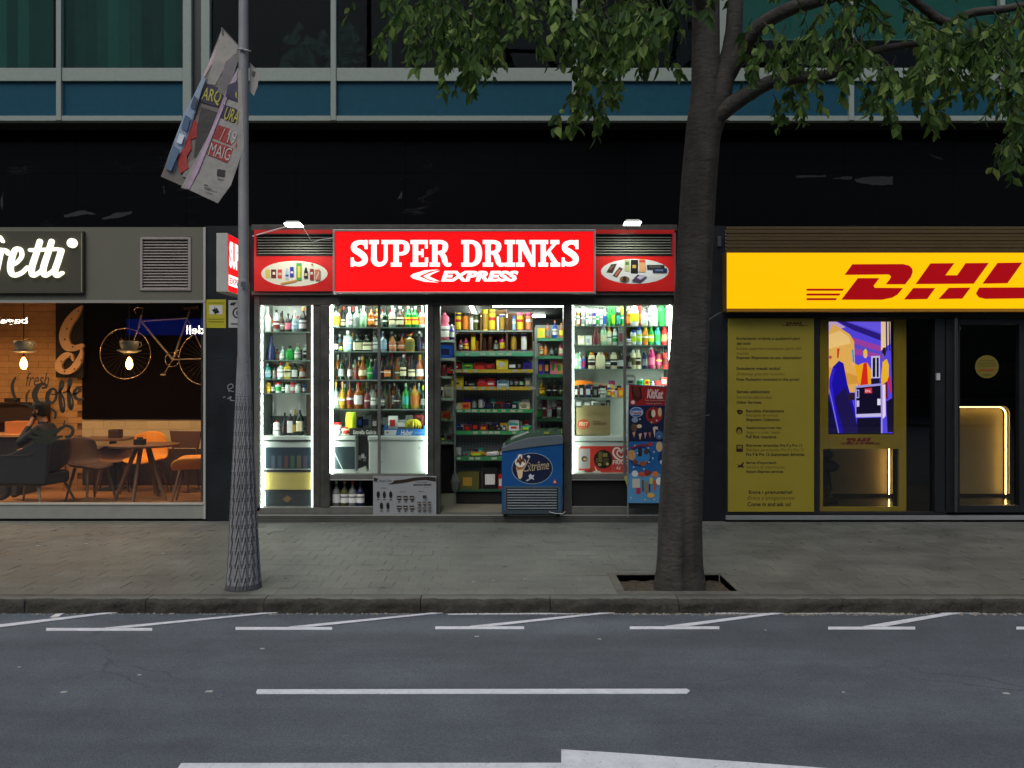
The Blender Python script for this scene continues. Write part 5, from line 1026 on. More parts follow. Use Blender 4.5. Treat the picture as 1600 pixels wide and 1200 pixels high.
for r, (v0, vb) in enumerate(((487, 518.5), (520, 550.5))):
    for c, (a, b_) in enumerate(((710.5, 751), (752, 791.5), (792.5, 832.5))):
        v0_ = v0-(5 if r == 0 and c == 1 else 0)
        t = thing('snack_carton', '%s of the %s row of open cardboard cartons on top shelf' % (('leftmost', 'middle one', 'rightmost')[c], ('upper', 'lower')[r]), 'carton', (X((a+b_)/2, gy_+.02), gy_+.02, Z(vb, gy_+.02)), 'open cartons of crisp tubes')
        x0, x1, z0, z1 = X(a, gy_), X(b_, gy_), Z(vb, gy_)+.001, Z(v0_, gy_); k = .006; y0, y1 = gy_+.005, gy_+.205
        MB().box(x0, x0+k, y0, y1, z0, z1).box(x1-k, x1, y0, y1, z0, z1).box(x0+k, x1-k, y0, y1, z0, z0+k).box(x0+k, x1-k, y1-k, y1, z0+k, z1).build('carton', cb, t)
        MB().box(x0, x1, y0-.002, y0-.0005, z0, z0+.018).build('front_lip', C('#8f9a8c', .6), t)
GC = 'crisp tubes in the cartons'
row(518, yy, 'top cartons', GC, [(716,9,29,'tube','black','yellow','yellow'),(727.5,9,29,'tube','black','orange','black'),(736.5,6,26,'tube','grey','white'),(744,9,28,'tube','dark green','olive','cream'),(758,10,34,'tube','yellow','gold','yellow'),(769,10,34,'tube','gold','yellow','yellow'),(778,4,25,'tube','white'),(785,9,27,'tube','blue','gold','white'),(803,6,24,'tube','blue','pale blue','blue'),(812.5,10,29,'tube','pink','yellow','pink'),(826,10,29,'tube','magenta','peach','pink')])
row(549.5, yy, 'lower cartons', GC, [(720,6,22,'bottle','maroon','grey'),(728,9,25,'bottle','magenta','yellow','dark green'),(739.5,8,28,'tube','orange','yellow','orange'),(746,5,18,'tube','amber'),(757,7,25,'tube','brown'),(766,7,25,'tube','amber','brown'),(775,7,23,'bottle','brown','grey'),(785,9,28,'bottle','magenta','yellow','green'),(802.5,9,29,'tube','purple','gold','white'),(819,9,29,'tube','purple','white','white')])
yy = gy_+.07
row(577, yy, 'upper yellow-railed shelf', 'sweets on the central shelving', [(714,14,10,'tray','dark red','cream','red'),(731,16,9,'tray','green','dark red','lime'),(749,16,10,'tray','red','red','dark red'),(766,14,9,'box','dark red','red'),(784.5,18,15,'box','yellow','silver'),(801,14,10,'box','black','white'),(812,9,11,'box','brown','grey'),(824.5,13,10,'box','purple','navy')])
row(604, yy, 'lower yellow-railed shelf', 'sweets on the central shelving', [(715,18,15,'tray','yellow','olive','yellow'),(737,15,10,'tray','black','grey','black'),(753,13,11,'tray','red','red','pink'),(767,14,12,'tray','red','white','pink'),(785.5,18,9,'tray','pale blue','white','teal'),(799,7,14,'jar','black','grey'),(807,7,14,'jar','brown','grey'),(815,7,13,'jar','black','pale green'),(825,10,13,'box','grey','cream')])
row(639, yy, 'first green-railed shelf', 'sweets on the central shelving', [(717,9,8,'tray','cream','cream','cream'),(728.5,13,10,'box','orange','red'),(741,8,14,'can','black','grey'),(751.5,8,17,'can','black','silver'),(765,11,9,'box','black','navy'),(778,11,8,'box','black','brown'),(791,11,8,'box','navy','black'),(804,9,9,'box','black','silver'),(819.5,16,9,'tray','cream','brown','olive')])
row(673, yy, 'second green-railed shelf', 'sweets on the central shelving', [(718,11,6,'box','navy','black'),(730.5,12,9,'box','dark red','red'),(743,12,13,'box','black','red'),(756,13,9,'box','dark red','orange'),(770,12,9,'box','black','brown'),(780,8,6,'box','black','grey'),(788,5,8,'box','purple','white'),(803,16,15,'tray','white','red','teal'),(823,16,8,'bag','teal','lime')])
row(713, yy, 'third green-railed shelf', 'packs on the central shelving', [(746,25,7,'bag','gold','lime'),(770,20,7,'bag','white','silver')])
row(700, gy_+.3, 'hooks above third green rail', 'dark bags hanging on the central shelving', [(770,11,18,'bag','navy','black'),(785,11,18,'bag','black','blue'),(798,10,16,'bag','navy','grey')])
row(764, yy, 'bottom shelf of the shelving', 'boxes on the bottom shelf', [(733,33,27,'box','olive','gold'),(766,22,34,'box','black','white'),(782,7,23,'box','red','white')])
lb = thing('plastic_bag', 'crumpled clear plastic bag hanging on the left end of the shelving', 'plastic bag', (X(711, gy_-.04), gy_-.04, Z(768, gy_)))
q = random.Random(33); mb = MB(); prof = []
for j in range(12): prof.append((S(2.2+5*math.sin(math.pi*min(1, j/9.))*.9+q.uniform(-.8, .8), gy_), S(36*j/11, gy_)))
lmesh = mb.lathe(prof, n=14, sy=.6); lmesh.v = [(a+q.uniform(-.008, .008), b_+q.uniform(-.008, .008), c_) for a, b_, c_ in lmesh.v]; link('bag', lmesh.mesh('bag', mat('clear_plastic', '#8a948e', .2, alpha=.5)), lb)
q = random.Random(55)
for v, nm_, hs in ((577, 'upper yellow-railed shelf', (8, 13)), (604, 'lower yellow-railed shelf', (9, 15)), (639, 'first green-railed shelf', (9, 17)), (673, 'second green-railed shelf', (9, 16)), (713, 'third green-railed shelf', (6, 14))):
    u = 716.; i = 0; last = None
    while u < 829:
        w_ = q.uniform(8, 15); i += 1; c = q.choice([p_ for p_ in ('red', 'navy', 'brown', 'yellow', 'white', 'grey', 'dark red', 'blue', 'orange', 'olive', 'purple', 'silver', 'cream', 'teal') if p_ != last]); last = c; lb_ = q.choice(('white', 'red', 'yellow', 'black', 'cream')); lb_ = None if lb_ == c else lb_
        item(u, v-.4, gy_+.16, w_-1.5, q.uniform(*hs), q.choice(('box', 'box', 'tray', 'bag')), c, lb_, 'cream', '%s pack%s, %s from left, back row, %s' % (c, ' with %s label' % lb_ if lb_ else '', ORD[i], nm_), 'back row packs on the central shelving')
        u += w_+q.uniform(0, 2)
# left wall shelving
y2, y2b = 1.75, 2.15
g2 = gondola('left wall shelving with white rails seen at the doorway edge', 676, 711.5, y2, y2b, [(531.5,'#9fb3a6',3.5),(560,'#9fb3a6',3.5),(588,'#9fb3a6',3.5),(623,'#9fb3a6',3.5),(655,'#7a9a88',3.5),(690,'#8fa89a',4)], 700, perf=False)
GL = 'goods on the left wall shelving'
yy = y2+.1
row(531, yy, "left wall's top shelf", GL, [(694,16,42,'jug','pink','white','pink'),(706,8,24,'bottle','purple','white','white'),(683,12,40,'jug','pink','grey','white')])
row(559.5, yy, "left wall's second shelf", GL, [(697,26,20,'box','blue','navy')])
row(587.5, yy, "left wall's third shelf", GL, [(692,11,22,'jar','maroon','dark red','black'),(703,9,20,'jar','brown','red','black'),(711,6,16,'jar','dark red','cream','red')])
row(622.5, yy, "left wall's fourth shelf", GL, [(690,8,18,'bag','white','black'),(701,15,21,'bag','cream','silver')])
row(654.5, yy, "left wall's fifth shelf", GL, [(697,15,12,'box','amber','red'),(688,6,16,'jar','black','grey')])
row(689.5, yy, "left wall's sixth shelf", GL, [(703,14,13,'box','grey','dark red'),(690,9,9,'jar','brown','lime')])
row(756, yy+.05, 'floor by left shelves', 'drums on the floor by the left shelves', [(693,14,38,'jug','navy','olive','black'),(704,9,32,'bottle','black','navy','white')])
# right wall shelving
y3, y3b = 1.35, 1.7
g3 = gondola('right shelving with green rails seen above the ice cream freezer', 838, 892, y3, y3b, [(528.5,'#3f7f5c',4),(556.5,'#3f7f5c',4),(585,'#2f6c4c',5),(619.5,'#2c5a42',5),(653.5,'#2c5a42',5),(690,'#2c5a42',5)], 760, perf=False)
GR = 'goods on the right shelving'; yy = y3+.1
row(528, yy, "right shelving's top shelf", GR, [(845.5,11,15,'box','yellow','lime'),(855.5,7,22,'bottle','peach','grey','red'),(867,8,27,'bottle','blue','white','orange'),(877,7,23,'bottle','peach','yellow','orange')])
row(556, yy, "right shelving's second shelf", GR, [(846,6,20,'bottle','orange','cream','red'),(852.5,6,20,'bottle','peach','orange','red'),(862,6,18,'bottle','dark green','grey'),(869,6,18,'bottle','dark green','black','green'),(876.5,7,22,'bottle','pink','cream','white')])
row(584.5, yy, "right shelving's third shelf", GR, [(845,9,21,'box','purple','orange'),(854.5,9,21,'box','navy','orange'),(864.5,9,22,'box','pink','green'),(874,9,22,'box','peach','green')])
row(619, yy, "right shelving's fourth shelf", GR, [(847,9,26,'bottle','gold','yellow','cream'),(857.5,8,24,'bottle','black','black','silver'),(866.5,8,24,'bottle','brown','black','silver'),(876,8,22,'bottle','black','olive')])
row(653, yy, "right shelving's fifth shelf", GR, [(851,7,16,'can','white','maroon','silver'),(858.5,7,16,'can','pink','white','silver'),(866,7,16,'can','grey','black','silver'),(873.5,7,16,'can','white','grey','silver'),(843,6,14,'can','dark green','green','silver')])
row(637, yy, "fifth shelf's cans, stacked on top", GR, [(851,7,14,'can','pink','maroon','silver'),(858.5,7,14,'can','white','white','silver'),(866,7,14,'can','grey','white','silver'),(873.5,7,14,'can','silver','maroon','silver')])
row(689.5, yy, "right shelving's lowest shelf", GR, [(846,7,26,'wine','dark green'),(854,7,26,'wine','olive'),(862,7,26,'wine','black'),(870,7,26,'wine','dark green','olive'),(878,7,27,'wine','lime','olive')])
# ---------------------------------------------------------------- ice cream freezer in the doorway
fy0, fy1 = -.16, 1.0
fz = thing('ice_cream_freezer', 'blue ice cream chest freezer with sloping glass top standing in the doorway', 'freezer', (X(833, fy0), fy0, .09))
ff = thing  # silence
blue = mat('freezer_blue', '#0e4f8c', .35, var=.04); gm_ = mat('freezer_grey', '#5d686e', .35, var=.05)
def prism(mb, pts, ya, yb): return mb.ppoly(pts, ya, yb-ya)
o = prism(MB(), [(784,803),(784,708),(786,703),(830,697),(879,692),(879,803)], fy0, .45).build('body', blue, fz); bev(o, .008, 2)
o = prism(MB(), [(783.5,706),(785,699),(800,692),(825,684.5),(850,681.5),(877,680),(880,683),(880,693.5),(830,699),(790,705)], fy0-.012, .45).build('rim', gm_, fz); bev(o, .006, 2)
o = prism(MB(), [(789,695),(800,687),(824,677.5),(850,674),(877,672.5),(877,679.5),(850,681),(825,684),(800,691.5)], fy0+.0, .44).build('glass_lid', mat('freezer_lid', '#55705f', .1, alpha=.3), fz)
MB().ppoly([(797,689),(800,686),(826,676),(828,678.5),(802,688)], fy0+.05, .3).build('lid_frame', C('#7d8884', .35), fz); MB().pbox(850, 674.5, 858, 678, fy0-.013, .003).build('lid_sticker', C('#8f9a2e', .5), fz)
MB().pbox(787, 759.5, 876, 801, fy0-.008, .01).build('grille_frame', C('#3f5664', .45), fz); MB().pbox(791, 762.5, 872, 797, fy0-.0085, .001).build('grille_back', C('#0d1318', .7), fz)
for i in range(8): v = 764.3+i*4.15; bev(MB().pbox(792.5, v, 870, v+1.7, fy0-.016, .008).build('grille_slat', C('#7f8a8e', .4), fz), .001)
MB().pbox(784.5, 797.5, 879, 803, fy0-.010, .01).build('kick_plate', C('#35424a', .5), fz)
for u in (790, 872): 
    for yb_ in (fy0+.04, .4): MB().pbox(u-3, 803, u+3, 808, yb_, .05).build('foot', C('#101214', .6), fz)
MB().tube([(X(858, fy0-.02), fy0-.02, Z(799.5, fy0)), (X(868, fy0-.04), fy0-.04, Z(801.5, fy0)), (X(879, fy0-.04), fy0-.04, Z(802, fy0)), (X(883, fy0-.02), fy0-.02, Z(799, fy0))], .004, 5).build('cable', C('#c9ccc8', .5), fz)
D_ = fy0-.0003
printed('decal', fz, D_, [('#8ea2a8', ('o', 831.5, 732, 32.2, 24.6)), ('#0e1a3c', ('o', 831.5, 732, 31.2, 23.6)), ('#e5c9a0', [(806,728),(818,727),(816,745),(813,749),(810,747)]), ('#a66c3a', [(806,728),(818,727),(817,733),(809,735)]), ('#e9e2d4', ('o', 813, 722, 8.5, 8)), ('#5a3422', [(806,724),(809,716),(814,711),(819,716),(821,724),(816,721),(813,728),(810,722)]), ('#e9e2d4', ('o', 812.5, 714, 3.6, 4.5)), ('#3a2418', [(810,717),(813,712),(815,719)]), ('#d8dce0', [(823,713),(826,711),(829,714),(826,716)]), ('#c9cfd6', [(826,743),(829,740),(831,743),(835,742),(833,746),(835,750),(831,748),(827,749)]), ('#9fb0c0', [(821,751),(826,748),(829,749),(824,752)]), ('#c94a32', [(867,748),(870.5,755.5),(863.5,755.5)]), ('#e8c0a8', ('o', 867, 753, 1.4, 1.6))])
text('xtrême', (823, 721, 858, 735), fy0-.0095, C('#b3a482', .4), fz, shear=.35, off=.005, rot=math.radians(6))
mb = MB(); mb.stroke([(X(a, fy0), Z(b_, fy0), S(c_, fy0)) for a, b_, c_ in ((827,716,1),(823,724,2),(818,733,2),(821,736,1.5),(826,733,1),(829,726,1),(826,723,1))], fy0-.0095, .001); mb.build('lettering', C('#b3a482', .4), fz)
# ---------------------------------------------------------------- right window goods
G3 = 'toiletries in the right display case'
row(511, y, "right case's top-left shelf", G3, [(897.5,5,28,'stick','white','orange','white'),(903.5,5,29,'stick','orange','white','white'),(911,6,31,'stick','white','grey','white'),(917.5,5,29,'stick','pale green','white','white'),(923,5,27,'stick','grey','white','white'),(928.5,5,28,'stick','purple','white','white'),(934,5,28,'stick','white','green','white'),(939.5,5,28,'stick','pale blue','white','white'),(945,5,28,'stick','silver','blue','white'),(952,6,31,'stick','green','green','green'),(958.5,6,31,'stick','green','lime','green'),(966,7,29,'stick','black','teal','grey'),(972,5,31,'stick','lime','green','lime')])
row(510, y, "right case's top-right shelf", G3, [(982,7,30,'bottle','amber','orange','white'),(991,14,34,'shampoo','white','lime','white'),(999.5,5,32,'stick','red','orange','red'),(1006.5,11,27,'square','cream','silver','grey'),(1020,16,34,'shampoo','white','white','white'),(1034,13,34,'shampoo','green','green','green'),(1044,8,33,'stick','pale green','white','white')])
row(540, y, "right case's second-left shelf", G3, [(908,10,15,'box','cream','white'),(919.5,10,15,'box','white','silver'),(931,12,28,'flask','maroon','maroon','maroon'),(943,10,28,'shampoo','pale green','cream','silver'),(952,7,27,'shampoo','cream','white','gold'),(961,8,26,'shampoo','white','green','white'),(970,9,27,'box','grey','maroon')])
row(540, y, "right case's second-right shelf", G3, [(982.5,7,13,'jar','white','grey','navy'),(989.5,9,24,'shampoo','white','lime','blue'),(998.5,9,28,'shampoo','pale blue','lime','blue'),(1008,9,28,'shampoo','orange','gold','yellow'),(1017,9,28,'shampoo','green','lime','green'),(1027,10,28,'shampoo','teal','green','teal'),(1038,10,29,'shampoo','red','peach','red'),(1046,5,28,'stick','peach','red','red')])
row(577, y, "right case's third-left shelf", G3, [(900,8,24,'box','pale green','white'),(906,6,26,'bottle','white','pale blue','white'),(912,6,21,'stick','blue','magenta','grey'),(924.5,11,26,'shampoo','cream','brown','orange'),(938,15,26,'shampoo','cream','cream','cream'),(950,8,24,'bottle','black','grey'),(959,11,26,'shampoo','cream','black','cream'),(970,11,28,'bottle','black','silver')])
row(577, y, "right case's third-right shelf", G3, [(984,6,23,'bottle','black','grey'),(989.5,8,30,'shampoo','cream','olive','white'),(997,8,30,'shampoo','cream','brown','cream'),(1007,9,26,'shampoo','navy','grey','navy'),(1018,10,31,'shampoo','magenta','pink','magenta'),(1029,10,29,'shampoo','dark red','magenta','black'),(1040,10,30,'shampoo','red','dark red','black')])
row(621, y, "right case's fourth-left shelf", G3, [(900,6,18,'box','black','white'),(909,9,20,'box','black','silver'),(919,9,19,'box','navy','silver'),(930,9,17,'box','black','grey'),(942,9,18,'jar','silver','grey'),(951.5,5,20,'stick','blue','yellow','white'),(957,6,24,'stick','yellow','orange','magenta'),(963,4,14,'stick','white'),(970,9,15,'box','orange','yellow'),(970,7,27,'box','navy','orange')][:9])
row(602, y, "right case, red poster's top edge", G3, [(985,14,15,'tray','grey','black','silver'),(1000,11,10,'jar','teal','green','white'),(1010.5,9,9,'box','yellow','red'),(1019,6,6,'jar','purple','white','white'),(1028,9,7,'box','red','red'),(1037,9,12,'box','red','white')])
item(956, 601, .3, 11, 6, 'jar', 'magenta', None, 'purple', 'small magenta bowl-shaped jar above the fourth right shelf', G3)
ot = thing('toothbrush_pack', 'long orange pack lying across the fourth shelf of the right case', 'pack', (X(912, .1), .1, Z(600, .1)))
bev(MB().ppoly([(894,599),(903,594),(918,594.5),(928,597),(927,599.5),(897,602)], .12, .05).build('pack', C('#e07a20', .4), ot), .004); MB().ppoly([(928,597.5),(958,600.5),(958,602),(928,600)], .12, .01).build('strap', C('#d8c8a0', .5), ot)
cbx = thing('cardboard_box', 'large cardboard box with a red oval on the chest freezer in right window', 'box', (X(928, .14), .14, Z(681, .14)))
bev(MB().pbox(901, 637, 953.5, 680, .14, .25).build('carton', mat('kraft_card', '#8f8358', .8, var=.07, scale=5), cbx), .003); MB().ppoly([(909,633),(954,634),(953,645),(912,645)], .125, .004).build('flap', mat('kraft_card'), cbx)
printed('print', cbx, .1398, [('#b04e2a', ('o', 912, 663, 10, 8)), ('#6e4a30', ('r', 926, 658, 938, 659)), ('#6e4a30', ('r', 926, 660.5, 948, 662)), ('#6e4a30', ('r', 926, 663, 948, 664)), ('#7a7048', ('r', 902, 669.5, 953, 670))])
text('FRIT', (905, 659.5, 919, 665.5), .137, C('#d8b89a', .6), cbx, off=.03, shear=.1); text('ravich', (907, 667, 917, 669), .137, C('#d8b89a', .6), cbx)
row(636.5, .28, 'top of the cardboard box', 'things on the cardboard box', [(905,11,12,'bag','grey','white'),(918,11,9,'bag','silver','white'),(930,12,10,'bag','white','grey'),(942,9,9,'box','grey','black'),(950,6,11,'box','black','grey')])
ch = thing('chest_freezer', 'white chest freezer with a red printed front low in the right window', 'freezer', (X(936, .14), .14, Z(740, .14)))
bev(MB().box(X(897, .14), X(1046, .14), .14, .48, Z(740.2, .14), Z(690, .14)).build('body', wm, ch), .015, 3); bev(MB().box(X(895.5, .12), X(1047, .12), .12, .49, Z(689.6, .12), Z(681.2, .12)).build('lid', wm, ch), .012, 3)
y_ = .1398
printed('front_print', ch, y_, [('#c0362a', [(904,701),(908,697),(1046,697),(1046,740),(940,740),(938,736),(904,735)]), ('#9a9794', ('r', 904.5, 701, 922, 732)), ('#3a3020', ('o', 913, 717, 4.6, 4.6)), ('#b08a50', ('o', 914, 717.5, 2.6, 2)), ('#141008', ('o', 942.5, 717.5, 14.6, 14.6)), ('#6a5a30', ('r', 935, 706, 941, 722)), ('#8a7a48', ('r', 942, 708, 949, 714)), ('#4c4226', ('r', 943, 716, 951, 727)), ('#9a8a58', ('o', 937, 726, 3, 2.5)), ('#b8a868', ('o', 949, 725, 2.2, 2.2)), ('#5a4c28', ('r', 931, 716, 934, 724)), ('#8a3020', ('o', 920, 735.5, 7, 2.6)), ('#e8e0c8', [(929,728),(934,736),(931,736)]), ('#e8e0c8', [(963,732),(966,727),(965,733)]), ('#e8e0c8', [(966,733),(970,728),(968,734)])])
mb = MB(); yq = y_-.0105
for k, w_ in ((1., 2.6), (.52, 2.2)):
    cx_, cy_ = 970.5, 709
    for s in (-1, 1): mb.stroke([(X(cx_+s*a*k, yq), Z(cy_+b_*k, yq), S(w_, yq)) for a, b_ in ((0,-3),(4,-8.5),(10,-8),(12.5,-2),(10,4),(4,9),(0,11))], yq, .001)
mb.build('heart_logo', C('#e9ded0', .4), ch); text('FRIGO', (957.5, 719, 984, 725.5), yq, C('#e9ded0', .4), ch, off=.02)
# ice cream poster board standing outside
ib = thing('ice_cream_board', 'tall blue ice cream advertising board with a red top, between window and tree', 'sign', (X(1010, -.12), -.12, .0))
yb_ = -.14
MB().ppoly([(983,600),(1062,606),(1062,786),(980,786),(981,680)], yb_, .02).build('board', mat('board_blue', '#123c74', .4), ib)
MB().tube([(X(981.5, yb_-.01), yb_-.01, Z(640, yb_)), (X(981, yb_-.01), yb_-.01, Z(808, yb_))], .008, 6).build('stand_leg', C('#9a9d9a', .4, metal=.6), ib); MB().pbox(983, 786.5, 1046, 794, yb_, .02).build('base', C('#08090a', .6), ib)
MB().tube([(X(1015, yb_), yb_, Z(803, yb_)), (X(1018, yb_), yb_, Z(801, yb_)), (X(1022, yb_), yb_-.03, Z(803.5, yb_))], .006, 6).build('foot', C('#141414', .5), ib)
yb_ -= .0003
L = [('#8e1a1c', [(983,601),(1062,607),(1062,634),(983,633)]), ('#3c1512', [(986,603),(1002,605),(1004,622),(996,628),(988,622)]), ('#5a2a1c', ('o', 995, 612, 4.5, 9, -.3)), ('#cfc4bc', ('o', 989, 628.5, 3, 3)),
     ('#0e1a38', [(983,634),(1062,635),(1062,690),(983,690)]), ('#9fb0c4', ('o', 994.5, 644, 10.5, 8)), ('#38609c', ('o', 994.5, 644, 9.3, 7)), ('#b9c4d0', ('r', 987, 642, 1003, 648)), ('#8a2420', ('o', 1022, 649, 13, 13)), ('#3a1a14', ('o', 1016, 648, 4, 7)), ('#d4c0a8', ('o', 1021, 646, 3.2, 6)), ('#c9a878', ('o', 1031, 644, 3, 7)), ('#7d93b0', ('o', 992, 656, 5, 4.2)),
     ('#5a4030', ('o', 991, 668, 5, 6)), ('#c8b898', ('o', 999, 666, 4, 3)), ('#b88a68', [(988,676),(993,674),(991,684)]), ('#c4a890', [(998,678),(1003,677),(1000,688)]), ('#b08090', [(1006,676),(1011,676),(1008,686)]), ('#a8604c', [(1013,676),(1017,675),(1016,685)]), ('#c9b8a8', [(1020,668),(1025,666),(1029,672),(1024,670),(1023,684)]), ('#3c5c88', ('o', 1030, 680, 6, 7)),
     ('#1a5a94', [(983,690),(1062,690),(1062,740),(982,740)]), ('#11305e', ('o', 1000, 713, 18, 16)), ('#2a78b0', ('o', 1001, 713, 15, 13)), ('#b58a54', ('o', 987, 711, 6, 8)), ('#2a1a18', ('r', 997, 700, 1003, 713)), ('#4a2c20', ('o', 1010, 706, 4, 4)), ('#8a5030', ('o', 1005, 724, 6, 4)), ('#6a3c28', ('o', 993, 722, 4, 4)), ('#7a2430', [(985,699),(1000,694),(1016,694),(1016,697),(1000,697),(986,702)]), ('#a02c30', ('o', 1016, 694, 4, 3)), ('#c0a070', ('o', 1030, 698, 5, 8)), ('#14325c', ('o', 1036, 715, 8, 10)), ('#bfcbd8', ('o', 1034, 722, 3, 3)),
     ('#4f8cb4', [(982,740),(1062,740),(1062,786),(981,786)]), ('#c9d0d0', ('o', 992, 740, 5, 5)), ('#b05038', ('o', 1003, 741, 6, 4)), ('#7c2c24', ('o', 1012, 739, 5, 5)), ('#c4743c', ('o', 1024, 741, 5, 5)), ('#b8b8a8', ('r', 988, 748, 1000, 762)), ('#a02c4c', ('r', 994, 762, 1001, 772)), ('#5a4a40', ('r', 1003, 750, 1006, 768)), ('#8a7450', ('r', 1008, 752, 1013, 770)), ('#a8b860', ('r', 1015, 746, 1020, 756)), ('#c04c34', ('r', 1021, 750, 1025, 766)), ('#c8a04c', ('o', 1017, 774, 6, 4)), ('#d4d8d0', ('o', 1030, 752, 5, 6)), ('#3a2c28', ('r', 1014, 757, 1016, 768))]
printed('print', ib, yb_, L)
printed('cone_tip', ib, yb_+.001, [('#c9a05c', [(975,745),(982,742),(989,748),(984,768),(980,760)]), ('#b05030', [(981,752),(986,756),(983,768)]), ('#8fae58', [(976,746),(981,744),(980,756)])])
yt = yb_-.042
text('KitKat', (1011, 608, 1036, 623), yt, C('#c9b4ae', .5), ib, off=.04, shear=.15, rot=math.radians(-3)); text('Snap es para siempre', (1008, 624, 1038, 627.5), yt, C('#b89a96', .5), ib); text('nuevo gelado', (1009, 629, 1034, 632), yt, C('#b89a96', .5), ib)
text('Nestlé', (988, 642.4, 1002, 647.6), yt, C('#7a2430', .5), ib, off=.03)
for i, (a, b_) in enumerate(((1000,651),(1026,657),(1010,661),(1030,666),(1001,690),(1022,688),(990,694),(1013,700),(1022,706),(996,708),(1014,722),(1020,716),(990,730),(1006,733),(1024,690),(988,672),(1000,776),(986,778),(1022,780),(1008,781),(1031,776))):
    pass
printed('sparkle_dots', ib, yt+.001, [('#aab6c2', ('o', a, b_, 1.3, 1.3)) for a, b_ in ((1000,655),(1026,657),(1027,668),(1030,682),(992,696),(1013,700),(1022,706),(996,708),(1014,722),(1020,716),(990,730),(1006,733),(986,778),(1022,780),(1008,781),(1031,776),(1018,660))])
# ================================================================ COURIER SHOP (right)
DH = [[(785,260),(820,212),(1050,211),(1078,218),(1092,232),(1094,248),(1086,270),(1060,303),(972,303),(990,280),(996,268),(988,259),(975,258)],
      [(845,275),(942,275),(930,292),(916,310),(922,319),(1050,320),(1025,350),(1000,364),(955,373),(770,373)],
      [(612,323),(782,323),(776,332),(612,332)], [(612,345),(766,345),(760,354),(612,354)], [(612,366),(750,366),(745,375),(612,375)],
      [(1175,208),(1283,207),(1243,262),(1297,262),(1335,207),(1440,206),(1372,300),(1108,302)], [(1097,320),(1197,320),(1160,370),(1055,372)], [(1258,319),(1357,318),(1320,368),(1212,370)],
      [(1480,206),(1592,204),(1525,298),(1412,300)], [(1397,318),(1690,317),(1655,366),(1425,369),(1395,362),(1382,345)],
      [(1712,322),(1870,322),(1870,331),(1706,331)], [(1697,344),(1870,344),(1870,353),(1690,353)], [(1682,365),(1870,365),(1870,374),(1675,374)]]
def logo(mb, fn, y, th=.004):
    for p in DH: mb.ppoly([fn(a, b) for a, b in p], y, th)
    return mb
cd = thing('courier_shop_front', 'dark framed courier shopfront with glass door under the yellow sign', 'shopfront', (X(1400), 0, 0))
dk_ = mat('dark_frame', '#1f2224', .45, metal=.2, var=.08)
def part2(name, m, u0, v0, u1, v1, y, th, b=.003):
    o = MB().pbox(u0, v0, u1, v1, y, th).build(name, m, cd); return bev(o, b) if b else o
for i in range(7): v = 354+i*5.6; bev(MB().pbox(1135, v, 1900, v+5.2, -.02-(i % 2)*.006, .05).build('shutter_slat', mat('ochre_slat', '#4a3a12', .5, var=.1, scale=5), cd), .006, 2)
part2('head_frame', dk_, 1133.8, 488, 1900, 497, -.02, .1); part2('side_frame', dk_, 1133.8, 497.2, 1137, 806, -.02, .1); part2('mullion', dk_, 1272.5, 497.2, 1280, 800, -.02, .1)
part2('base_frame', dk_, 1137.2, 800.2, 1900, 806, -.02, .1); part2('door_post', dk_, 1461, 497.2, 1476.5, 800, -.03, .12); part2('sill_strip', mat('pale_strip', '#7f8483', .5, var=.06), 1135, 806.2, 1900, 812.5, -.06, .2)
part2('door_frame', dk_, 1478, 498, 1500, 804, -.02, .08); part2('door_frame', dk_, 1593, 498, 1606, 804, -.02, .08); part2('door_frame', dk_, 1500.2, 498, 1592.8, 507, -.02, .08); part2('door_frame', dk_, 1500.2, 790, 1592.8, 804, -.02, .08)
cgl = glass('courier_glass', (.93, .93, .90), 1.0)
MB().pbox(1280.2, 497.2, 1460.8, 800, .03, .006).build('window_pane', cgl, cd); MB().pbox(1500.2, 507.2, 1592.8, 789.8, .03, .006).build('door_pane', cgl, cd); MB().pbox(1606.2, 498, 1900, 804, .03, .006).build('window_pane', cgl, cd)
hd = MB().tube([(X(1493.5, -.09), -.09, Z(497, -.09)), (X(1493.5, -.09), -.09, Z(800, -.09))], .019, 10); hd.box(X(1493.5)-.01, X(1493.5)+.01, -.09, -.02, 2.3, 2.33).box(X(1493.5)-.01, X(1493.5)+.01, -.09, -.02, .25, .28); hd.build('door_handle', C('#5d605e', .3, metal=.8), cd)
MB().pbox(1463.5, 583, 1469, 594, -.05, .02).build('door_switch', C('#b9bcba', .4), cd)
st1 = thing('door_sticker', 'round pale yellow sticker with small lines on the glass door', 'sticker', (X(1542), .025, Z(592)))
printed('disc', st1, .0285, [('#6d6426', ('o', 1542, 573, 18.5, 18)), ('#4f4518', ('r', 1530, 563, 1554, 564.2)), ('#4f4518', ('r', 1527, 567, 1557, 568.2)), ('#4f4518', ('r', 1529, 571, 1556, 572.2)), ('#8a3a1e', ('r', 1531, 577, 1553, 579.5)), ('#4f4518', ('r', 1536, 585, 1549, 586))])
ds = thing('courier_sign', 'long lit yellow sign box with slanted red courier lettering', 'sign', (X(1400, -.18), -.18, Z(487, -.18)))
y = -.18; bev(MB().pbox(1134.5, 393, 1900, 486.5, y+.004, .16).build('box', C('#5a3f0a', .5), ds), .004); MB().pbox(1136, 395, 1898, 482, y-.004, .01).build('face', E('#ffbe00', .93), ds); MB().pbox(1136, 482.3, 1900, 487, y-.002, .1).build('lower_edge', mat('ochre_edge', '#a8760a', .5), ds)
for p_ in DH: MB().ppoly([(1050+a/2.909, 340+b/2.909) for a, b in p_], y-.0085, .004).build('letter_piece', E('#b00712', .62), ds)
yp = thing('service_notice', 'tall dull yellow notice panel listing services left of the courier window', 'notice', (X(1205), -.01, Z(799)))
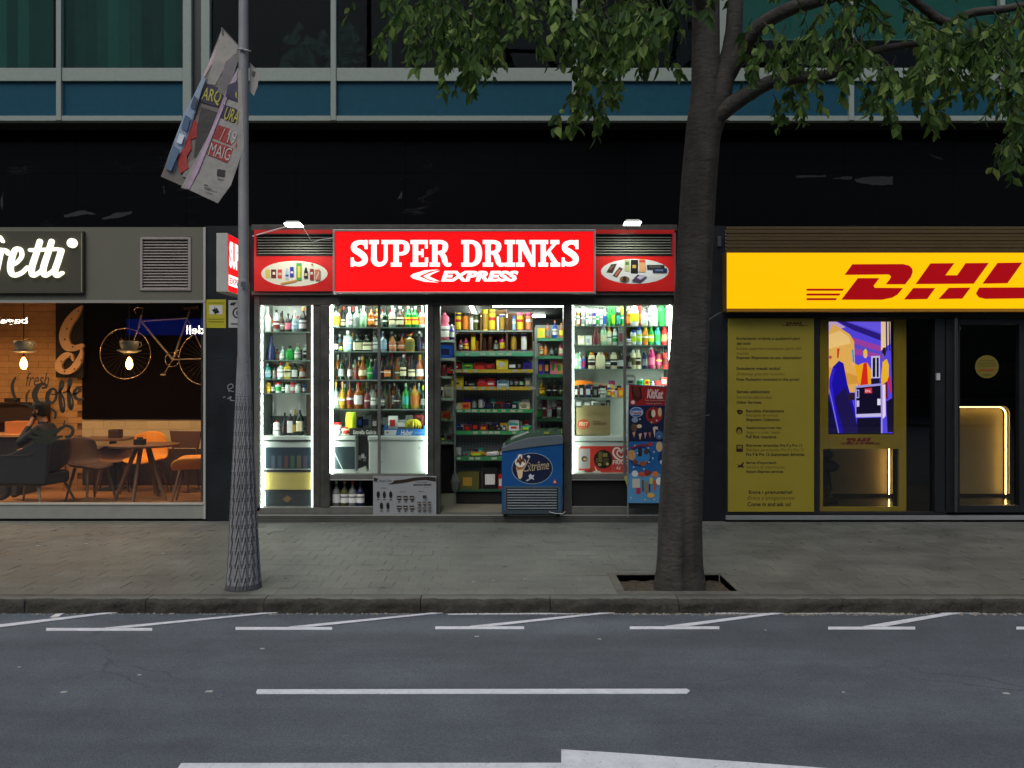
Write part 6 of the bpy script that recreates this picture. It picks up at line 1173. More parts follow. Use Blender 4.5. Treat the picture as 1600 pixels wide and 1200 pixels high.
MB().pbox(1137.5, 497.5, 1272, 799.5, -.035, .012).build('panel', mat('dull_yellow_panel', '#988b28', .5, var=.05, scale=3), yp)
yl = -.0365; dt = C('#1b1408', .6); lt_ = C('#5a4a16', .6); rt_ = C('#4a1010', .6)
logo(MB(), lambda a, b: (1222+(a-612)*.0322, 503.5+(b-204)*.035), yl, .001).build('small_logo', rt_, yp)
for s, u0, v0, u1, m in (('Enviaments urgents a qualsevol part', 1151, 526.5, 1250, dt), ('del món', 1151, 534, 1173, dt), ('Envíos urgentes a cualquier parte del', 1151, 542, 1251, lt_), ('mundo', 1151, 549.5, 1170, lt_), ('Express Shipments to any destination', 1151, 556.5, 1252, dt),
    ('Embalatge gratuït inclòs!', 1151, 573.5, 1219, dt), ('¡Embalaje gratuito incluido!', 1151, 582, 1226, lt_), ('Free Packaging included in the price!', 1151, 590.5, 1249, dt), ('Serveis addicionals:', 1151, 609.5, 1203, dt), ('Servicios adicionales:', 1151, 618, 1207, lt_), ('Other Services:', 1151, 626, 1190, dt),
    ("Recollida d'enviaments", 1166, 639.5, 1225, dt), ('Recogida de envíos', 1166, 646.5, 1215, lt_), ('Shipment Collection', 1166, 653.5, 1218, dt), ('Assegurança a tot risc', 1166, 666, 1221, dt), ('Seguro a todo riesgo', 1166, 673, 1219, lt_), ('Full Risk insurance', 1166, 680, 1213, dt),
    ('Entregues garantides Pre 9 y Pre 12', 1166, 693.5, 1254, dt), ('Entregas garantizadas Pre 9 y Pre 12', 1166, 700.5, 1256, lt_), ('Pre 9 & Pre 12 Guaranteed deliveries', 1166, 707.5, 1257, dt), ("Servei d'importació", 1166, 720.5, 1213, dt), ('Servicio de importación', 1166, 727.5, 1226, lt_), ('Import Express services', 1166, 734.5, 1224, dt),
    ("Entra i pregunta'ns!", 1170, 766, 1238, dt), ('¡Entra y pregúntanos!', 1167, 775, 1242, lt_), ('Come in and ask us!', 1168, 784.5, 1236, dt)):
    hgt = 5.0 if v0 < 760 else 6.4
    text(s, (u0, v0, u1, v0+hgt+(.8 if any(c in s for c in 'gpqyç¡') else 0)), yl, m, yp, off=.018 if m is dt else 0)
for i, L in enumerate(([('#3c120c', [(1151,641),(1156,640),(1161,642),(1160,646),(1155,648),(1152,645)]), ('#84791f', [(1154,643.5),(1159,643.5),(1157,645)])], [('#3c2a10', ('o', 1155, 673, 5, 6)), ('#84791f', ('o', 1155, 675, 3.4, 4.4)), ('#3c2a10', ('r', 1151, 668, 1159, 670.5))], [('#3c2a10', ('r', 1150.5, 695, 1161, 706)), ('#84791f', ('r', 1152, 696.5, 1159.5, 701)), ('#3c120c', [(1150,702),(1158,701),(1158,705),(1152,706)])], [('#3c120c', [(1151,725),(1163,729),(1163,730.5),(1156,730),(1151,731),(1154,728)]), ('#3c120c', [(1156,728),(1161,722),(1162.5,722),(1160,729)])])):
    printed('icon', yp, yl+.0006, L)
# yellow frame with the screen
ym = mat('ochre_frame', '#9c861c', .5, var=.04)
sf = thing('screen_surround', 'dull yellow window surround holding the bright advertising screen', 'display frame', (X(1346, .05), .06, Z(800, .05)))
y = .05
f = MB(); f.pbox(1281, 499, 1294, 701.5, y, .04).pbox(1396.5, 499, 1409, 678.5, y, .04).pbox(1294.1, 499, 1396.4, 502, y, .04).pbox(1294.1, 678.6, 1409, 701.5, y, .04).pbox(1281, 701.6, 1286, 800, y, .04).pbox(1404.5, 701.6, 1416, 800, y, .04).pbox(1286.1, 792, 1404.4, 799.8, y, .04).pbox(1409.1, 499, 1416, 701.5, y+.01, .03)
f.build('frame', ym, sf); logo(MB(), lambda a, b: (1314+(a-612)*.0485, 684+(b-204)*.062), y-.003, .002).build('small_logo', C('#7a1c12', .5), sf)
scn = thing('advertising_screen', 'bright portrait screen showing two couriers beside a yellow van', 'screen', (X(1345, .055), .055, Z(678, .055)))
y = .055; MB().pbox(1294.2, 502.2, 1396.3, 678.4, y+.001, .04).build('screen_case', C('#0b0b0d', .4), scn)
def q_(pts): return [(1270+a/3.53, 480+b/3.53) for a, b in pts]
L = [('#5646ea', q_([(88,80),(428,80),(442,695),(88,695)])), ('#c9a8d8', q_([(88,80),(130,80),(180,110),(88,140)])), ('#2c1c80', q_([(140,80),(180,80),(376,150),(376,185),(220,125)])), ('#6c5cf4', q_([(200,80),(376,80),(376,140)])), ('#a040a8', q_([(215,165),(376,215),(376,300),(235,270)])), ('#5c4cd0', q_([(225,200),(376,245),(376,262),(228,225)])), ('#5440e0', q_([(232,262),(376,282),(376,440),(240,440)])),
     ('#e8b058', q_([(88,140),(110,92),(160,120),(205,150),(228,190),(232,300),(258,470),(205,470),(88,480)])), ('#f4c880', q_([(88,150),(150,130),(200,165),(210,200),(88,230)])), ('#d89840', q_([(88,330),(245,380),(255,420),(88,440)])), ('#3a9ad8', q_([(214,235),(224,230),(230,300),(222,318)])), ('#c8382c', q_([(134,228),(148,228),(142,280),(134,280)])), ('#b83a50', q_([(90,268),(104,268),(104,284),(90,284)])),
     ('#f0d0a8', q_([(376,80),(428,80),(428,200),(376,240)])), ('#2c1c60', q_([(402,80),(410,80),(412,240),(404,240)])), ('#2c1c60', q_([(418,80),(424,80),(428,240),(420,240)])), ('#c8c0f0', q_([(322,270),(370,268),(372,390),(322,392)])), ('#141028', q_([(330,280),(345,278),(345,385),(330,385)])), ('#141028', q_([(352,278),(364,278),(364,385),(352,385)])),
     ('#f0a818', q_([(225,305),(250,320),(275,308),(300,305),(322,345),(325,425),(255,432),(240,360)])), ('#d82818', q_([(280,310),(298,305),(305,425),(262,430)])), ('#e8b890', ('o', 1270+290/3.53, 480+262/3.53, 3.2, 5.5)), ('#e8c830', q_([(278,245),(290,228),(300,240),(300,256),(280,258)])), ('#e8b890', q_([(210,300),(225,308),(232,322),(220,322)])),
     ('#f0b828', q_([(385,300),(408,285),(420,320),(418,400),(380,432),(376,400)])), ('#20141c', ('o', 1270+393/3.53, 480+246/3.53, 3, 7)), ('#8a5a48', q_([(384,255),(392,258),(394,298),(386,300)])), ('#d02414', q_([(412,400),(425,370),(434,460),(428,475)])), ('#7a1410', q_([(395,420),(412,410),(414,510),(402,500)])), ('#14102c', q_([(405,520),(440,500),(442,690),(412,690)])),
     ('#e8d8f8', q_([(378,430),(400,425),(402,600),(382,620)])), ('#1a1638', q_([(320,395),(368,392),(368,420),(322,425)])), ('#a098e8', q_([(232,435),(376,420),(385,434),(385,695),(376,695),(378,605),(236,608)])), ('#100c28', q_([(240,445),(374,432),(376,600),(240,600)])), ('#100c28', q_([(244,612),(374,608),(376,695),(240,695)])), ('#c8c0f8', q_([(240,590),(378,585),(378,602),(240,606)])), ('#c8283c', q_([(286,448),(326,444),(328,474),(286,476)])), ('#b0a8f0', q_([(240,455),(256,455),(256,500),(240,502)])), ('#100c28', q_([(244,460),(252,460),(252,495),(244,496)])), ('#e8e0ff', q_([(356,505),(374,505),(374,540),(356,540)])), ('#c8c0f8', q_([(242,515),(256,515),(256,548),(242,550)])),
     ('#1a0fa6', q_([(90,400),(110,330),(145,295),(170,310),(190,420),(230,560),(250,695),(140,695),(92,480)])), ('#2f1fd6', q_([(90,400),(110,330),(125,340),(105,420),(145,695),(135,695),(90,480)])), ('#1c1450', q_([(120,500),(180,440),(240,640),(250,695),(170,695)])), ('#100c40', q_([(88,480),(140,695),(88,695)])), ('#8078e0', q_([(90,455),(94,455),(146,695),(140,695)])), ('#2a1c30', q_([(190,478),(232,470),(232,510),(200,518)]))]
printed('picture', scn, y, L, em=1.0, step=.0001)
text('DHL', (1352, 609, 1361, 613), y-.0075, E('#f0c0c8', .9), scn, off=.04)
# interior of the courier shop
RX0, RX1 = X(1134)+.02, X(2000)
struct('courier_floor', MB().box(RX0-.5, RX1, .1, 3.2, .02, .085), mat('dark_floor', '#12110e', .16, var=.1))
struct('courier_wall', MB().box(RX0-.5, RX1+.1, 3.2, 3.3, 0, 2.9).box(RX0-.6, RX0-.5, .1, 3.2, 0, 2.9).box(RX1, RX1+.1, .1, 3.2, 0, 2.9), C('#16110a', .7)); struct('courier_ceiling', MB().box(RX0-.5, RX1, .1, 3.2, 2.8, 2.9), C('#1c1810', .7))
for k, (u0, u1, v0, v1, y, rt2) in enumerate(((1297, 1386, 672, 771.5, 1.5, 0), (1487, 1567, 635, 771.5, 1.5, 1))):
    t = thing('backlit_counter', ['taupe counter panel with a warm light edge under the screen', 'taupe counter panel with rounded corner and warm light edge behind the door'][k], 'counter', (X((u0+u1)/2, y), y, .085), 'backlit counters in the courier shop')
    r_ = 12 if k else 4; arc = [(u1-r_+r_*math.sin(a), v0+r_-r_*math.cos(a)) for a in [j*math.pi/12 for j in range(7)]]
    MB().ppoly([(u0, v1)]+[(u0, v0)]+arc+[(u1, v1)], y, .06).build('front_panel', mat('taupe_panel', '#8a784c', .5, var=.06, scale=4), t)
    path = ([(u0, v0)] if k else [])+arc+[(u1, v1-1)]
    pts = [(X(a, y-.02)-.006, y-.09, Z(b_, y-.02)-.004) for a, b_ in path]; m1 = MB().tube(pts, .005, 6).build('light_edge', E('#ffd98a', 24), t)
    rw = MB(); qs = [(X(a, y), Z(b_, y)) for a, b_ in path]
    for i_ in range(len(qs)-1):
        (xa, za), (xb, zb) = qs[i_], qs[i_+1]; rw.add([(xa+.012, y-.13, za+.012), (xb+.012, y-.13, zb+.012), (xb+.012, y, zb+.012), (xa+.012, y, za+.012)], [(0, 1, 2, 3)])
    rw.build('edge_return', C('#8a7a4c', .5), t)
    # lip that carries the strip and stands proud of the panel
    MB().tube([(p[0]+.012, p[1]-.03, p[2]+.008) for p in pts], .009, 6).build('edge_lip', C('#8a7640', .5), t)
    if k: MB().tube([(X(u0, y-.02), y-.03, Z(v0, y-.02)), (X(u0, y-.02), y-.03, Z(v1, y))], .008, 6).build('side_light', E('#8a7434', .6), t)
oc = thing('office_chair', 'dark office chair silhouette at the left under the screen', 'office chair', (X(1295, 1.0), 1.0, .085)); bl = C('#080808', .6)
bev(MB().ppoly([(1280,704),(1302,706),(1307,711),(1302,717),(1286,717)], 1.0, .3).build('armrest', bl, oc), .03, 3); bev(MB().ppoly([(1276,722),(1306,720),(1315,728),(1310,737),(1280,740)], .85, .45).build('seat', bl, oc), .04, 3)
MB().tube([(X(1298, 1.), 1.05, Z(738, 1.)), (X(1301, 1.), 1.05, Z(765, 1.)), (X(1296, 1.), 1.02, Z(776, 1.))], .018, 8).build('leg', bl, oc); MB().box(X(1284, 1.), X(1290, 1.), 1.0, 1.06, .09, Z(738, 1.)).build('column', bl, oc); MB().box(X(1278, 1.), X(1305, 1.), .9, 1.2, .09, .12).build('base', bl, oc)
dr = thing('desk_rack', 'dim wall shelf far inside the courier shop', 'shelf', (X(1500, 2.9), 2.9, 1.5)); MB().box(X(1400, 2.9), X(1600, 2.9), 2.8, 3.15, Z(625, 2.9), Z(622, 2.9)).build('board', C('#050505', .6), dr); MB().box(X(1545, 2.9), X(1590, 2.9), 2.85, 3.1, Z(585, 2.9), Z(567, 2.9)).build('box', C('#3c3016', .6), dr); MB().box(X(1420, 2.9), X(1460, 2.9), 2.85, 3.1, Z(560, 2.9), Z(545, 2.9)).build('board', C('#050505', .6), dr)
sw_ = thing('wall_device', 'small grey device on the dark pillar beside the ochre shutter', 'device', (X(1124), -.01, Z(384))); bev(MB().pbox(1121.5, 369, 1127, 385, -.03, .028).build('case', C('#3a3d3f', .5), sw_), .003)

# ================================================================ LAMP POST
LY = -3.03; lx = X(380.5, LY); lp = thing('lamp_post', 'grey metal lamp post with a flared embossed base on the pavement', 'lamp post', (lx, LY, 0))
pm = mat('post_paint', '#7c7f80', .5, var=.12, scale=7, bump=.15, bscale=90); pm2 = mat('post_base_paint', '#7b7e80', .6, var=.2, scale=5, bump=.3, bscale=120)
def zl(v): return Z(v, LY)
MB().lathe([(S(8.8, LY), zl(590)), (S(8.8, LY), zl(444)), (S(7.9, LY), zl(440)), (S(7.6, LY), zl(78)), (S(7.2, LY), zl(0)), (S(6.5, LY), 7.0), (.03, 9)], (lx, LY, 0), 28).build('shaft', pm, lp)
MB().lathe([(S(9.2, LY), zl(562)), (S(8.9, LY), zl(556))], (lx, LY, 0), 28).build('collar', pm, lp)
N_, Mz = 140, 300; vs = []; z1_ = zl(556)
for j in range(Mz+1):
    z = z1_*j/Mz; t_ = z/z1_; r = S(26.5-17.2*t_**.82, LY)
    for i in range(N_):
        a = 2*math.pi*i/N_; tri = abs(((a/(2*math.pi)*14) % 1)-.5)*2
        ph = z/.105+tri*1.25; fr_ = 1-(ph % 1.); am = .012*min(1, (1-t_)*1.6+.12)*min(1, (1-t_)*8)
        rr = r+am*(fr_-.5)*(1 if j else 0); vs.append((lx+rr*math.cos(a), LY+rr*math.sin(a), z))
fs = [(j*N_+i, j*N_+(i+1)%N_, (j+1)*N_+(i+1)%N_, (j+1)*N_+i) for j in range(Mz) for i in range(N_)]
mb = MB().add(vs, fs)
for kf, f in enumerate(mb.f):
    rr_ = [math.hypot(mb.v[i][0]-lx, mb.v[i][1]-LY) for i in f]
    if max(rr_)-min(rr_) > .0042: mb.m[kf] = 1  # steep ledge faces get a darker colour, painting shade into the relief
mb.build('embossed_base', [pm2, C('#4c4f52', .8)], lp)
MB().lathe([(S(28, LY), 0), (S(27.5, LY), .012)], (lx, LY, 0), 28).build('foot_ring', C('#3a3b3a', .8), lp)
for u, v in ((385.5, 567), (386.5, 588)): MB().lathe([(.006, 0), (.006, .005)], (X(u, LY-.09), LY-.088, zl(v)), 8).build('bolt', C('#141414', .6), lp)
stk = MB()
for k in range(6):
    a0, a1 = -1.95+k*.22, -1.95+(k+1)*.22; R_ = S(8.4, LY); stk.add([(lx+R_*math.cos(a0), LY+R_*math.sin(a0), zl(452)), (lx+R_*math.cos(a1), LY+R_*math.sin(a1), zl(452)), (lx+R_*math.cos(a1), LY+R_*math.sin(a1), zl(436)), (lx+R_*math.cos(a0), LY+R_*math.sin(a0), zl(436))], [(0,1,2,3)])
sk = thing('post_sticker', 'small square sticker on the lamp post at sign height', 'sticker', (lx, LY-.06, zl(452))); stk2 = MB(); stk2.v, stk2.f, stk2.m, stk2.sm = stk.v, stk.f, stk.m, stk.sm; stk2.build('paper', C('#8f9394', .6), sk); MB().pbox(376, 440, 384, 448, LY-.067, .001).build('print', C('#4a4e52', .6), sk)
lh = MB().tube([(lx, LY, 8.9), (lx, LY-.5, 9.4), (lx, LY-1.6, 9.6)], .04, 8); lh.build('arm', pm, lp); MB().box(lx-.15, lx+.15, LY-2.3, LY-1.5, 9.55, 9.7).build('lantern', pm, lp)
# ================================================================ BANNER
BY = -3.06; bn_ = thing('torn_banner', 'torn folded vinyl street banner tied to the lamp post', 'banner', (X(384, BY), BY, Z(80, BY)))
def bp(name, col, pts, y, slope=0., th=.0015, rough=.5):
    x0 = X(pts[0][0], BY); mb = MB(); mb.poly([(X(a, BY), Z(b, BY)) for a, b in pts], (lambda x, z: y+slope*(x-x0)+.004*math.sin(z*9)), th); return mb.build(name, C(col, rough, var=.16, scale=13, bump=.6, bscale=9), bn_)
bp('back_sheet', '#66635c', [(346,41),(374,72),(378,88),(352,140),(322,240),(303,296),(284,290),(250,275),(288,175),(316,117)], BY+.02)
bp('grey_photo_print', '#8b8a84', [(345,44),(371,71),(368,82),(352,100),(335,132),(322,130)], BY+.017)
bp('pink_edge', '#a99a9a', [(342,58),(330,84),(316,117),(318,120),(334,92),(343,62)], BY+.016)
bp('folded_strip', '#7e93a8', [(318,118),(302,150),(288,175),(262,240),(250,274),(266,279),(284,236),(303,182),(316,140),(322,124)], BY-.005, -.1)
for pts, c in (([(304,150),(298,168),(305,172),(310,155)], '#3a4a60'), ([(290,180),(283,200),(292,206),(299,185)], '#3f5a78'), ([(272,228),(258,262),(268,268),(282,235)], '#48657e'), ([(281,208),(276,222),(284,226),(289,212)], '#c3cdd8')): bp('photo_patch', c, pts, BY-.009, -.1)
bp('navy_band', '#1f1d38', [(322,130),(355,141),(349,170),(312,158)], BY+.013)
bp('dark_photo_print', '#2f2e2c', [(314,166),(347,178),(330,250),(302,245),(306,200)], BY+.012); bp('light_photo_print', '#76756f', [(306,245),(330,252),(318,285),(300,280),(284,275),(292,255)], BY+.0125)
bp('red_figure', '#9a1f1c', [(300,183),(308,192),(306,214),(297,217),(298,232),(291,244),(294,262),(281,271),(276,247),(290,224),(291,204)], BY+.008)
for pts in ([(318,190),(340,200),(338,205),(316,196)], [(314,205),(336,218),(334,223),(312,211)]): bp('photo_line', '#8a8982', pts, BY+.009)
text('ARQ', (316, 139, 345, 162), BY+.008, C('#a8a43a', .5), bn_, rot=math.radians(-14), off=.01)
bp('front_sheet', '#8f8f89', [(372,112),(378,108),(382,230),(362,290),(341,318),(296,297),(284,294),(330,205),(352,152)], BY-.012)
bp('pink_edge', '#a08ea0', [(371,111),(352,150),(330,205),(308,252),(292,294),(297,297),(312,268),(334,212),(355,158),(372,125)], BY-.016)
bp('grey_crease', '#5f5f60', [(352,96),(366,84),(371,96),(360,132),(350,150),(340,142)], BY+.004)
bp('navy_band', '#232040', [(358,134),(372,128),(372,160),(353,152)], BY-.016); bp('navy_band', '#232040', [(350,164),(372,172),(372,196),(345,184)], BY-.016)
bp('red_band', '#8e2320', [(342,196),(372,206),(371,232),(333,217)], BY-.016); bp('red_band', '#8e2320', [(332,220),(366,233),(356,255),(324,242)], BY-.016)
text('A', (362, 137, 372, 152), BY-.019, C('#a8a43a', .5), bn_, rot=math.radians(-15)); text('URA', (351, 170, 374, 190), BY-.019, C('#a8a43a', .5), bn_, rot=math.radians(-18), off=.01)
text('/ 19', (345, 203, 369, 223), BY-.019, C('#b5b5b0', .5), bn_, rot=math.radians(-16), off=-.005); text('MAIG', (327, 227, 361, 247), BY-.019, C('#b5b5b0', .5), bn_, rot=math.radians(-16), off=-.005)
bp('black_logo', '#17171a', [(341,265),(353,267),(352,277),(340,275)], BY-.016); text('BBB', (340, 279, 349, 282), BY-.0165, C('#5a5a5a', .5), bn_, rot=math.radians(-15))
for i, s in enumerate(('www', 'barcelona', 'col·legi arquitectes', 'de catalunya')): text(s, (318+i, 288+i*4.2, 318+(7, 12, 22, 15)[i], 291+i*4.2), BY-.0165, C('#2a2a2a', .5), bn_, rot=math.radians(-16))
bp('rear_flap', '#8b8c88', [(386,92),(401,109),(399,130),(393,146),(386,138)], BY+.06); bp('flap_print', '#2a2a2c', [(391,106),(396,108),(393,116),(389,113)], BY+.057)
MB().tube([(X(388, BY)+.0, LY+.02, Z(76, BY)), (X(381, BY), LY-.058, Z(79, BY)), (X(373, BY), LY-.02, Z(74, BY))], .008, 6).tube([(X(374, BY), LY-.05, Z(78, BY)), (X(389, BY), LY-.05, Z(81, BY))], .007, 6).build('strap', C('#8f9090', .6), bn_)
MB().tube([(X(346, BY), BY+.01, Z(42, BY)), (X(347, BY), BY+.01, Z(52, BY))], .006, 6).build('eyelet_cord', C('#6a6f68', .6), bn_)

# ================================================================ TREE AND ITS PIT
pt = bpy.data.objects.new('tree_pit', None); sc.collection.objects.link(pt); pt['kind'] = 'structure'; ORG['tree_pit'] = Vector((0, 0, 0))
x0, x1, y0, y1 = PIT; rim = mat('pit_rim', '#53544c', .85, var=.3, scale=12, bump=.6, bscale=50)
for nm, b_ in (('rim_stone', (x0-.07, x0, y0, y1+.07)), ('rim_stone', (x1, x1+.07, y0, y1+.07)), ('rim_stone', (x0, x1, y1, y1+.07)), ('rim_stone', (x0-.07, x1+.07, y0-.10, y0))): bev(MB().box(*b_, -.1, .004).build(nm, rim, pt), .008, 2)
MB().box(x0-.21, x0-.07, y0-.10, y1+.21, -.1, -.0016).box(x1+.07, x1+.21, y0-.10, y1+.21, -.1, -.0016).box(x0-.07, x1+.07, y1+.07, y1+.21, -.1, -.0016).build('border_slab', tilem, pt)
sb = MB(); n_ = 26; q = random.Random(17)
vs = [(x0+(x1-x0)*i/n_, y0+(y1-y0)*j/n_, -.06+q.uniform(-.008, .008)+.03*math.exp(-(((x0+(x1-x0)*i/n_)-1.36)**2+((y0+(y1-y0)*j/n_)+2.9)**2)*12)) for j in range(n_+1) for i in range(n_+1)]
sb.add(vs, [(j*(n_+1)+i, j*(n_+1)+i+1, (j+1)*(n_+1)+i+1, (j+1)*(n_+1)+i) for j in range(n_) for i in range(n_)]).build('soil', mat('soil', '#3b3429', .95, var=.4, scale=25, bump=.5), pt, kind='stuff')
TY = -2.90; tree = thing('street_tree', 'street tree with a dark forked trunk in a stone edged pit and drooping green leaves', 'tree', (X(1060, TY), TY, -.05))
bark = mat('bark', '#35332f', .9, var=.38, scale=5, bump=.9, bscale=18, stretch=(1.2, 1.2, 2.4))
t = bark.node_tree; b = t.nodes['Principled BSDF']; src = b.inputs['Base Color'].links[0].from_socket; g = t.nodes.new('ShaderNodeNewGeometry')
mp = t.nodes.new('ShaderNodeMapping'); mp.inputs['Scale'].default_value = (9, 9, 55); t.links.new(g.outputs['Position'], mp.inputs['Vector'])
n = t.nodes.new('ShaderNodeTexNoise'); n.inputs['Scale'].default_value = 1.; n.inputs['Detail'].default_value = 6; n.inputs['Roughness'].default_value = .65; t.links.new(mp.outputs[0], n.inputs['Vector'])
mp2 = t.nodes.new('ShaderNodeMapping'); mp2.inputs['Scale'].default_value = (3.5, 3.5, 1.1); t.links.new(g.outputs['Position'], mp2.inputs['Vector'])
n2 = t.nodes.new('ShaderNodeTexNoise'); n2.inputs['Scale'].default_value = 1.6; n2.inputs['Detail'].default_value = 5; t.links.new(mp2.outputs[0], n2.inputs['Vector'])
r = t.nodes.new('ShaderNodeMapRange'); r.inputs['From Min'].default_value = .33; r.inputs['From Max'].default_value = .40; r.inputs['To Min'].default_value = .3; r.inputs['To Max'].default_value = 1.; t.links.new(n.outputs['Fac'], r.inputs['Value'])
r2 = t.nodes.new('ShaderNodeMapRange'); r2.inputs['From Min'].default_value = .32; r2.inputs['From Max'].default_value = .68; r2.inputs['To Min'].default_value = .6; r2.inputs['To Max'].default_value = 1.45; t.links.new(n2.outputs['Fac'], r2.inputs['Value'])
m1 = t.nodes.new('ShaderNodeMath'); m1.operation = 'MULTIPLY'; t.links.new(r.outputs[0], m1.inputs[0]); t.links.new(r2.outputs[0], m1.inputs[1])
vm = t.nodes.new('ShaderNodeVectorMath'); vm.operation = 'SCALE'; t.links.new(src, vm.inputs[0]); t.links.new(m1.outputs[0], vm.inputs['Scale']); t.links.new(vm.outputs[0], b.inputs['Base Color'])
cs = [(925,1061,39.5),(900,1060.5,37),(860,1061,34.5),(800,1062,33),(700,1067,31.5),(600,1072.5,30.5),(500,1079,28.5),(400,1085,27),(300,1091,26.8),(230,1097,26.5),(190,1101,26.5),(150,1103,23),(100,1103.5,21.5),(0,1104,20.5),(-120,1106,19),(-300,1112,15),(-480,1120,10),(-640,1130,5)]
n_ = 48; vs = []; q = random.Random(3); ph = [q.uniform(0, 6) for _ in range(8)]
def cr(a, b, c, d, t): return .5*((2*b)+(c-a)*t+(2*a-5*b+4*c-d)*t*t+(3*b-a-3*c+d)*t**3)
rings = []
for i in range(len(cs)-1):
    for k in range(10):
        t_ = k/10; A = cs[max(i-1, 0)]; B = cs[i]; C_ = cs[i+1]; D2 = cs[min(i+2, len(cs)-1)]; rings.append([cr(A[m], B[m], C_[m], D2[m], t_) for m in range(3)])
rings.append(cs[-1])
for v, u, r in rings:
    r = S(r, TY); z = Z(v, TY); h = max(0, z)
    for i in range(n_):
        a = 2*math.pi*i/n_
        lobe = math.exp(-(((a-4.85+math.pi) % (2*math.pi))-math.pi)**2*22)   # groove in the street-facing side
        rr = r*(1-.30*lobe*max(0, 1-h/1.3)+.03*math.sin(3*a+ph[0]+z*.8)+.018*math.sin(7*a+ph[1]+z*2.1)+.012*math.sin(13*a+z*5+ph[2])+.09*max(0, .15-h)/.15*(.5+.5*math.sin(5*a+ph[3])))
        vs.append((X(u, TY)+rr*math.cos(a), TY+rr*math.sin(a), z+(0 if h > .02 else -.05)))
fs = [(j*n_+i, j*n_+(i+1)%n_, (j+1)*n_+(i+1)%n_, (j+1)*n_+i) for j in range(len(rings)-1) for i in range(n_)]
MB().add(vs, fs, 0, True).build('trunk', bark, tree)
limbs = [([(1098,235,-2.9),(1112,190,-2.92),(1125,150,-2.95),(1137,100,-2.95),(1146,50,-2.95),(1149,0,-2.95),(1156,-120,-2.9),(1170,-260,-2.8)], [22,20,17,14.5,13,12,10,6]),
         ([(1128,140,-2.95),(1150,95,-3.0),(1172,58,-3.1),(1200,32,-3.2),(1240,12,-3.3),(1300,-5,-3.4),(1380,-40,-3.5),(1480,-110,-3.6)], [10,13,13,11.5,10.5,9,7,4]),
         ([(1112,190,-2.95),(1140,166,-3.0),(1172,145,-3.05),(1205,128,-3.1),(1240,122,-3.15),(1290,118,-3.2),(1320,104,-3.25),(1360,82,-3.3),(1420,70,-3.4),(1500,58,-3.5)], [13,13.5,12,10.5,10,8.5,8,7,5,3]),
         ([(1380,-40,-3.5),(1440,10,-3.4),(1480,35,-3.4),(1520,20,-3.45),(1570,14,-3.5),(1640,0,-3.6),(1740,-30,-3.7)], [6,6.5,7,6.5,6,5,3]),
         ([(1103,30,-2.9),(1080,-40,-3.1),(1030,-90,-3.4),(950,-110,-3.6),(850,-100,-3.8),(740,-80,-3.9),(620,-60,-4.0)], [12,11,9.5,8,6.5,5,3]),
         ([(1105,-80,-2.9),(1060,-160,-2.6),(980,-200,-2.3),(880,-180,-2.1),(760,-150,-1.9)], [11,9,7,5,3]),
         ([(1156,-120,-2.9),(1260,-180,-2.6),(1400,-200,-2.4),(1560,-180,-2.2)], [10,7,5,3]),
         ([(1110,-260,-2.9),(1090,-380,-3.6),(1040,-450,-4.4)], [12,8,4]), ([(1112,-280,-2.9),(1180,-380,-2.2),(1260,-440,-1.8)], [11,7,4])]
def smooth(pts, rs, sub=5):
    P, R_ = [], []
    for i in range(len(pts)-1):
        A, B, C_, D2 = pts[max(i-1, 0)], pts[i], pts[i+1], pts[min(i+2, len(pts)-1)]
        for k in range(sub): t_ = k/sub; P.append([cr(A[m], B[m], C_[m], D2[m], t_) for m in range(3)]); R_.append(rs[i]*(1-t_)+rs[i+1]*t_)
    P.append(list(pts[-1])); R_.append(rs[-1]); return P, R_
LIMBP = []
for pts, rs in limbs:
    P, R_ = smooth(pts, rs); W3 = [Vector((X(u, y), y, Z(v, y))) for u, v, y in P]; R3 = [S(r, p[2]) for r, p in zip(R_, P)]; LIMBP.append(W3)
    mb = MB().tube(W3, R3, 14); q2 = random.Random(len(P)); mb.v = [(a+q2.uniform(-.0015, .0015), b+q2.uniform(-.0015, .0015), c+q2.uniform(-.0015, .0015)) for a, b, c in mb.v]; mb.build('limb', bark, tree)
# foliage: drooping twigs, each with alternate hanging leaves
q = random.Random(42); twig = MB(); leaves = []
def twig_at(p, L, dirx=0., diry=0.):
    n = max(4, int(L/.045)); P = [p]; d = Vector((dirx+q.uniform(-.5, .5), diry+q.uniform(-.4, .4), -.35)).normalized()
    for i in range(n):
        d = (d+Vector((q.uniform(-.12, .12), q.uniform(-.12, .12), -.13))).normalized(); P.append(P[-1]+d*(L/n))
    twig.tube(P, [.0042*(1-i/(n+2))+.0008 for i in range(n+1)], 4)
    for i in range(1, n+1):
        for s in ((-1, 1) if q.random() < .75 else (q.choice((-1, 1)),)):
            t_ = P[i]-P[i-1]; sd2 = t_.cross(Vector((0, 1, 0))).normalized() if abs(t_.normalized().y) < .95 else Vector((1, 0, 0))
            dd = (t_.normalized()*.55+sd2*s*q.uniform(.3, .9)+Vector((0, q.uniform(-.7, .7), -q.uniform(.5, 1.2)))).normalized()
            leaves.append((P[i], dd, q.uniform(.05, .125), q.uniform(0, 6.28)))
def at(u, v, y): return Vector((X(u, y), y, Z(v, y)))
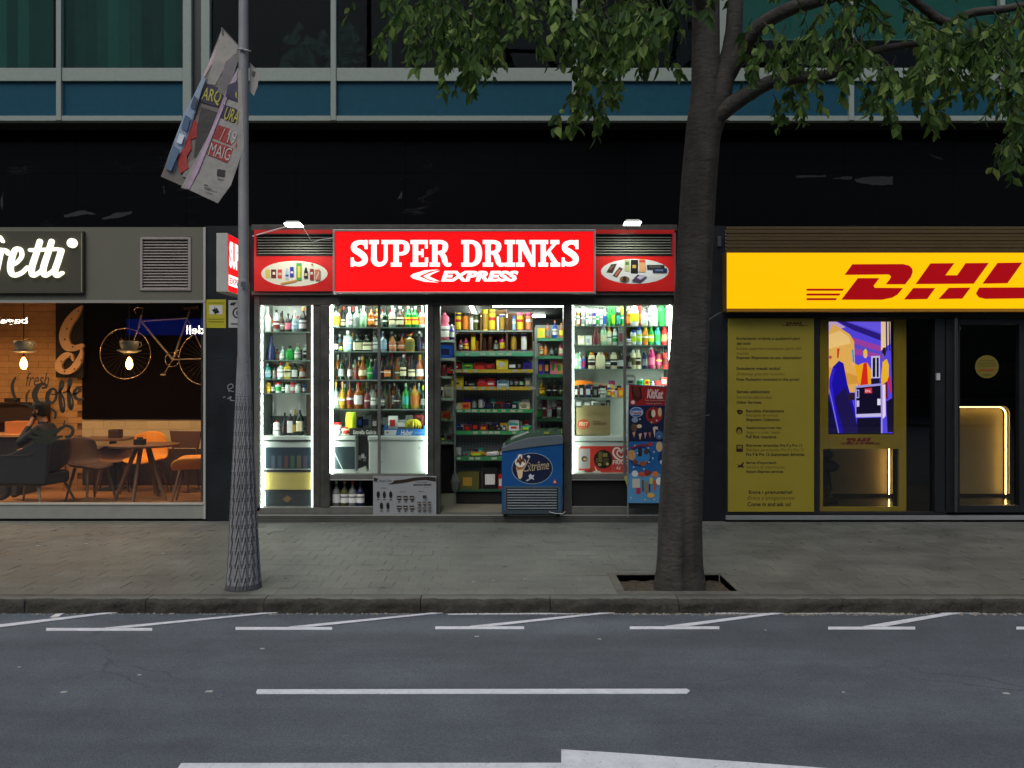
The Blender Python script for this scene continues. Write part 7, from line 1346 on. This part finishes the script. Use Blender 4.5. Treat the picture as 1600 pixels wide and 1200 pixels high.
# (u, v, spread u, spread v, count, length, lean)
CL = [(590,-20,45,10,6,.30,-.1),(655,10,26,20,8,.50,-.1),(700,0,34,30,16,.62,0),(745,20,30,40,17,.52,.05),(715,80,34,16,10,.26,0),(790,-10,34,22,7,.38,.1),(820,30,24,20,4,.26,.1),(880,-5,34,20,13,.38,0),(925,20,38,40,18,.42,0),(985,10,42,35,22,.44,0),(1035,10,34,30,12,.34,0),(940,95,30,24,13,.42,-.1),(922,150,18,12,7,.34,-.1),(905,185,8,8,2,.2,0),(1010,65,40,22,10,.30,0),(965,130,14,10,2,.2,0),
      (1185,45,16,14,4,.30,0),(1195,70,24,14,7,.30,0),(1250,66,34,16,10,.34,0),(1258,130,16,14,5,.34,.05),(1225,155,14,8,4,.24,0),(1330,20,40,22,12,.34,0),(1345,66,44,24,18,.34,0),(1392,110,30,20,10,.36,0),(1388,158,20,10,4,.26,0),(1430,30,48,24,15,.36,0),(1470,76,46,28,17,.36,0),(1480,150,10,8,3,.24,0),(1452,178,9,6,2,.2,0),(1520,50,42,34,18,.38,0),(1560,96,34,28,14,.36,0),(1590,20,34,30,14,.40,0),(1590,150,24,20,11,.46,.05),(1575,225,22,14,6,.30,.1),(1600,190,22,20,5,.4,0),(1440,110,36,20,8,.34,0),(1300,60,26,16,5,.26,0),
      (1660,60,80,70,22,.46,0),(640,-70,120,30,14,.4,0),(800,-80,120,30,18,.4,0),(950,-90,110,40,20,.4,0),(1100,-160,180,70,26,.5,0),(1400,-120,200,60,40,.45,0),(1250,-40,90,20,8,.36,0)]
for u, v, su, sv, n, L, ln in CL:
    for _ in range(n):
        y = -3.5+q.uniform(-.75, .75)
        twig_at(at(u+q.gauss(0, su*.55), v+q.gauss(0, sv*.5)-8, y), L*q.uniform(.55, 1.05), ln)
# upper crown out of the picture, so that the tree is whole
for _ in range(230):
    W3 = q.choice(LIMBP); p = W3[q.randrange(len(W3)//3, len(W3))]+Vector((q.gauss(0, .35), q.gauss(0, .5), q.gauss(.45, .4)))
    if p.z < Z(-60, p.y)+.3: continue
    twig_at(p, q.uniform(.3, .55))
twig.build('twigs', mat('twig_bark', '#2a2a20', .9), tree, kind='stuff')
def leafmat(name, c):
    m = mat(name, c, .6, var=.0, spec=.15); t = m.node_tree; b = t.nodes['Principled BSDF']
    tr = t.nodes.new('ShaderNodeBsdfTranslucent'); tr.inputs[0].default_value = (*[min(1, x*1.4) for x in lin(c)], 1); mx = t.nodes.new('ShaderNodeMixShader'); mx.inputs[0].default_value = .4
    t.links.new(b.outputs[0], mx.inputs[1]); t.links.new(tr.outputs[0], mx.inputs[2]); t.links.new(mx.outputs[0], t.nodes['Material Output'].inputs[0]); return m
LM = [leafmat('leaf_green_%s' % n, c) for n, c in (('a', '#425d2b'), ('b', '#355029'), ('c', '#557236'), ('d', '#71894a'))]
def leaf_geo(p, d, L, roll):
    a = d; b = a.orthogonal().normalized(); b = (Matrix.Rotation(roll, 3, a) @ b); c = a.cross(b); w_ = L*.27; f = .3
    pr2 = [(0, 0, 0), (.14, 0, 0), (.38, w_, f*w_), (.38, -w_, f*w_), (.45, 0, 0), (.72, w_*.62, f*w_*.7), (.72, -w_*.62, f*w_*.7), (.76, 0, -.004), (1, 0, -.012)]
    return [p+a*(x*L)+b*yy+c*z for x, yy, z in pr2], [(0,1,2),(0,3,1),(1,4,2),(1,3,4),(2,4,7,5),(4,3,6,7),(5,7,8),(7,6,8)]
def vis(p):
    d = p.y+D; u = 800+p.x*F/d; v = 600-(p.z-EYE)*F/d; return 0 < u < 1600 and 0 < v < 330
order = sorted(range(len(leaves)), key=lambda i: (0 if vis(leaves[i][0]) else 1, -leaves[i][2]/(leaves[i][0].y+D)))
near = set(order[:300]); stuffL = MB(); tmpl = []
for i in range(8):
    mb = MB(); v_, f_ = leaf_geo(Vector((0, 0, 0)), Vector((1, 0, 0)), 1., 0); k = q.uniform(.8, 1.15); mb.add([(a, b*k, c-.10*i/8*a*a) for a, b, c in v_], f_); tmpl.append(mb.mesh('leaf', LM[i % 4]))
q3 = random.Random(77)
for i, (p, d, L, ro) in enumerate(leaves):
    mi = q3.choice((0, 0, 1, 1, 1, 2, 2, 3))
    if i in near:
        a = d; b = Matrix.Rotation(ro, 3, a) @ a.orthogonal().normalized(); c = a.cross(b); o = link('leaf', tmpl[(mi+4*q3.randrange(2)) % 8], tree)
        m = Matrix((a*L, b*L, c*L)).transposed().to_4x4(); m.translation = p-ORG[tree.name]; o.matrix_local = m
    else: v_, f_ = leaf_geo(p, d, L, ro); stuffL.add(v_, f_, mi)
stuffL.build('foliage', LM, tree, kind='stuff')
print('LEAVES', len(leaves), 'OBJECTS', len(bpy.data.objects))
